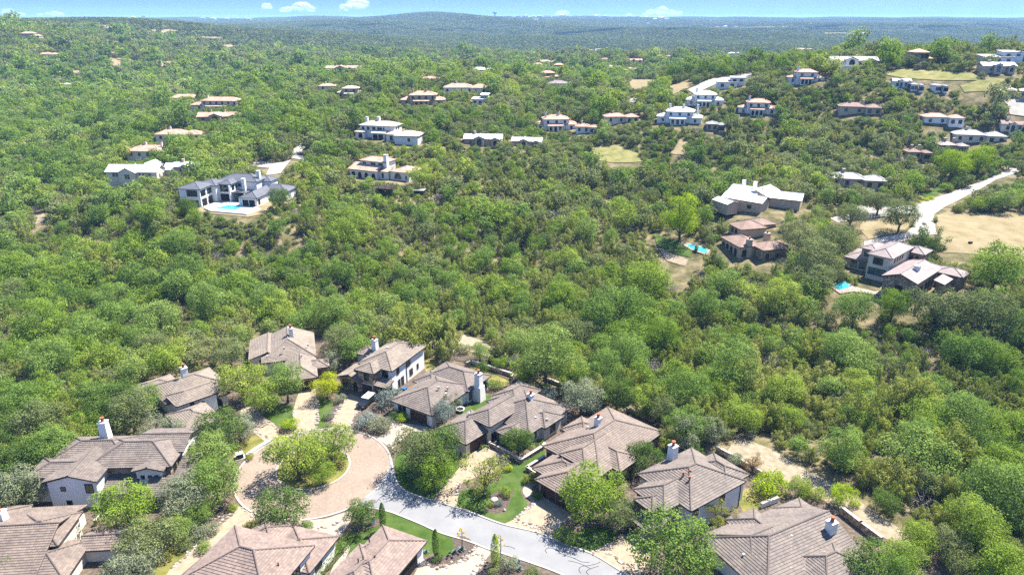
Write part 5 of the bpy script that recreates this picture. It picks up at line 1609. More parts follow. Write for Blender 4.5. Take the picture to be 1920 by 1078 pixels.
def near_crown(kind, var):
    """(crown arrays, trunk MB) of the detailed prototypes"""
    key = (kind, var)
    if key in CROWN: return CROWN[key]
    sd = hash_(kind) * 31 + var * 7 + 3
    if kind == 'juniper':
        V, F, T, tips, _ = crown_juniper(sd, 5600, 18, 0.048)
        tr = limbs([tuple(t * 0.8) for t in tips[:6]], 0, 0.05, sd)
    elif kind == 'round':
        V, F, T, c, rad = crown_lobes(sd, 8000, 34, 1.08, 0.86, 1.05, (0.22, 0.38), 0.047)
        tr = limbs([tuple(p) for p in c[:6]], 0, 0.06, sd)
    elif kind == 'oak':
        V, F, T, c, rad = crown_lobes(sd, 8500, 44, 1.12, 0.68, 0.92, (0.18, 0.32), 0.043)
        tr = limbs([tuple(p) for p in c[:8]], 0, 0.07, sd)
    elif kind == 'tall':
        V, F, T, c, rad = crown_lobes(sd, 8000, 40, 1.02, 1.2, 1.35, (0.22, 0.36), 0.048)
        tr = limbs([tuple(p) for p in c[:6]], 0, 0.06, sd)
    elif kind == 'airy':
        V, F, T, c, rad = crown_lobes(sd, 3600, 30, 1.05, 0.88, 1.1, (0.14, 0.27), 0.045)
        tr = limbs([tuple(p) for p in c[:14]], 0, 0.06, sd)
    elif kind == 'shrub':
        V, F, T, c, rad = crown_lobes(sd, 2200, 14, 1.05, 0.55, 0.55, (0.30, 0.45), 0.075)
        tr = None
    elif kind == 'hedge':
        r = np.random.default_rng(sd)
        P = r.uniform(-1, 1, (1800, 3)); ax = r.integers(0, 5, 1800)
        for i in range(1800):
            a = ax[i]
            if a < 2: P[i, 0] = 1 if a else -1
            elif a < 4: P[i, 1] = 1 if a == 3 else -1
            else: P[i, 2] = 1
        Nn = P * (np.abs(P) > 0.999)
        P = P + r.normal(0, 0.05, P.shape); P[:, 2] = P[:, 2] * 0.5 + 0.5
        V, F = quads(P, Nn.astype(float) + 1e-3, 0.09, None, r); T = r.uniform(0, 1, 1800); tr = None
    elif kind == 'cypress':
        r = np.random.default_rng(sd); n = 1500
        z = r.uniform(0, 1, n) ** 0.85; a = r.uniform(0, 2 * math.pi, n)
        rr = (0.25 * np.sin(np.pi * np.clip(z * 0.92 + 0.06, 0, 1)) ** 0.6) * r.uniform(0.8, 1.15, n)
        P = np.stack([np.cos(a) * rr, np.sin(a) * rr, z * 2.0 + 0.08], 1)
        V, F = quads(P, np.stack([np.cos(a), np.sin(a), 0.3 * np.ones(n)], 1), 0.05, np.tile([[0, 0, 1.]], (n, 1)), r, 0.6); T = r.uniform(0, 1, n)
        tr = MB(); tr.tube([(0, 0, -.1), (0, 0, 0.3)], [0.05, 0.04], 5)
    elif kind == 'dead':
        V = F = T = None; tr = dead_branches(sd, 9, 8)
    CROWN[key] = (V, F, T, tr)
    return CROWN[key]


def hash_(s):
    return sum(ord(ch) * (i + 3) for i, ch in enumerate(s)) % 997


MESHC = {}


def tree_meshes(kind, var, fol):
    k = (kind, var, fol)
    if k not in MESHC:
        V, F, T, tr = near_crown(kind, var)
        cm = np_mesh('crown', V, F, [FM[fol]], None, T) if V is not None else None
        tm = None
        if tr is not None:
            kk = ('t', kind, var)
            if kk not in MESHC: MESHC[kk] = tr.mesh('trunk', [M['deadwood' if kind == 'dead' else 'bark']])
            tm = MESHC[kk]
        MESHC[k] = (cm, tm)
    return MESHC[k]


TREES = []     # (x, y, radius) of the hand placed ones, to keep the wood off them
HMID = {'juniper': 0.85, 'round': 1.05, 'oak': 0.92, 'tall': 1.35, 'airy': 1.1, 'shrub': 0.5, 'cypress': 1.05, 'dead': 0.7, 'hedge': 0.5}


def plant(name, x, y, z, r, kind, var, fol, label, cat, group=None, rz=None, sz=1.0):
    cm, tm = tree_meshes(kind, var, fol)
    rz = rnd.uniform(0, 6.28) if rz is None else rz
    if cm is not None and tm is None:
        o = bpy.data.objects.new(name, cm)
        C.objects.link(o)
        o.location = (x, y, z); o.scale = (r, r, r * sz); o.rotation_euler = (0, 0, rz)
        return setp(o, label, cat, group)
    e = empty(name, (x, y, z)); e.rotation_euler = (0, 0, rz); e.scale = (r, r, r * sz)
    if cm is not None:
        c = bpy.data.objects.new('crown' if kind not in ('cypress',) else 'foliage', cm); C.objects.link(c); c.parent = e
    t = bpy.data.objects.new('trunk' if kind != 'dead' else 'branches', tm); C.objects.link(t); t.parent = e
    return setp(e, label, cat, group)


def tree(px, py, w, kind, fol, label, name='tree', cat='tree', sz=1.0, group=None, var=None, keep=True):
    """a tree whose crown is centred on photo point (px, py) and w pixels wide"""
    hm = HMID[kind] * sz
    if kind in ('round', 'oak', 'tall', 'airy'): w = w * 1.10
    r = w / 2 / FOC * 130
    for _ in range(4):
        p = at(px, py, r * hm)
        z = p.z - r * hm
        d = p.y * _c + (CAMZ - p.z) * _s
        r = w / 2 / FOC * d
    var = rnd.randint(0, 2) if var is None else var
    if keep: TREES.append((p.x, p.y, r))
    return plant(name, p.x, p.y, zat(p.x, p.y), r, kind, var, fol, label, cat, group, None, sz)


# ---- trees and shrubs of the gardens, one by one
GT = [
    (556, 856, 104, 'oak', 'bright', 'large spreading live oak filling the left half of the circle island', 'oak_tree'),
    (618, 828, 78, 'oak', 'bright', 'smaller live oak at the back right of the circle island', 'oak_tree'),
    (602, 886, 44, 'round', 'bright', 'lowest live oak at the front of the circle island', 'oak_tree'),
    (788, 848, 92, 'round', 'oak', 'dense olive green oak at the kerb bend between circle and street', 'oak_tree'),
    (828, 838, 84, 'round', 'dark', 'dense oak in front of the timber garage door', 'oak_tree'),
    (815, 882, 72, 'round', 'bright', 'front oak of the clump on the corner lawn by the street', 'oak_tree'),
    (908, 884, 92, 'airy', 'juniper', 'thin crowned oak with bare grey limbs over the buff drive', 'oak_tree'),
    (972, 826, 54, 'round', 'dark', 'small dark tree inside the walled stone forecourt', 'tree'),
    (1112, 918, 118, 'oak', 'bright', 'wide yellow green tree covering the stone double garage', 'oak_tree'),
    (1150, 962, 74, 'oak', 'oak', 'lower tree over the shaded front lawn right of the paved drive', 'oak_tree'),
    (1212, 858, 66, 'oak', 'dark', 'dark bushy tree between the broad roof and the chimney flank house', 'oak_tree'),
    (1180, 872, 46, 'juniper', 'juniper', 'ragged juniper at the right eave of the broad tiled house', 'juniper_tree'),
    (1256, 1018, 130, 'round', 'elm', 'biggest bright green tree at the bottom beside the cream side wall', 'elm_tree'),
    (1310, 1055, 70, 'round', 'elm', 'bright tree at the bottom touching the roof with many vents', 'elm_tree'),
    (1350, 962, 58, 'airy', 'willow', 'feathery yellow green willow against the cream side wall', 'willow_tree'),
    (452, 712, 78, 'round', 'bright', 'left tree of the trio in front of the pale house by the straight drive', 'elm_tree'),
    (498, 742, 66, 'round', 'bright', 'front tree of the trio in front of the pale house by the straight drive', 'elm_tree'),
    (535, 712, 66, 'tall', 'elm', 'right tree of the trio beside the straight drive garage', 'elm_tree'),
    (612, 722, 50, 'round', 'yellow', 'bright yellow little tree beside the straight drive', 'yellow_tree'),
    (541, 796, 34, 'shrub', 'lime', 'round lime green bush behind the island at the circle edge', 'shrub'),
    (406, 806, 80, 'round', 'dark', 'dark green tree left of the little lawn by the circle', 'oak_tree'),
    (396, 850, 80, 'round', 'elm', 'green tree below the dark one, left of the grey utility box', 'elm_tree'),
    (448, 800, 54, 'round', 'grey', 'silvery grey round bush on the drive of the arched porch house', 'shrub'),
    (236, 948, 98, 'round', 'bright', 'vivid green tree in front of the stone middle wall', 'elm_tree'),
    (340, 930, 84, 'round', 'grey', 'grey green tree below the pale two storey house', 'oak_tree'),
    (402, 900, 92, 'round', 'elm', 'green tree overhanging the left kerb of the circle', 'elm_tree'),
    (372, 962, 50, 'round', 'elm', 'small green tree between the grey green tree and the left drive', 'elm_tree'),
    (523, 952, 92, 'oak', 'dark', 'dark oak standing in front of the circle above the pinkish roof', 'oak_tree'),
    (676, 962, 56, 'round', 'dark', 'round crape myrtle with pale flowers at the street corner', 'myrtle_tree'),
    (278, 1010, 96, 'oak', 'oak', 'grey green oak on the dry lawn by the sprawling roof', 'oak_tree'),
    (246, 1062, 90, 'oak', 'grey', 'sage green oak at the bottom edge over the sprawling roof', 'oak_tree'),
    (330, 990, 52, 'round', 'elm', 'small tree at the upper end of the dry lawn', 'elm_tree'),
    (10, 1060, 60, 'oak', 'oak', 'oak cut by the lower left corner over the roof', 'oak_tree'),
    (36, 912, 84, 'round', 'grey', 'grey green tree against the left wall of the pale two storey house', 'oak_tree'),
    (10, 930, 70, 'round', 'oak', 'dark green tree at the left edge under the grey green one', 'oak_tree'),
    (25, 862, 90, 'round', 'dark', 'shaded green tree at the left edge behind the pale two storey house', 'oak_tree'),
    (100, 840, 84, 'round', 'elm', 'puffy green tree at the left shoulder of the pale two storey house', 'elm_tree'),
    (70, 790, 84, 'round', 'oak', 'olive oak up the slope from the puffy tree', 'oak_tree'),
    (180, 775, 70, 'round', 'dark', 'dark oak directly behind the tall white chimney', 'oak_tree'),
    (245, 770, 80, 'round', 'oak', 'grey oak behind the ridge of the pale two storey house', 'oak_tree'),
    (284, 796, 56, 'airy', 'grey', 'wispy grey tree by the little tower roof', 'oak_tree'),
    (262, 748, 60, 'round', 'elm', 'leafy tree covering the left wing of the little tower house', 'elm_tree'),
    (322, 806, 54, 'airy', 'grey', 'wispy sage tree in front of the little tower house', 'oak_tree'),
    (215, 745, 70, 'round', 'dark', 'dark round oak left of the leafy tree by the tower house', 'oak_tree'),
    (430, 660, 60, 'round', 'oak', 'oak at the left corner of the pale roof behind the trio', 'oak_tree'),
    (640, 640, 66, 'round', 'oak', 'oak behind the small stone turret of the pale house', 'oak_tree'),
    (668, 655, 60, 'round', 'elm', 'green tree just left of the white chimney of the tall white house', 'elm_tree'),
    (625, 675, 40, 'airy', 'grey', 'grey twiggy tree beside the stone turret', 'oak_tree'),
    (735, 612, 36, 'round', 'elm', 'small round green tree behind the ridge of the tall white house', 'elm_tree'),
    (728, 748, 54, 'shrub', 'blue', 'blue grey sage mass beside the parked pickup', 'shrub'),
    (688, 790, 42, 'shrub', 'blue', 'blue grey round bush at the mouth of the curved drive', 'shrub'),
    (716, 798, 46, 'shrub', 'grey', 'grey green low planting beside the curved footpath', 'shrub'),
    (755, 783, 26, 'shrub', 'lime', 'small lime bush under the front windows by the double garage', 'shrub'),
    (742, 779, 28, 'shrub', 'dark', 'dark bush next to the lime bush under the front windows', 'shrub'),
    (828, 772, 42, 'round', 'blue', 'blue grey tree by the double garage corner', 'oak_tree'),
    (846, 752, 40, 'airy', 'grey', 'grey limbed little tree on the side lawn by the tall chimney', 'oak_tree'),
    (668, 722, 30, 'shrub', 'grey', 'grey green bush under the arched stone gable', 'shrub'),
    (640, 748, 24, 'shrub', 'grey', 'pale grey plants in the bed between the two drives', 'shrub'),
    (614, 780, 22, 'shrub', 'grey', 'low grey plants at the lower end of the bed between the two drives', 'shrub'),
    (1025, 660, 90, 'tall', 'elm', 'tall full bright tree standing behind the row of houses', 'elm_tree'),
    (1090, 742, 72, 'round', 'grey', 'soft grey green tree behind the broad tiled house', 'oak_tree'),
    (1112, 758, 44, 'juniper', 'blue', 'blue green conifer behind the broad tiled house', 'juniper_tree'),
    (1158, 735, 66, 'round', 'dark', 'dark round oak at the back corner of the broad roof', 'oak_tree'),
    (1243, 766, 56, 'round', 'oak', 'rounded oak beside the dirt clearing', 'oak_tree'),
    (1138, 690, 60, 'tall', 'elm', 'green elm above the dark round oak', 'elm_tree'),
    (1290, 808, 64, 'airy', 'grey', 'pale dusty tree at the start of the dirt track', 'oak_tree'),
    (1334, 806, 54, 'round', 'grey', 'blue green oak at the start of the dirt track', 'oak_tree'),
    (1258, 822, 60, 'juniper', 'juniper', 'juniper over the back wall of the chimney flank house', 'juniper_tree'),
    (1300, 845, 46, 'juniper', 'dark', 'dark juniper at the back ridge of the chimney flank house', 'juniper_tree'),
    (1412, 866, 38, 'airy', 'red', 'small reddish leaved myrtle beside the dirt track', 'myrtle_tree'),
    (1376, 862, 34, 'shrub', 'grey', 'mint green bush along the back wall', 'shrub'),
    (1448, 908, 70, 'shrub', 'lime', 'spreading vine arbour with yellow green top in the back garden', 'vine'),
    (1500, 912, 40, 'round', 'bright', 'green bush tree at the end of the vine arbour', 'tree'),
    (1530, 925, 40, 'shrub', 'bright', 'climbing green hedge behind the many vent roof', 'shrub'),
    (1514, 924, 20, 'shrub', 'purple', 'small purple leaved shrub by the many vent roof', 'shrub'),
    (1579, 926, 44, 'round', 'lime', 'light lime green young tree at the edge of the dirt track', 'tree'),
    (1604, 946, 22, 'shrub', 'lime', 'tiny lime sapling below the light lime tree', 'shrub'),
    (1718, 1008, 66, 'round', 'bright', 'round deep green bush tree at the end of the dirt track', 'tree'),
    (1640, 1062, 96, 'round', 'elm', 'bright tree at the bottom right of the many vent roof', 'elm_tree'),
    (1690, 1052, 80, 'round', 'bright', 'bright tree at the bottom under the round deep green one', 'elm_tree'),
    (622, 1052, 40, 'hedge', 'dark', 'clipped hedge along the right wall of the pinkish roof', 'hedge'),
    (640, 1026, 26, 'shrub', 'elm', 'green bush at the upper end of the clipped hedge', 'shrub'),
    (823, 1046, 24, 'shrub', 'dark', 'clipped ball bush beside the open garage drive', 'shrub'),
    (717, 968, 52, 'cypress', 'dark', 'slim dark cypress on the lawn next to the crape myrtle', 'cypress_tree'),
    (817, 1018, 54, 'cypress', 'dark', 'slim dark cypress above the clipped ball bush', 'cypress_tree'),
    (928, 1032, 64, 'cypress', 'lime', 'yellow green cypress on the bed below the street', 'cypress_tree'),
    (955, 1056, 40, 'shrub', 'grey', 'olive bush right of the yellow green cypress', 'shrub'),
    (998, 1074, 34, 'shrub', 'oak', 'dark olive bush at the bottom edge below the street', 'shrub'),
    (926, 1066, 30, 'shrub', 'oak', 'dark low bush at the foot of the yellow green cypress', 'shrub'),
    (936, 943, 18, 'shrub', 'blue', 'blue green ball bush in the oval bed on the lawn', 'shrub'),
    (920, 946, 14, 'shrub', 'willow', 'small tawny grass bush in the oval bed on the lawn', 'shrub'),
    (947, 922, 26, 'shrub', 'bright', 'fresh green bush at the top of the oval bed', 'shrub'),
    (953, 879, 18, 'shrub', 'yellow', 'yellow flowering bush at the forecourt wall', 'shrub'),
    (993, 897, 30, 'shrub', 'willow', 'tawny bush at the corner of the little garden court', 'shrub'),
    (1005, 928, 24, 'shrub', 'dark', 'dark bush at the pillar of the stone double garage', 'shrub'),
    (1058, 1004, 44, 'shrub', 'elm', 'green bushes at the street corner of the paved drive', 'shrub'),
    (1006, 836, 20, 'hedge', 'bright', 'short clipped hedge inside the forecourt wall', 'hedge'),
    (368, 1000, 44, 'shrub', 'grey', 'sage grey bush on the bank above the left drive', 'shrub'),
    (392, 992, 36, 'shrub', 'grey', 'upper sage grey bush on the bank above the left drive', 'shrub'),
    (346, 1022, 34, 'shrub', 'oak', 'olive bush at the curved edging of the dry lawn', 'shrub'),
    (382, 1026, 32, 'shrub', 'elm', 'green bush by the pinkish roof and the left drive', 'shrub'),
    (470, 986, 26, 'shrub', 'willow', 'olive bush tucked under the dark oak by the pinkish roof', 'shrub'),
    (575, 986, 26, 'shrub', 'elm', 'small green bush right of the dark oak', 'shrub'),
    (436, 952, 22, 'shrub', 'bright', 'bright little bush at the lower left kerb of the circle', 'shrub'),
    (470, 856, 18, 'shrub', 'willow', 'yellowish bush next to the grey utility box', 'shrub'),
    (150, 940, 60, 'hedge', 'oak', 'olive hedge along the foot of the pale gable wall', 'hedge'),
    (905, 690, 30, 'shrub', 'dark', 'dark hedge bush on the back lawn of the tall chimney house', 'shrub'),
    (938, 680, 26, 'round', 'bright', 'small light green tree in the terraced back garden', 'tree'),
    (966, 678, 30, 'airy', 'grey', 'pale olive tree in the terraced back garden', 'tree'),
    (1032, 740, 34, 'shrub', 'blue', 'mint green round bush behind the forecourt house', 'shrub'),
    (985, 700, 36, 'shrub', 'dark', 'dark clipped bushes along the end of the back lawn', 'shrub'),
    (835, 650, 36, 'shrub', 'bright', 'light green bushes beside the back lawn steps', 'shrub'),
    (868, 655, 30, 'shrub', 'oak', 'olive bushes above the terraced garden', 'shrub'),
    (900, 660, 36, 'round', 'elm', 'small leafy tree above the terraced garden', 'tree'),
    (925, 722, 30, 'shrub', 'elm', 'green bush at the arched side door of the tall chimney house', 'shrub'),
    # far side landmarks
    (1690, 402, 60, 'round', 'oak', 'round grey green oak alone on the mown verge by the pale road', 'oak_tree'),
    (1596, 402, 50, 'oak', 'oak', 'small spreading oak in front of the driveway fork', 'oak_tree'),
    (1648, 380, 50, 'oak', 'oak', 'oak on the green strip above the driveway fork', 'oak_tree'),
    (1788, 308, 56, 'round', 'lime', 'left of the two glowing lime green trees by the pale road', 'tree'),
    (1838, 298, 52, 'round', 'lime', 'right of the two glowing lime green trees by the pale road', 'tree'),
    (1872, 498, 96, 'round', 'bright', 'bright green tree right of the stone gable wing', 'tree'),
    (1742, 445, 76, 'juniper', 'dark', 'dark juniper behind the stone gable house at the road bend', 'juniper_tree'),
    (1772, 352, 26, 'shrub', 'bright', 'rounded hedge bush along the pale road below the lime trees', 'shrub'),
    (1796, 340, 30, 'shrub', 'elm', 'clipped mound hedge by the pale road', 'shrub'),
    (1815, 334, 22, 'shrub', 'elm', 'second clipped mound higher along the pale road', 'shrub'),
    (1676, 570, 56, 'tall', 'bright', 'fresh green pointed tree in front of the stone gable wing', 'tree'),
    (1604, 578, 70, 'round', 'elm', 'lush green tree below the pool of the stone gable house', 'tree'),
    (1760, 578, 90, 'round', 'oak', 'broad grey green oak below the stone gable wing', 'oak_tree'),
    (1850, 590, 100, 'round', 'oak', 'broad grey green oak at the right below the stone gable wing', 'oak_tree'),
    (1530, 480, 80, 'round', 'oak', 'dark grey green oak between the two tan houses', 'oak_tree'),
    (1570, 450, 66, 'round', 'oak', 'grey green oak above the left wing of the stone gable house', 'oak_tree'),
    (1500, 440, 60, 'round', 'oak', 'oak right of the arched window house', 'oak_tree'),
    (1278, 402, 70, 'tall', 'lime', 'yellow green tall tree above the bright lawn patch', 'tree'),
    (1655, 95, 30, 'round', 'dark', 'big dark oak on the skyline of the ridge', 'oak_tree'),
    (522, 372, 40, 'round', 'dark', 'dark round oak at the right corner of the modern white house', 'oak_tree'),
    (350, 388, 36, 'round', 'dark', 'dark oak at the left front corner of the modern white house', 'oak_tree'),
    (786, 330, 44, 'oak', 'bright', 'green oak right of the white Spanish house', 'oak_tree'),
    (72, 272, 16, 'dead', 'grey', 'bare grey dead tree rising above the left woods', 'dead_tree'),
    (1250, 120, 14, 'dead', 'grey', 'bare snag near the valley edge houses', 'dead_tree'),
]
SZ = {'vivid': 1}
for t in GT:
    nm = t[6]
    cat = {'shrub': 'bush', 'hedge': 'hedge', 'vine': 'vine'}.get(nm, 'tree')
    if nm == 'hedge':
        p = at(t[0], t[1])
        d = p.y * _c + (CAMZ - p.z) * _s
        Lh = t[2] / FOC * d
        o = plant('hedge', p.x, p.y, p.z, 1.0, 'hedge', 0, t[4], t[5], 'hedge', None, 0)
        ang = {622: 68, 1006: 48, 150: 2}[t[0]]
        ln = {622: 5.5, 1006: 1.6, 150: 3.5}[t[0]]
        o.rotation_euler.z = R(ang); o.scale = (ln, 0.8, 1.3 if t[0] != 1006 else 0.7)
        continue
    sz = 1.0
    if t[3] == 'cypress': 
        tree(t[0], t[1], t[2], t[3], t[4], t[5], nm, cat, 1.15); continue
    tree(t[0], t[1], t[2], t[3], t[4], t[5], nm, cat, sz)

# ------------------------------------------------------------------ the wood
def species(px, py):
    """mix of (juniper, broadleaf bright, oak, grey/dead) at a photo position"""
    w = np.array([0.34, 0.30, 0.32, 0.04])
    bl = [(1050, 490, 360, 85, (2.0, .12, .10, .16)), (1450, 610, 280, 100, (1.5, .30, .10, .10)), (300, 440, 240, 60, (0.75, .25, .15, .10)), (1650, 800, 260, 160, (1.2, .45, .12, .10)),
          (150, 680, 240, 90, (.42, .42, .14, .10)), (150, 230, 260, 90, (.05, .80, .18, .03)), (300, 540, 330, 40, (.10, .9, .08, .02)), (650, 440, 150, 30, (.25, .75, .1, .03)),
          (900, 400, 150, 28, (.15, .8, .15, .03)), (1180, 640, 110, 40, (.05, .95, .05, .0)), (1600, 330, 300, 70, (.35, .2, .5, .02)), (1000, 320, 300, 60, (.30, .15, .6, .03)),
          (1650, 210, 320, 60, (.45, .2, .4, .0)), (800, 160, 400, 50, (.15, .4, .5, .02)), (1850, 880, 130, 80, (.25, .6, .15, .05)), (1700, 560, 200, 40, (.2, .35, .55, .03)),
          (1000, 600, 240, 50, (.75, .3, .1, .08)), (1250, 330, 160, 40, (.7, .15, .25, .05))]
    tot = w * 0.25
    for cx, cy, sx_, sy_, m in bl:
        tot = tot + np.array(m) * math.exp(-0.5 * (((px - cx) / sx_) ** 2 + ((py - cy) / sy_) ** 2)) * 1.6
    return tot / tot.sum()


def band(Y0, Y1, sp):
    """jittered grid of trees over the view between two distances"""
    out = []
    y = Y0
    while y < Y1:
        s = sp(y)
        xs = np.arange(-0.84 * y - 12, 0.84 * y + 12, s)
        X = xs + nr.uniform(-0.42, 0.42, len(xs)) * s
        Yv = y + nr.uniform(-0.42, 0.42, len(xs)) * s
        out.append(np.stack([X, Yv, np.full(len(xs), s)], 1))
        y += s * 0.92
    return np.concatenate(out)


T_ = np.concatenate([band(70, 1500, lambda y: 3.45 if y < 230 else (4.1 if y < 500 else (5.9 if y < 900 else 7.8)))])
X, Yv = T_[:, 0], T_[:, 1]
ok = np.ones(len(T_), bool)
for poly in EXCL + FOOT:
    P = np.array(poly)
    bb = (X > P[:, 0].min()) & (X < P[:, 0].max()) & (Yv > P[:, 1].min()) & (Yv < P[:, 1].max())
    i = np.nonzero(bb & ok)[0]
    if len(i): ok[i] &= ~inside(X[i], Yv[i], poly)
for x, y, r in TREES:
    d2 = (X - x) ** 2 + (Yv - y) ** 2
    ok &= d2 > (r * 0.8) ** 2
# small glades of bare ground
gl = (np.sin(X / 23.0 + 1.7 * np.sin(Yv / 31)) * np.sin(Yv / 19.0 + X / 47) > 0.97)
ok &= ~gl | (Yv > 900)
T_ = T_[ok]
low = np.zeros(len(T_), bool)
for poly in LOWT:
    low |= inside(T_[:, 0], T_[:, 1], poly)
Z = zt(T_[:, 0], T_[:, 1])
SPEC = []
rr = nr.uniform(0, 1, len(T_))
size = np.empty(len(T_)); zs = np.empty(len(T_))
for i in range(len(T_)):
    px, py = proj(T_[i, 0], T_[i, 1], Z[i])
    w = species(px, py)
    x_, y_ = T_[i, 0], T_[i, 1]
    if y_ > 750:
        f_ = min(1.0, (y_ - 750) / 350)
        w = w * (1 - f_) + np.array([0.25, 0.10, 0.64, 0.01]) * f_
    w[1] *= 0.25 + 1.7 * max(0.0, 0.5 + 0.5 * math.sin(x_ / 11 + 2 * math.sin(y_ / 17)) * math.sin(y_ / 9 + x_ / 23))
    w = w / w.sum()
    w = w.cumsum()
    k = int(np.searchsorted(w, rr[i])); k = min(k, 3)
    SPEC.append(k)
SPEC = np.array(SPEC)
base = np.where(SPEC == 0, 2.45, np.where(SPEC == 1, 3.0, np.where(SPEC == 2, 2.9, 2.1)))
size = base * nr.lognormal(0, 0.30, len(T_)) * (1 + 0.16 * np.sin(T_[:, 0] / 17 + 2 * np.sin(T_[:, 1] / 29)) * np.sin(T_[:, 1] / 13 + T_[:, 0] / 31)) * np.where(T_[:, 1] > 500, T_[:, 2] / 4.9, 1.0)
zs = nr.uniform(0.85, 1.2, len(T_)) * np.where(SPEC == 0, 1.22, 1.0)
size = np.where(low, size * 0.60, size)
# keep them clear of house walls by their own crown radius
PXY = np.array([proj(a, b, c) for a, b, c in zip(T_[:, 0], T_[:, 1], Z)])
inview = (PXY[:, 0] > -30) & (PXY[:, 0] < 1950) & (PXY[:, 1] < 1110)
apx = size / T_[:, 1]
order = np.argsort(-apx * inview)
NIND = 165
ind = order[:NIND]
rest = np.setdiff1d(np.arange(len(T_)), ind)

REG = [(60, 600, 'at the far left above the puffy tree'), (60, 700, 'at the left edge above the dark roof oaks'), (190, 620, 'left above the tower house'), (180, 700, 'just above the tall white chimney'),
       (330, 600, 'high above the tower house'), (360, 660, 'right above the tower house'), (470, 600, 'left behind the straight drive house'), (590, 590, 'right behind the straight drive house'),
       (700, 590, 'behind the tall white house'), (820, 600, 'above the dirt path'), (930, 610, 'above the terraced garden'), (1060, 600, 'above the tall full tree'),
       (1150, 640, 'right of the tall full tree'), (1240, 690, 'above the dirt clearing'), (1330, 720, 'above the dusty pale tree'), (1420, 770, 'at the upper track end'),
       (1500, 830, 'beside the middle of the track'), (1560, 760, 'well above the dirt track'), (1640, 880, 'right of the lime young tree'), (1700, 800, 'in the wild wood middle right'),
       (1760, 900, 'on the bank right of the track'), (1780, 990, 'in the lower right corner thicket'), (1880, 1020, 'at the lower right corner edge'), (1870, 880, 'at the right edge low down'),
       (1860, 760, 'at the right edge half way'), (1640, 670, 'below the stone gable house pool'), (1850, 660, 'at the right below the stone gable')]
KN = [('juniper_tree', 'ragged olive juniper', 'juniper', ['juniper']), ('elm_tree', 'puffy bright green tree', 'round', ['elm', 'bright']),
      ('oak_tree', 'rounded grey green oak', 'oak', ['oak', 'oak', 'dark']), ('dead_tree', 'bare grey dead tree', 'dead', ['grey'])]
BYREG = {}
for i in ind:
    px, py = PXY[i]
    reg = min(REG, key=lambda q: (q[0] - px) ** 2 + (q[1] - py) ** 2)[2]
    BYREG.setdefault((int(SPEC[i]), reg), []).append(i)
ORD = ['leftmost', 'second from left', 'third from left', 'fourth from left', 'fifth from left', 'sixth from left', 'seventh from left']
for (sp, reg), lst in BYREG.items():
    nm, ds, kd, fl = KN[sp]
    lst.sort(key=lambda i: PXY[i][0])
    for k, i in enumerate(lst):
        if len(lst) == 1: lb = ds + ' ' + reg
        elif k == len(lst) - 1: lb = 'rightmost ' + ds + ' ' + reg
        elif k < 7: lb = ORD[k] + ' ' + ds + ' ' + reg
        else: lb = ds + ' ' + reg
        kind = kd
        if sp == 1: kind = rnd.choice(['round', 'round', 'tall', 'oak'])
        plant(nm, T_[i, 0], T_[i, 1], Z[i] - 0.1, size[i], kind, rnd.randint(0, 2), rnd.choice(fl), lb, 'tree', ds + 's ' + reg, None, zs[i])


# shared shapes for the rest of the wood (they live outside the scene; the wood draws them)
def wood_shape(kind, seed, n, size):
    parts = []
    mats = []
    if kind == 'juniper':
        V, F, T, tips, _ = crown_juniper(seed, n, 12, size)
        parts.append((V, F, T)); mats = [FM['juniper']]
        V2, F2 = twig_quads(seed + 1, max(8, n // 6), 1.4, size * 0.8)
        parts.append((V2, F2, np.random.default_rng(seed).uniform(0, 1, len(F2)))); mats.append(M['deadwood'])
    elif kind == 'dead':
        r = np.random.default_rng(seed)
        V2, F2 = twig_quads(seed + 1, n // 2, 1.4, size * 0.75)
        parts.append((V2, F2, r.uniform(0, 1, len(F2)))); mats = [M['deadwood']]
    else:
        a = {'round': (26, 1.0, .80, 1.05, (.22, .38)), 'tall': (28, .95, 1.1, 1.3, (.22, .36)), 'oak': (30, 1.05, .62, .92, (.18, .32))}[kind]
        V, F, T, c, rad = crown_lobes(seed, n, a[0], a[1], a[2], a[3], a[4], size)
        parts.append((V, F, T)); mats = [FM['oak' if kind == 'oak' else ('elm' if seed % 2 else 'bright')]]
        # stem and limbs as thin quads
        st = []
        for q in list(c[:4]) + [np.array([0.03, 0, 0.9])]:
            w_ = np.array([0.05, 0.02, 0])
            st.append([np.array([0, 0, -0.1]) - w_, np.array([0, 0, -0.1]) + w_, q + w_ * 0.3, q - w_ * 0.3])
        V2 = np.array(st).reshape(-1, 3); F2 = np.arange(len(V2)).reshape(-1, 4)
        parts.append((V2, F2, np.zeros(len(F2)))); mats.append(M['bark'])
    Vs, Fs, Ts, Ms, o = [], [], [], [], 0
    for k, (V, F, T) in enumerate(parts):
        Vs.append(V); Fs.append(F + o); Ts.append(T); Ms.append(np.full(len(F), k)); o += len(V)
    me = np_mesh('wood_tree', np.concatenate(Vs), np.concatenate(Fs), mats, np.concatenate(Ms), np.concatenate(Ts))
    return me


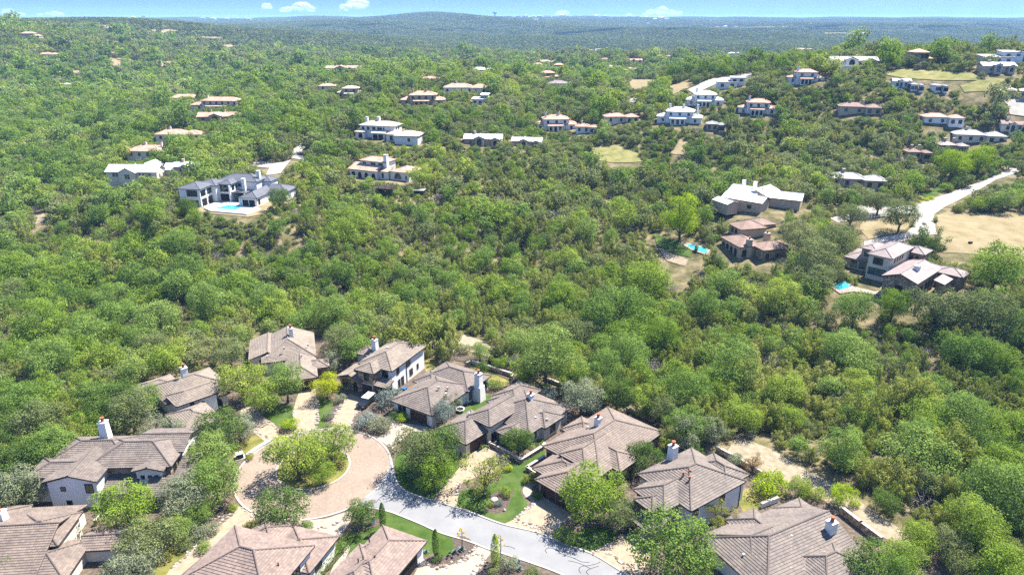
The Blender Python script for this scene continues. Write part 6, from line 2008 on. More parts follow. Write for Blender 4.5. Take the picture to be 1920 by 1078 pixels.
def patch_shape(seed, n_trees=26, n_leaf=26, half=22):
    """a patch of distant wood: many small crowns of few sprays"""
    r = np.random.default_rng(seed)
    Vs, Fs, Ts, Ms, o = [], [], [], [], 0
    for k in range(n_trees):
        c = np.array([*r.uniform(-half, half, 2), 0.0]); rad = r.uniform(2.6, 5.4)
        d = r.normal(0, 1, (n_leaf, 3)); d[:, 2] = np.abs(d[:, 2]) + 0.1
        d /= np.linalg.norm(d, axis=1)[:, None]
        P = c + d * rad * np.array([1, 1, 1.1]) * r.uniform(.85, 1.05, (n_leaf, 1)); P[:, 2] += rad * 0.25
        V, F = quads(P, d, rad * 0.62, None, r, 0.5)
        t = r.uniform(0, 1)
        Vs.append(V); Fs.append(F + o); Ts.append(np.clip(t * 0.7 + 0.3 * r.uniform(0, 1, n_leaf), 0, 1)); Ms.append(np.full(n_leaf, int(r.choice([0, 0, 1, 2])))); o += len(V)
    return np_mesh('wood_patch', np.concatenate(Vs), np.concatenate(Fs), [FM['hill'], FM['oak'], FM['hill']], np.concatenate(Ms), np.concatenate(Ts))


SHAPES = bpy.data.collections.new('wood_shapes')


def shape(i, me):
    o = bpy.data.objects.new('shape_%02d' % i, me)
    SHAPES.objects.link(o)


LODS = [(2300, 0.074), (800, 0.125), (240, 0.225)]
sid = 0
SID = {}
for L, (n, s) in enumerate(LODS):
    for kind, k, seeds in (('juniper', 0, (5, 6, 7)), ('round', 1, (11, 12)), ('tall', 1, (14, 15)), ('oak', 2, (21, 22, 23)), ('dead', 3, (31, 32))):
        for sd in seeds:
            shape(sid, wood_shape(kind, sd, n, s * (0.85 if kind == 'juniper' else 1)))
            SID.setdefault((L, k), []).append(sid); sid += 1
PID = []
for sd in range(5):
    shape(sid, patch_shape(100 + sd)); PID.append(sid); sid += 1


def wood(name, XYZ, rz, sc, idx, label=None):
    me = bpy.data.meshes.new(name)
    me.vertices.add(len(XYZ)); me.vertices.foreach_set('co', XYZ.astype(np.float32).ravel())
    a = me.attributes.new('turn', 'FLOAT', 'POINT'); a.data.foreach_set('value', rz.astype(np.float32))
    a = me.attributes.new('grow', 'FLOAT_VECTOR', 'POINT'); a.data.foreach_set('vector', sc.astype(np.float32).ravel())
    a = me.attributes.new('shape', 'INT', 'POINT'); a.data.foreach_set('value', idx.astype(np.int32))
    o = bpy.data.objects.new(name, me)
    C.objects.link(o)
    ng = bpy.data.node_groups.new(name, 'GeometryNodeTree')
    ng.interface.new_socket('Geometry', in_out='INPUT', socket_type='NodeSocketGeometry')
    ng.interface.new_socket('Geometry', in_out='OUTPUT', socket_type='NodeSocketGeometry')
    n, l = ng.nodes, ng.links
    gi = n.new('NodeGroupInput'); go = n.new('NodeGroupOutput')
    ci = n.new('GeometryNodeCollectionInfo')
    ci.inputs['Collection'].default_value = SHAPES
    ci.inputs['Separate Children'].default_value = True
    ci.inputs['Reset Children'].default_value = True
    ip = n.new('GeometryNodeInstanceOnPoints')
    ip.inputs['Pick Instance'].default_value = True
    def na(nm, dt):
        x = n.new('GeometryNodeInputNamedAttribute'); x.data_type = dt; x.inputs['Name'].default_value = nm
        return [s for s in x.outputs if s.enabled and s.name == 'Attribute'][0]
    cx = n.new('ShaderNodeCombineXYZ'); l.new(na('turn', 'FLOAT'), cx.inputs['Z'])
    l.new(gi.outputs[0], ip.inputs['Points']); l.new(ci.outputs[0], ip.inputs['Instance'])
    l.new(na('shape', 'INT'), ip.inputs['Instance Index'])
    l.new(cx.outputs[0], ip.inputs['Rotation']); l.new(na('grow', 'FLOAT_VECTOR'), ip.inputs['Scale'])
    l.new(ip.outputs[0], go.inputs[0])
    md = o.modifiers.new('wood', 'NODES'); md.node_group = ng
    setp(o, kind='stuff')
    return o


lod = np.where(T_[:, 1] < 260, 0, np.where(T_[:, 1] < 620, 1, 2))
idx = np.array([rnd.choice(SID[(lod[i], SPEC[i])]) for i in range(len(T_))])
XYZ = np.stack([T_[:, 0], T_[:, 1], Z - 0.15], 1)
SCL = np.stack([size, size, size * zs], 1)
rz = nr.uniform(0, 6.28, len(T_))
wood('woodland', XYZ[rest], rz[rest], SCL[rest], idx[rest])

# undergrowth between the trees near enough to see
und = band(85, 330, lambda y: 3.6 if y < 200 else 5.0)
X, Yv = und[:, 0], und[:, 1]
ok = np.ones(len(und), bool)
for poly in EXCL + FOOT:
    P = np.array(poly)
    bb = (X > P[:, 0].min()) & (X < P[:, 0].max()) & (Yv > P[:, 1].min()) & (Yv < P[:, 1].max())
    i = np.nonzero(bb & ok)[0]
    if len(i): ok[i] &= ~inside(X[i], Yv[i], poly)
ok &= nr.uniform(0, 1, len(und)) < 0.6
und = und[ok]
uz = zt(und[:, 0], und[:, 1])
us = nr.uniform(0.5, 1.15, len(und))
uk = nr.choice([0, 1, 2, 3], len(und), p=[.35, .25, .25, .15])
ui = np.array([rnd.choice(SID[(1, k)]) for k in uk])
wood('undergrowth', np.stack([und[:, 0], und[:, 1], uz - 0.3 * us], 1), nr.uniform(0, 6.28, len(und)), np.stack([us, us, us * 0.8], 1), ui)

# low scrub in the open ground before the distant houses
lows = []
for poly in LOWT:
    P = np.array(poly); a_ = (P[:, 0].max() - P[:, 0].min()) * (P[:, 1].max() - P[:, 1].min())
    if a_ > 9000: continue
    n_ = int(a_ / 5.5)
    q = np.stack([nr.uniform(P[:, 0].min(), P[:, 0].max(), n_), nr.uniform(P[:, 1].min(), P[:, 1].max(), n_)], 1)
    lows.append(q[inside(q[:, 0], q[:, 1], poly)])
und = np.concatenate(lows)
ok = np.ones(len(und), bool)
for poly in EXCL + FOOT:
    P = np.array(poly)
    bb = (und[:, 0] > P[:, 0].min()) & (und[:, 0] < P[:, 0].max()) & (und[:, 1] > P[:, 1].min()) & (und[:, 1] < P[:, 1].max())
    i = np.nonzero(bb & ok)[0]
    if len(i): ok[i] &= ~inside(und[i, 0], und[i, 1], poly)
und = und[ok]
cell = {}
for k, (x, y) in enumerate(und): cell.setdefault((int(x / 2.3), int(y / 2.3)), k)
und = und[list(cell.values())]
uz = zt(und[:, 0], und[:, 1]); us = nr.uniform(0.8, 1.9, len(und))
uk = nr.choice([0, 1, 2], len(und), p=[.38, .24, .38])
ui = np.array([rnd.choice(SID[(2 if y > 420 else 1, k)]) for k, y in zip(uk, und[:, 1])])
wood('low_scrub', np.stack([und[:, 0], und[:, 1], uz - 0.25 * us], 1), nr.uniform(0, 6.28, len(und)), np.stack([us, us, us * 0.85], 1), ui)

# far woods as patches
fb = band(1440, 9300, lambda y: 27 if y < 3200 else (40 if y < 5500 else 58))
X, Yv = fb[:, 0], fb[:, 1]
ok = np.ones(len(fb), bool)
for poly in FARPATCH:
    ok &= ~inside(X, Yv, poly)
fb = fb[ok]
fz = zt(fb[:, 0], fb[:, 1])
fs = fb[:, 2] / 36.0
wood('distant_woods', np.stack([fb[:, 0], fb[:, 1], fz - 1.0], 1), nr.uniform(0, 6.28, len(fb)), np.stack([fs, fs, 0.7 + 0.3 * fs], 1), nr.choice(PID, len(fb)))
# ------------------------------------------------------------------ things around the houses
def rocks(name, pts, width, n_per_m=2.6, world=False, size=(0.16, 0.34)):
    P = [Vector(p) if world else Vector(g(*p)) for p in pts]
    b = MB()
    for a, c in zip(P[:-1], P[1:]):
        L = (c - a).length
        d = (c - a).normalized(); nn = Vector((-d.y, d.x))
        for _ in range(max(1, int(L * n_per_m * width / 0.5))):
            q = a + d * rnd.uniform(0, L) + nn * rnd.uniform(-width / 2, width / 2)
            s = rnd.uniform(*size); h = s * rnd.uniform(0.35, 0.7)
            k = 6; r0 = [s * rnd.uniform(0.75, 1.2) for _ in range(k)]
            t0 = rnd.uniform(0, 1)
            n = len(b.v)
            for zz, sc in ((0.0, 1.0), (h * 0.6, 0.95), (h, 0.5)):
                for i in range(k):
                    t = t0 + 6.283 * i / k
                    b.v.append((q.x + math.cos(t) * r0[i] * sc, q.y + math.sin(t) * r0[i] * sc, zz + 0.01))
            for lv in range(2):
                for i in range(k):
                    j = (i + 1) % k
                    b.f.append((n + lv * k + i, n + lv * k + j, n + (lv + 1) * k + j, n + (lv + 1) * k + i)); b.m.append(0)
            b.f.append(tuple(n + 2 * k + i for i in range(k))); b.m.append(0)
            m_ = rnd.choice([0, 0, 1, 2])
            b.m[-13:] = [m_] * 13
    o = b.build(name, [M['rock'], M['rock_dark'], M['rock_pale']])
    return setp(o, kind='stuff')


M['rock_dark'] = plain('border_rock_dark', (0.20, 0.155, 0.13), 0.9, 0.3, 2.2, 0.3, 6)
M['rock_pale'] = plain('border_rock_pale', (0.58, 0.53, 0.46), 0.9, 0.2, 2.2, 0.3, 6)
for pts, w in [([(1003, 943), (962, 974)], 0.8), ([(962, 974), (1034, 995)], 0.8), ([(1034, 995), (1066, 972)], 0.8), ([(1107, 1040), (1140, 1022), (1173, 1003)], 0.6),
               ([(1130, 1030), (1150, 1043), (1172, 1058)], 0.6), ([(596, 750), (594, 780), (595, 808)], 0.7), ([(551, 770), (552, 806)], 0.5),
               ([(688, 752), (676, 768), (662, 784), (655, 808)], 0.6), ([(656, 740), (636, 764), (624, 788), (618, 808)], 0.8), ([(465, 765), (500, 788), (522, 806)], 0.6), ([(452, 775), (480, 805), (508, 826)], 0.6),
               ([(442, 955), (400, 992), (322, 1066)], 0.7), ([(450, 952), (477, 968)], 0.7), ([(476, 984), (440, 1006), (395, 1032)], 0.6), ([(385, 975), (440, 965)], 0.5),
               ([(560, 985), (600, 990), (650, 972)], 0.7), ([(795, 1058), (812, 1063), (835, 1061), (853, 1055), (872, 1046), (887, 1034)], 1.0), ([(889, 1033), (912, 1044)], 0.9),
               ([(912, 1046), (900, 1060), (887, 1078)], 0.8), ([(893, 1018), (887, 1032)], 0.8), ([(715, 812), (742, 800), (765, 806)], 0.7), ([(728, 838), (750, 818)], 0.7), ([(855, 930), (862, 905), (850, 912)], 0.6),
               ([(830, 915), (845, 900)], 0.6), ([(1055, 1015), (1040, 1012)], 0.5), ([(632, 1075), (644, 1045), (655, 1028)], 0.4)]:
    rocks('stone_edging', smooth(pts, 3) if len(pts) > 2 else pts, w)


def stone_wall(pts, h, w, label, mat='stone', cap=True, world=False, z=None):
    P = [Vector(p) if world else Vector(g(*p)) for p in pts]
    mid = P[len(P) // 2]
    e = empty('stone_wall' if mat == 'stone' else 'garden_wall', (mid.x, mid.y, 0))
    setp(e, label, 'wall')
    b, c = MB(), MB()
    for a, q in zip(P[:-1], P[1:]):
        d = q - a; L = d.length; t = math.atan2(d.y, d.x)
        m = (a + q) / 2
        b.box(m.x, m.y, -0.6, h, L / 2 + w * 0.4, w / 2, t)
        c.box(m.x, m.y, h + 0.002, h + 0.1, L / 2 + w * 0.45, w / 2 + 0.06, t)
    b.build('wall_body', M[mat], e, root=e.location)
    if cap: c.build('coping', M['rock_pale'], e, root=e.location)
    return e


stone_wall([(919, 836), (932, 842), (975, 867)], 0.9, 0.45, 'rubble stone wall along the buff drive in front of the forecourt tree')
stone_wall([(977, 868), (1017, 843), (1021, 838)], 0.9, 0.45, 'rubble stone wall between the forecourt and the curved lawn')
stone_wall([(1020, 862), (988, 882), (1011, 897)], 0.9, 0.4, 'low stone wall round the little garden court of the broad tiled house')
stone_wall([(876, 686), (884, 682), (961, 707), (960, 712)], 1.0, 0.4, 'pale capped wall round the back lawn of the tall chimney house')
stone_wall([(854, 661), (824, 684)], 0.9, 0.4, 'short pale wall between the two back gardens')
stone_wall([(1176, 771), (1225, 790)], 0.9, 0.4, 'pale capped wall behind the broad tiled house by the dirt clearing')
stone_wall([(1020, 712), (1062, 728)], 0.8, 0.4, 'low wall under the tall full bright tree')
stone_wall([(1344, 846), (1385, 868), (1426, 892)], 1.1, 0.4, 'dark stone back wall of the chimney flank house beside the dirt track')
stone_wall([(1577, 962), (1612, 990), (1650, 1018)], 1.3, 0.45, 'brown stone retaining wall at the side of the many vent roof')
stone_wall([(1428, 951), (1457, 940)], 0.9, 0.4, 'short white plastered wall in the back garden beside the vine arbour', 'stucco')
stone_wall([(1168, 995), (1178, 984), (1186, 975)], 1.6, 0.5, 'stone porch wall between the two lower houses')
stone_wall([(181, 984), (190, 975)], 1.0, 0.4, 'stone wall stub by the sprawling roof', 'stone')

M['asphalt_dark'] = plain('asphalt_repair', (0.30, 0.30, 0.305), 0.9, 0.12, 0.8)
# parked pickup-like SUV
def vehicle(px, py, yaw, label, body, L=5.2, W=1.95, white_top=True, scale=1.0, z=None, name='parked_car', cat='car'):
    p = at(px, py)
    zz = p.z + 0.02
    e = empty(name, (p.x, p.y, zz)); setp(e, label, cat)
    e.rotation_euler.z = R(yaw); e.scale = (scale,) * 3
    def part(nm, b, mt, par=e):
        me = b.mesh(nm, [mt]); o = bpy.data.objects.new(nm, me); C.objects.link(o); o.parent = par; return o
    b = MB()
    # lower body profile extruded across the width
    prof = [(-L / 2, 0.45), (L / 2, 0.45), (L / 2, 0.80), (L / 2 - 0.1, 1.0), (L / 2 - 1.25, 1.12), (-L / 2, 1.12)]
    def extr(b, prof, w, inset=0.0):
        n = len(b.v); k = len(prof)
        for s_ in (-1, 1):
            for x_, z_ in prof: b.v.append((x_, s_ * w / 2, z_))
        b.f.append(tuple(n + i for i in range(k))[::-1]); b.m.append(0)
        b.f.append(tuple(n + k + i for i in range(k))); b.m.append(0)
        for i in range(k):
            j = (i + 1) % k
            b.f.append((n + i, n + j, n + k + j, n + k + i)); b.m.append(0)
    extr(b, prof, W)
    part('body', b, body)
    b = MB(); extr(b, [(L / 2 - 1.3, 1.121), (L / 2 - 2.1, 1.72), (-L / 2 + 0.25, 1.74), (-L / 2 + 0.05, 1.121)], W - 0.14)
    part('cabin_windows', b, M['glass'])
    b = MB(); b.box(-0.75, 0, 1.741, 1.80, (L - 2.5) / 2, W / 2 - 0.12)
    part('roof', b, M['car_white'] if white_top else body)
    for sx_ in (-1, 1):
        for sy in (-1, 1):
            b = MB(); 
            cx_, cy_ = sx_ * L * 0.30, sy * (W / 2 - 0.08)
            n = 14; base = len(b.v)
            for yy in (-0.13, 0.13):
                for i in range(n):
                    t = 6.283 * i / n; b.v.append((cx_ + 0.40 * math.cos(t), cy_ + yy, 0.40 + 0.40 * math.sin(t)))
            for i in range(n):
                j = (i + 1) % n; b.f.append((i, j, n + j, n + i)); b.m.append(0)
            b.f.append(tuple(range(n))); b.f.append(tuple(range(2 * n - 1, n - 1, -1))); b.m += [0, 0]
            part('wheel', b, M['tyre'])
    for sy in (-1, 1):
        b = MB(); b.box(L / 2 + 0.012, sy * (W / 2 - 0.3), 0.72, 0.88, 0.02, 0.18)
        part('headlight', b, M['lamp_glass'])
    b = MB(); b.box(L / 2 + 0.012, 0, 0.62, 0.9, 0.015, 0.5); part('grille', b, M['metal_dark'])
    return e


M['car_dark'] = plain('car_paint_dark', (0.018, 0.02, 0.024), 0.25, 0.05, spec=0.6)
M['car_white'] = plain('car_paint_white', (0.72, 0.73, 0.74), 0.25, 0.03, spec=0.6)
M['car_blue'] = plain('car_paint_grey_blue', (0.20, 0.25, 0.32), 0.25, 0.05, spec=0.6)
M['tyre'] = plain('tyre_rubber', (0.02, 0.02, 0.02), 0.9, 0.1)
M['lamp_glass'] = plain('lamp_glass', (0.6, 0.62, 0.62), 0.15, 0.05, spec=0.7)
vehicle(688, 757, 68 + 180, 'black off road car with white roof parked on the curved drive', M['car_dark'], 5.4, 2.1)
vehicle(453, 282, -70, 'grey blue car parked among trees on the far left slope', M['car_blue'], 5.0, 2.0, False, 1.15)
vehicle(440, 279, -110, 'white van parked beside the grey blue car on the far left slope', M['car_white'], 5.6, 2.1, True, 1.15)

# blue bin
p = at(759, 735); e = empty('waste_bin', tuple(p)); setp(e, 'bright blue recycling bin at the white side wall', 'bin')
b = MB(); b.box(p.x, p.y, p.z, p.z + 1.0, 0.42, 0.36, R(64), top=1.12); b.build('bin_body', M['blue_plastic'], e, root=p)
b = MB(); b.box(p.x, p.y, p.z + 1.002, p.z + 1.1, 0.52, 0.46, R(64)); b.build('lid', M['blue_plastic'], e, root=p)
p = at(749, 737); e = empty('waste_bin', tuple(p)); setp(e, 'darker waste bin next to the bright blue bin', 'bin')
b = MB(); b.box(p.x, p.y, p.z, p.z + 0.95, 0.36, 0.34, R(64), top=1.12); b.build('bin_body', M['metal_dark'], e, root=p)
b = MB(); b.box(p.x, p.y, p.z + 0.952, p.z + 1.05, 0.45, 0.42, R(64)); b.build('lid', M['metal_dark'], e, root=p)
# utility cabinet
p = at(450, 858); e = empty('utility_box', tuple(p)); setp(e, 'grey utility cabinet with pale lid beside the circle', 'utility box')
b = MB(); b.box(p.x, p.y, 0, 0.95, 0.62, 0.55, 0.5); b.build('cabinet', M['metal_dark'], e, root=p)
b = MB(); b.box(p.x, p.y, 0.952, 1.12, 0.7, 0.63, 0.5); b.build('lid', M['concrete'], e, root=p)
b = MB(); b.box(p.x, p.y, 0.005, 0.12, 0.95, 0.85, 0.5); b.build('plinth', M['concrete'], e, root=p)
# kerb bench of pale stone at the circle
ca_ = math.atan2(g(491, 843)[1] - CC[1], g(491, 843)[0] - CC[0])
b = MB()
pts = [(CC[0] + (CR + 0.75) * math.cos(ca_ + t), CC[1] + (CR + 0.75) * math.sin(ca_ + t)) for t in np.linspace(-0.20, 0.20, 7)]
for (x0, y0), (x1, y1) in zip(pts[:-1], pts[1:]):
    b.box((x0 + x1) / 2, (y0 + y1) / 2, 0, 0.42, math.hypot(x1 - x0, y1 - y0) / 2, 0.42, math.atan2(y1 - y0, x1 - x0))
setp(b.build('drain_inlet', M['concrete'], None, (pts[3][0], pts[3][1], 0)), 'long pale concrete drain inlet on the upper left rim of the circle', 'drain')
# stone mailbox pillar
for q, lb in (((699, 981), 'pale mailbox pillar beside the crape myrtle'),):
    p = at(*q); e = empty('mailbox', tuple(p)); setp(e, lb, 'mailbox')
    b = MB(); b.box(p.x, p.y, 0, 1.5, 0.3, 0.3, 0.4); b.build('pillar', M['stucco'], e, root=p)
    b = MB(); b.box(p.x, p.y, 1.502, 1.6, 0.38, 0.38, 0.4); b.build('pillar_cap', M['rock_pale'], e, root=p)
# darker repair patch and faint wheel-worn strips in the street
sheet('asphalt_patch', [(1128, 1078), (1150, 1066), (1185, 1084), (1190, 1100), (1130, 1100)], 0.0165, M['asphalt_dark'])
# manhole
x, y = g(698, 940); b = MB(); b.lathe(x, y, [(0.62, 0.014), (0.62, 0.034), (0.5, 0.036), (0.48, 0.03)], 20)
setp(b.build('manhole_cover', M['rock_dark'], None, (x, y, 0)), 'round brown manhole cover in the street beside the circle edge', 'manhole cover')
# fountain bowl at the side of C
p = at(863, 771); e = empty('fountain', tuple(p)); setp(e, 'round white fountain bowl on the strip of lawn by the tall chimney', 'fountain')
b = MB(); b.lathe(p.x, p.y, [(0.5, 0), (0.34, 0.25), (0.4, 0.4), (0.95, 0.62), (1.0, 0.7), (0.86, 0.7), (0.4, 0.5)], 18); b.build('bowl', M['white_trim'], e, root=p)
b = MB(); b.lathe(p.x, p.y, [(0.84, 0.64), (0.4, 0.66)], 18); b.build('water', M['glass'], e, root=p)
# white boulder and garden lamp in the oval bed
sheet('planting_bed', smooth([(905, 958), (925, 945), (918, 930), (945, 915), (962, 920), (958, 935), (952, 950), (948, 960), (930, 962), (905, 958)], 2), 0.013, M['mulch'])
sheet('planting_bed', smooth([(846, 1006), (872, 1005), (886, 1018), (880, 1035), (850, 1052), (818, 1058), (800, 1050), (806, 1042), (832, 1043), (848, 1036), (853, 1022)], 2), 0.013, M['mulch'])
sheet('planting_bed', smooth([(905, 1060), (930, 1048), (975, 1052), (1012, 1070), (1015, 1085), (900, 1085)], 2), 0.013, M['mulch'])
sheet('planting_bed', smooth([(652, 985), (700, 975), (715, 972), (712, 985), (690, 990), (664, 1000)], 2), 0.013, M['mulch'])
sheet('planting_bed', smooth([(629, 757), (652, 745), (648, 760), (632, 775), (620, 800), (607, 806), (614, 780)], 2), 0.013, M['mulch'])
sheet('planting_bed', [(566, 975), (594, 974), (595, 984), (570, 988)], 0.013, M['mulch'])
p = at(946, 957); b = MB(); b.lathe(p.x, p.y, [(0.22, 0), (0.26, 0.2), (0.1, 0.4)], 8); setp(b.build('boulder', M['rock_pale'], None, tuple(p)), 'small pale boulder at the tip of the oval bed', 'boulder')
p = at(927, 937); b = MB(); b.lathe(p.x, p.y, [(0.6, 0), (0.65, 0.2), (0.4, 0.36)], 7); setp(b.build('boulder', M['rock_pale'], None, tuple(p)), 'flat pale boulder beside the blue green ball bush', 'boulder')

# agaves with flower stalks
def agave(px, py, r, label, stalk=0.0):
    p = at(px, py)
    e = empty('agave_plant', tuple(p)); setp(e, label, 'agave')
    b = MB()
    for i in range(30):
        a = i * 2.39996; el = R(12 + 62 * (i / 30) ** 0.8); L = r * (1.0 - 0.25 * i / 30)
        d = Vector((math.cos(a) * math.cos(el), math.sin(a) * math.cos(el), math.sin(el))); s_ = Vector((-math.sin(a), math.cos(a), 0)) * r * 0.14
        o0 = p + Vector((0, 0, 0.05)); m = o0 + d * L * 0.55; t = o0 + d * L
        b.face([o0 - s_ * 0.6, o0 + s_ * 0.6, m + s_, m - s_]); b.face([m - s_, m + s_, t])
    b.build('leaves', M['agave'], e, root=p)
    if stalk:
        b = MB(); b.tube([p, p + Vector((0.1, 0, stalk * 0.5)), p + Vector((0.05, 0.05, stalk))], [0.09, 0.07, 0.03], 6); st = b.build('flower_stalk', M['bark'], e, root=p)
        for i in range(8):
            zz = stalk * (0.55 + 0.055 * i); a = i * 2.4; L = 0.75 - 0.06 * i
            q = p + Vector((math.cos(a) * L, math.sin(a) * L, zz + 0.15)); b = MB()
            b.tube([p + Vector((0.05, 0, zz)), q], [0.035, 0.02], 4); b.lathe(q.x, q.y, [(0.05, q.z - 0.05), (0.20, q.z + 0.03), (0.22, q.z + 0.10), (0.08, q.z + 0.2)], 7, 1)
            b.build('flower_head', [M['bark'], M['agave_bloom']], e, root=p)


M['agave'] = plain('agave_leaf', (0.22, 0.30, 0.28), 0.6, 0.2, 5)
M['agave_bloom'] = plain('agave_bloom', (0.46, 0.30, 0.03), 0.8, 0.3, 6)
agave(866, 1031, 0.85, 'blue agave with yellow candelabra flower stalk on the bed beside the lawn end', 4.2)
agave(853, 1036, 0.7, 'small blue agave without stalk near the lawn end')
agave(938, 1048, 0.7, 'agave with yellow candelabra flower stalk behind the yellow green cypress', 4.6)
agave(972, 1056, 0.75, 'blue agave rosette in the bed below the street')
agave(974, 1068, 0.75, 'blue agave rosette at the bottom edge of the bed below the street')
agave(1006, 1072, 0.6, 'small blue agave at the right end of the bed below the street')
agave(799, 1035, 0.6, 'pale agave at the garage corner beside the slim cypress')
agave(1005, 882, 0.55, 'pale agave in the little garden court')

# wire fence behind the tall bright tree
P0 = [at(*q) for q in ((1062, 716), (1078, 716), (1096, 718), (1112, 724), (1128, 735))]
e = empty('wire_fence', tuple(P0[2])); setp(e, 'dark post and wire fence by the tall full bright tree', 'fence')
for a, c in zip(P0[:-1], P0[1:]):
    for t in (0, 0.5):
        q = a.lerp(c, t); b = MB(); b.box(q.x, q.y, q.z - 0.2, q.z + 1.5, 0.06, 0.06); b.build('post', M['metal_dark'], e, root=P0[2])
for hh in (0.5, 0.9, 1.35):
    b = MB(); b.tube([q + Vector((0, 0, hh)) for q in P0], 0.025, 4); b.build('wire', M['metal_dark'], e, root=P0[2])
P0 = [at(*q) for q in ((1192, 768), (1210, 773), (1230, 780))]
e = empty('wire_fence', tuple(P0[1])); setp(e, 'brown wire fence above the pale capped wall at the dirt clearing', 'fence')
for a, c in zip(P0[:-1], P0[1:]):
    for t in (0, 0.33, 0.66):
        q = a.lerp(c, t); b = MB(); b.box(q.x, q.y, q.z - 0.2, q.z + 1.4, 0.05, 0.05); b.build('post', M['rust'] if 'rust' in M else M['timber'], e, root=P0[1])
for hh in (0.3, 0.8, 1.3):
    b = MB(); b.tube([q + Vector((0, 0, hh)) for q in P0], 0.025, 4); b.build('wire', M['timber'], e, root=P0[1])

# wooden lookout deck and hut below the Spanish house
p = at(722, 366); e = empty('wooden_deck', tuple(p)); setp(e, 'raised dark timber deck on posts below the white Spanish house', 'deck')
z1 = p.z + 3.4
b = MB(); b.box(p.x, p.y, z1 - 0.35, z1, 4.2, 3.2, R(-12)); b.build('platform', M['deck_wood'] if 'deck_wood' in M else M['brown_trim'], e, root=p)
rot = Matrix.Rotation(R(-12), 3, 'Z')
for ax in (-3.8, -1.3, 1.3, 3.8):
    for ay in (-2.8, 2.8):
        q = rot @ Vector((ax, ay, 0)); b = MB(); b.box(p.x + q.x, p.y + q.y, p.z - 0.6, z1 - 0.352, 0.14, 0.14); b.build('post', M['brown_trim'], e, root=p)
for ax, ay, hx_, hy_ in ((0, -3.1, 4.2, 0.06), (0, 3.1, 4.2, 0.06), (-4.1, 0, 0.06, 3.1), (4.1, 0, 0.06, 3.1)):
    q = rot @ Vector((ax, ay, 0)); b = MB(); b.box(p.x + q.x, p.y + q.y, z1 + 0.9, z1 + 1.0, hx_, hy_, R(-12)); b.box(p.x + q.x, p.y + q.y, z1 + 0.45, z1 + 0.52, hx_, hy_, R(-12)); b.build('railing', M['brown_trim'], e, root=p)
for ax in (-4.1, -1.4, 1.4, 4.1):
    for ay in (-3.1, 3.1):
        q = rot @ Vector((ax, ay, 0)); b = MB(); b.box(p.x + q.x, p.y + q.y, z1 + 0.002, z1 + 1.15, 0.08, 0.08); b.build('railing_post', M['brown_trim'], e, root=p)
p = at(787, 368); e = empty('garden_hut', tuple(p)); setp(e, 'small dark timber hut with flat roof right of the raised deck', 'hut')
b = MB(); b.box(p.x, p.y, p.z - 0.5, p.z + 2.6, 1.9, 1.5, R(-10)); b.build('wall', M['brown_trim'], e, root=p)
b = MB(); b.box(p.x, p.y, p.z + 2.602, p.z + 2.8, 2.3, 1.9, R(-10)); b.build('roof', M['grey_roof'], e, root=p)

# pools of the two tan houses
p = at(1585, 540)
P = poly_at([(1566, 527), (1592, 530), (1608, 540), (1640, 548), (1660, 545), (1655, 556), (1600, 548), (1575, 552), (1558, 540)])
drape('pool_patio', P, M['drive_pink'], 0.25, 1.5, world=True)
drape('swimming_pool', poly_at([(1559, 529), (1576, 528), (1590, 533), (1592, 540), (1574, 545), (1562, 538)]), M['pool'], 0.32, 1.5, world=True)
drape('pool_patio', poly_at([(1284, 456), (1312, 462), (1332, 470), (1326, 480), (1300, 472), (1282, 462)]), M['drive_pink'], 0.35, 1.5, world=True)
drape('swimming_pool', poly_at([(1290, 459), (1310, 463), (1328, 471), (1322, 476), (1302, 470), (1290, 464)]), M['pool'], 0.42, 1.5, world=True)
# white thing on the mown field: irrigation box
p = at(1819, 457); b = MB(); b.box(p.x, p.y, p.z, p.z + 0.7, 0.6, 0.4, 0.4); setp(b.build('utility_box', M['metal_dark'], None, tuple(p)), 'small dark box alone on the mown tan field', 'utility box')
# yellow flower bed by the road
fl = [(1722, 378), (1735, 374), (1745, 372), (1728, 381), (1752, 371), (1740, 377)]
for q in fl[:3]:
    tree(q[0], q[1], 15, 'shrub', 'yellow', 'yellow flowering shrub in the bed at the road fork', 'shrub', 'bush', 0.7, 'yellow flowering shrubs at the road fork')

# far landmarks -------------------------------------------------------------
# water tower on the horizon
Yw = 6000.0; xw = (930 - 960) / FOC * Yw * 1.0
zw = zat(xw, Yw)
ztop = 80 + Yw * math.tan(PITCH - math.atan((539 - 22) / FOC)) * 1.0
ztop = CAMZ + Yw * (ray(930, 22.5)[2] / ray(930, 22.5)[1])
e = empty('water_tower', (xw, Yw, zw)); setp(e, 'grey water tower standing alone on the horizon', 'water tower')
Hh_ = ztop - zw
b = MB(); b.lathe(xw, Yw, [(8, zw - 5), (6, zw + Hh_ * 0.2), (5, zw + Hh_ * 0.5), (8, zw + Hh_ * 0.62)], 12); b.build('shaft', M['pale_wall'], e, root=(xw, Yw, zw))
b = MB(); b.lathe(xw, Yw, [(8, zw + Hh_ * 0.62), (15, zw + Hh_ * 0.74), (16.5, zw + Hh_ * 0.88), (13, zw + Hh_ * 0.97), (4, ztop)], 14); b.build('tank', M['grey_roof'], e, root=(xw, Yw, zw))

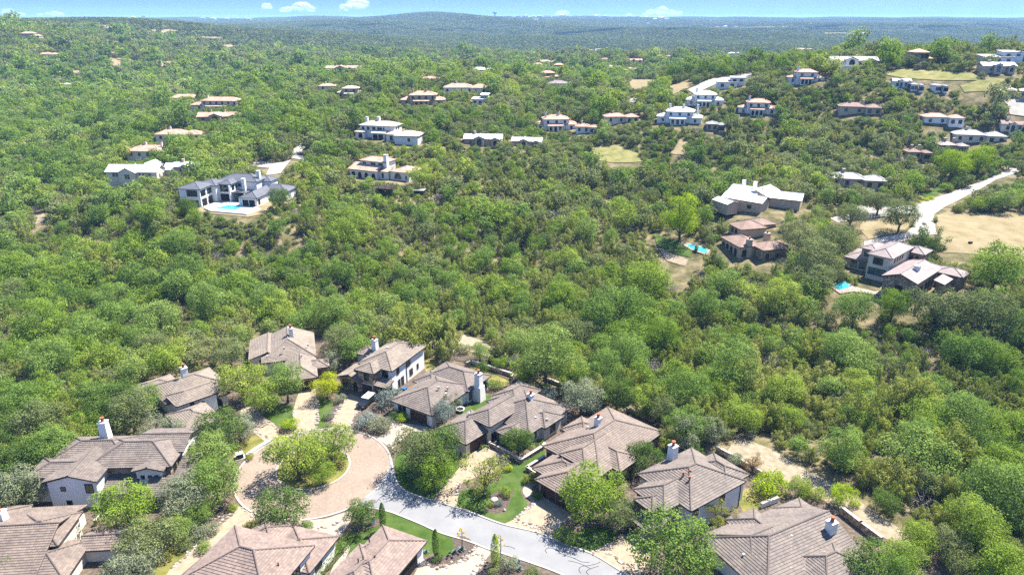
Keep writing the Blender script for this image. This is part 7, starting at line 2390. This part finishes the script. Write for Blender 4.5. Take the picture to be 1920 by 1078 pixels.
# specks of houses along the far ridges
FAR = [(955, 33), (972, 34), (985, 34), (1000, 33), (1012, 34.5), (1026, 33.5), (1040, 34), (1054, 33), (1070, 34), (1086, 33.5), (1100, 33), (1118, 34), (1135, 33), (1228, 39), (1240, 38), (1212, 36), (1196, 33), (1250, 40), (425, 39), (466, 39), (380, 38), (400, 39), (1345, 55), (1360, 54), (1380, 55), (1180, 33), (1005, 41), (1215, 48), (270, 33.5), (250, 35.5)]
FAR += [(1523, 53.5), (1618, 68)]
for k, q in enumerate(FAR):
    p = at(*q)
    s = p.y / 1330 * rnd.uniform(5.5, 11) / 2
    e = empty('distant_house', tuple(p)); setp(e, 'speck of a pale house on the far wooded ridge', 'house', 'pale houses on the far ridges')
    hh = s * rnd.uniform(.35, .55) + 6
    b = MB(); b.box(p.x, p.y, p.z - 8, p.z + hh, s, s * 0.5, rnd.uniform(-.3, .3)); b.build('wall', M[rnd.choice(['stucco', 'cream', 'stucco'])], e, root=p)
    b = MB(); b.box(p.x, p.y, p.z + hh + 0.01, p.z + hh * 1.45, s * 1.08, s * 0.58, 0, top=0.35); b.build('roof', M[rnd.choice(['terra_roof', 'buff_roof', 'white_metal'])], e, root=p)

# limestone bluff along the far creek
pc = [at(q, yy) for q, yy in ((500, 120), (540, 118), (580, 118), (620, 117), (660, 115), (700, 114))]
b = MB()
for a, c in zip(pc[:-1], pc[1:]):
    n = 9
    for i in range(n):
        q0, q1 = a.lerp(c, i / n), a.lerp(c, (i + 1) / n)
        h0, w0 = rnd.uniform(4, 9), rnd.uniform(-3, 3)
        m = (q0 + q1) / 2
        b.box(m.x, m.y + w0, m.z - 6, m.z + h0, (q1 - q0).length / 2, 5, rnd.uniform(-.2, .2))
setp(b.build('bluff', M['bluff'] if 'bluff' in M else M['rock_dark']), kind='structure')

# ------------------------------------------------------------------ clouds
def cloud_mat():
    m = bpy.data.materials.new('cloud')
    m.use_nodes = True
    n, l = m.node_tree.nodes, m.node_tree.links
    n.clear()
    d = n.new('ShaderNodeBsdfDiffuse'); d.inputs[0].default_value = (0.92, 0.92, 0.92, 1)
    tl = n.new('ShaderNodeBsdfTranslucent'); tl.inputs[0].default_value = (0.92, 0.92, 0.92, 1)
    ms = n.new('ShaderNodeMixShader'); ms.inputs[0].default_value = 0.45
    l.new(d.outputs[0], ms.inputs[1]); l.new(tl.outputs[0], ms.inputs[2])
    t = n.new('ShaderNodeBsdfTransparent')
    lw = n.new('ShaderNodeLayerWeight'); lw.inputs['Blend'].default_value = 0.5
    nz = n.new('ShaderNodeTexNoise'); nz.inputs['Scale'].default_value = 0.0011; nz.inputs['Detail'].default_value = 6
    l.new(geo_pos(n), nz.inputs['Vector'])
    ma = n.new('ShaderNodeMath'); ma.operation = 'MULTIPLY_ADD'; ma.inputs[1].default_value = 0.55; l.new(nz.outputs['Fac'], ma.inputs[0]); l.new(lw.outputs['Facing'], ma.inputs[2])
    r = ramp(n, [(0.32, (0.92, 0.92, 0.92)), (0.95, (0, 0, 0))])
    l.new(ma.outputs[0], r.inputs[0])
    mx_ = n.new('ShaderNodeMixShader'); l.new(r.outputs[0], mx_.inputs[0]); l.new(t.outputs[0], mx_.inputs[1]); l.new(ms.outputs[0], mx_.inputs[2])
    o = n.new('ShaderNodeOutputMaterial'); l.new(mx_.outputs[0], o.inputs[0])
    return m


M['cloud'] = cloud_mat()
import bmesh


def cloud(name, loc, sx_, sz_, label, n=9, seed=0, sy=0.5):
    r = random.Random(seed)
    bm = bmesh.new()
    for i in range(n):
        u = r.uniform(-1, 1)
        rad = sz_ * r.uniform(0.45, 0.95) * (1 - 0.55 * abs(u))
        q = bmesh.ops.create_icosphere(bm, subdivisions=3, radius=rad)
        off = Vector((u * sx_, r.uniform(-sy, sy) * sx_, rad * 0.62 + r.uniform(0, sz_ * 0.35) * (1 - abs(u))))
        for v in q['verts']:
            w = v.co.normalized()
            k = 1 + 0.10 * math.sin(w.x * 5 + i) * math.sin(w.y * 4 + 2 * i)
            v.co = v.co * k
            v.co.x *= 1.35
            v.co.z *= 0.8
            v.co += off
            if v.co.z < 0: v.co.z *= 0.2
    me = bpy.data.meshes.new(name); bm.to_mesh(me); bm.free()
    me.polygons.foreach_set('use_smooth', np.ones(len(me.polygons), bool))
    me.materials.append(M['cloud'])
    o = bpy.data.objects.new(name, me); C.objects.link(o); o.location = loc
    return setp(o, label, 'cloud')


DC = 42000.0
for k, (px, py, w, hh, lb) in enumerate([(25, 31, 46, 20, 'small white cloud over the left end of the horizon'), (100, 31, 52, 14, 'faint flat cloud right of the leftmost cloud'), (500, 18, 20, 14, 'little puff left of the wide white cloud'),
                                      (562, 24, 68, 28, 'wide white cumulus cloud above the left ridge'), (672, 18, 76, 26, 'white cumulus cloud beside the wide one, cut by the top'), (1054, 29, 26, 14, 'tiny white puff above the far houses'),
                                      (1238, 30, 76, 24, 'bright white cumulus cloud above the far right ridge'), (1178, 31, 18, 7, 'very small puff left of the bright right cloud'), (645, 22, 20, 10, 'small puff between the two left cumulus clouds')]):
    x, y, w_ = ray(px, py)
    t = DC / y
    cloud('cloud', (x * t, DC, CAMZ + w_ * t), w / 2 / FOC * DC * 0.8, hh / 2 / FOC * DC * 1.1, lb, 10, 40 + k)

# fair weather clouds drifting high over the valley; their shade lies on the far hills
for k, (px, py, w, hh) in enumerate([(750, 54, 520, 110), (1590, 55, 560, 110), (1120, 62, 380, 90), (1830, 48, 600, 120)]):
    q = at(px, py); L_ = 1500 / SUNV.z
    o = cloud('cloud', (q.x + SUNV.x * L_, q.y + SUNV.y * L_, q.z + 1500), w, hh, None, 12, 70 + k, 0.55)
    del o['category']
    o['kind'] = 'structure'
# ------------------------------------------------------------------ haze
def haze(density):
    m = bpy.data.materials.new('haze')
    m.use_nodes = True
    n, l = m.node_tree.nodes, m.node_tree.links
    n.clear()
    v = n.new('ShaderNodeVolumePrincipled')
    v.inputs['Color'].default_value = (0.36, 0.63, 1.0, 1)
    v.inputs['Density'].default_value = density
    v.inputs['Anisotropy'].default_value = 0.0
    o = n.new('ShaderNodeOutputMaterial'); l.new(v.outputs[0], o.inputs['Volume'])
    b = MB(); b.box(0, 6900, -330, 190, 14000, 7400)
    ob = b.build('haze', m)
    setp(ob, kind='stuff')


haze(HAZE)
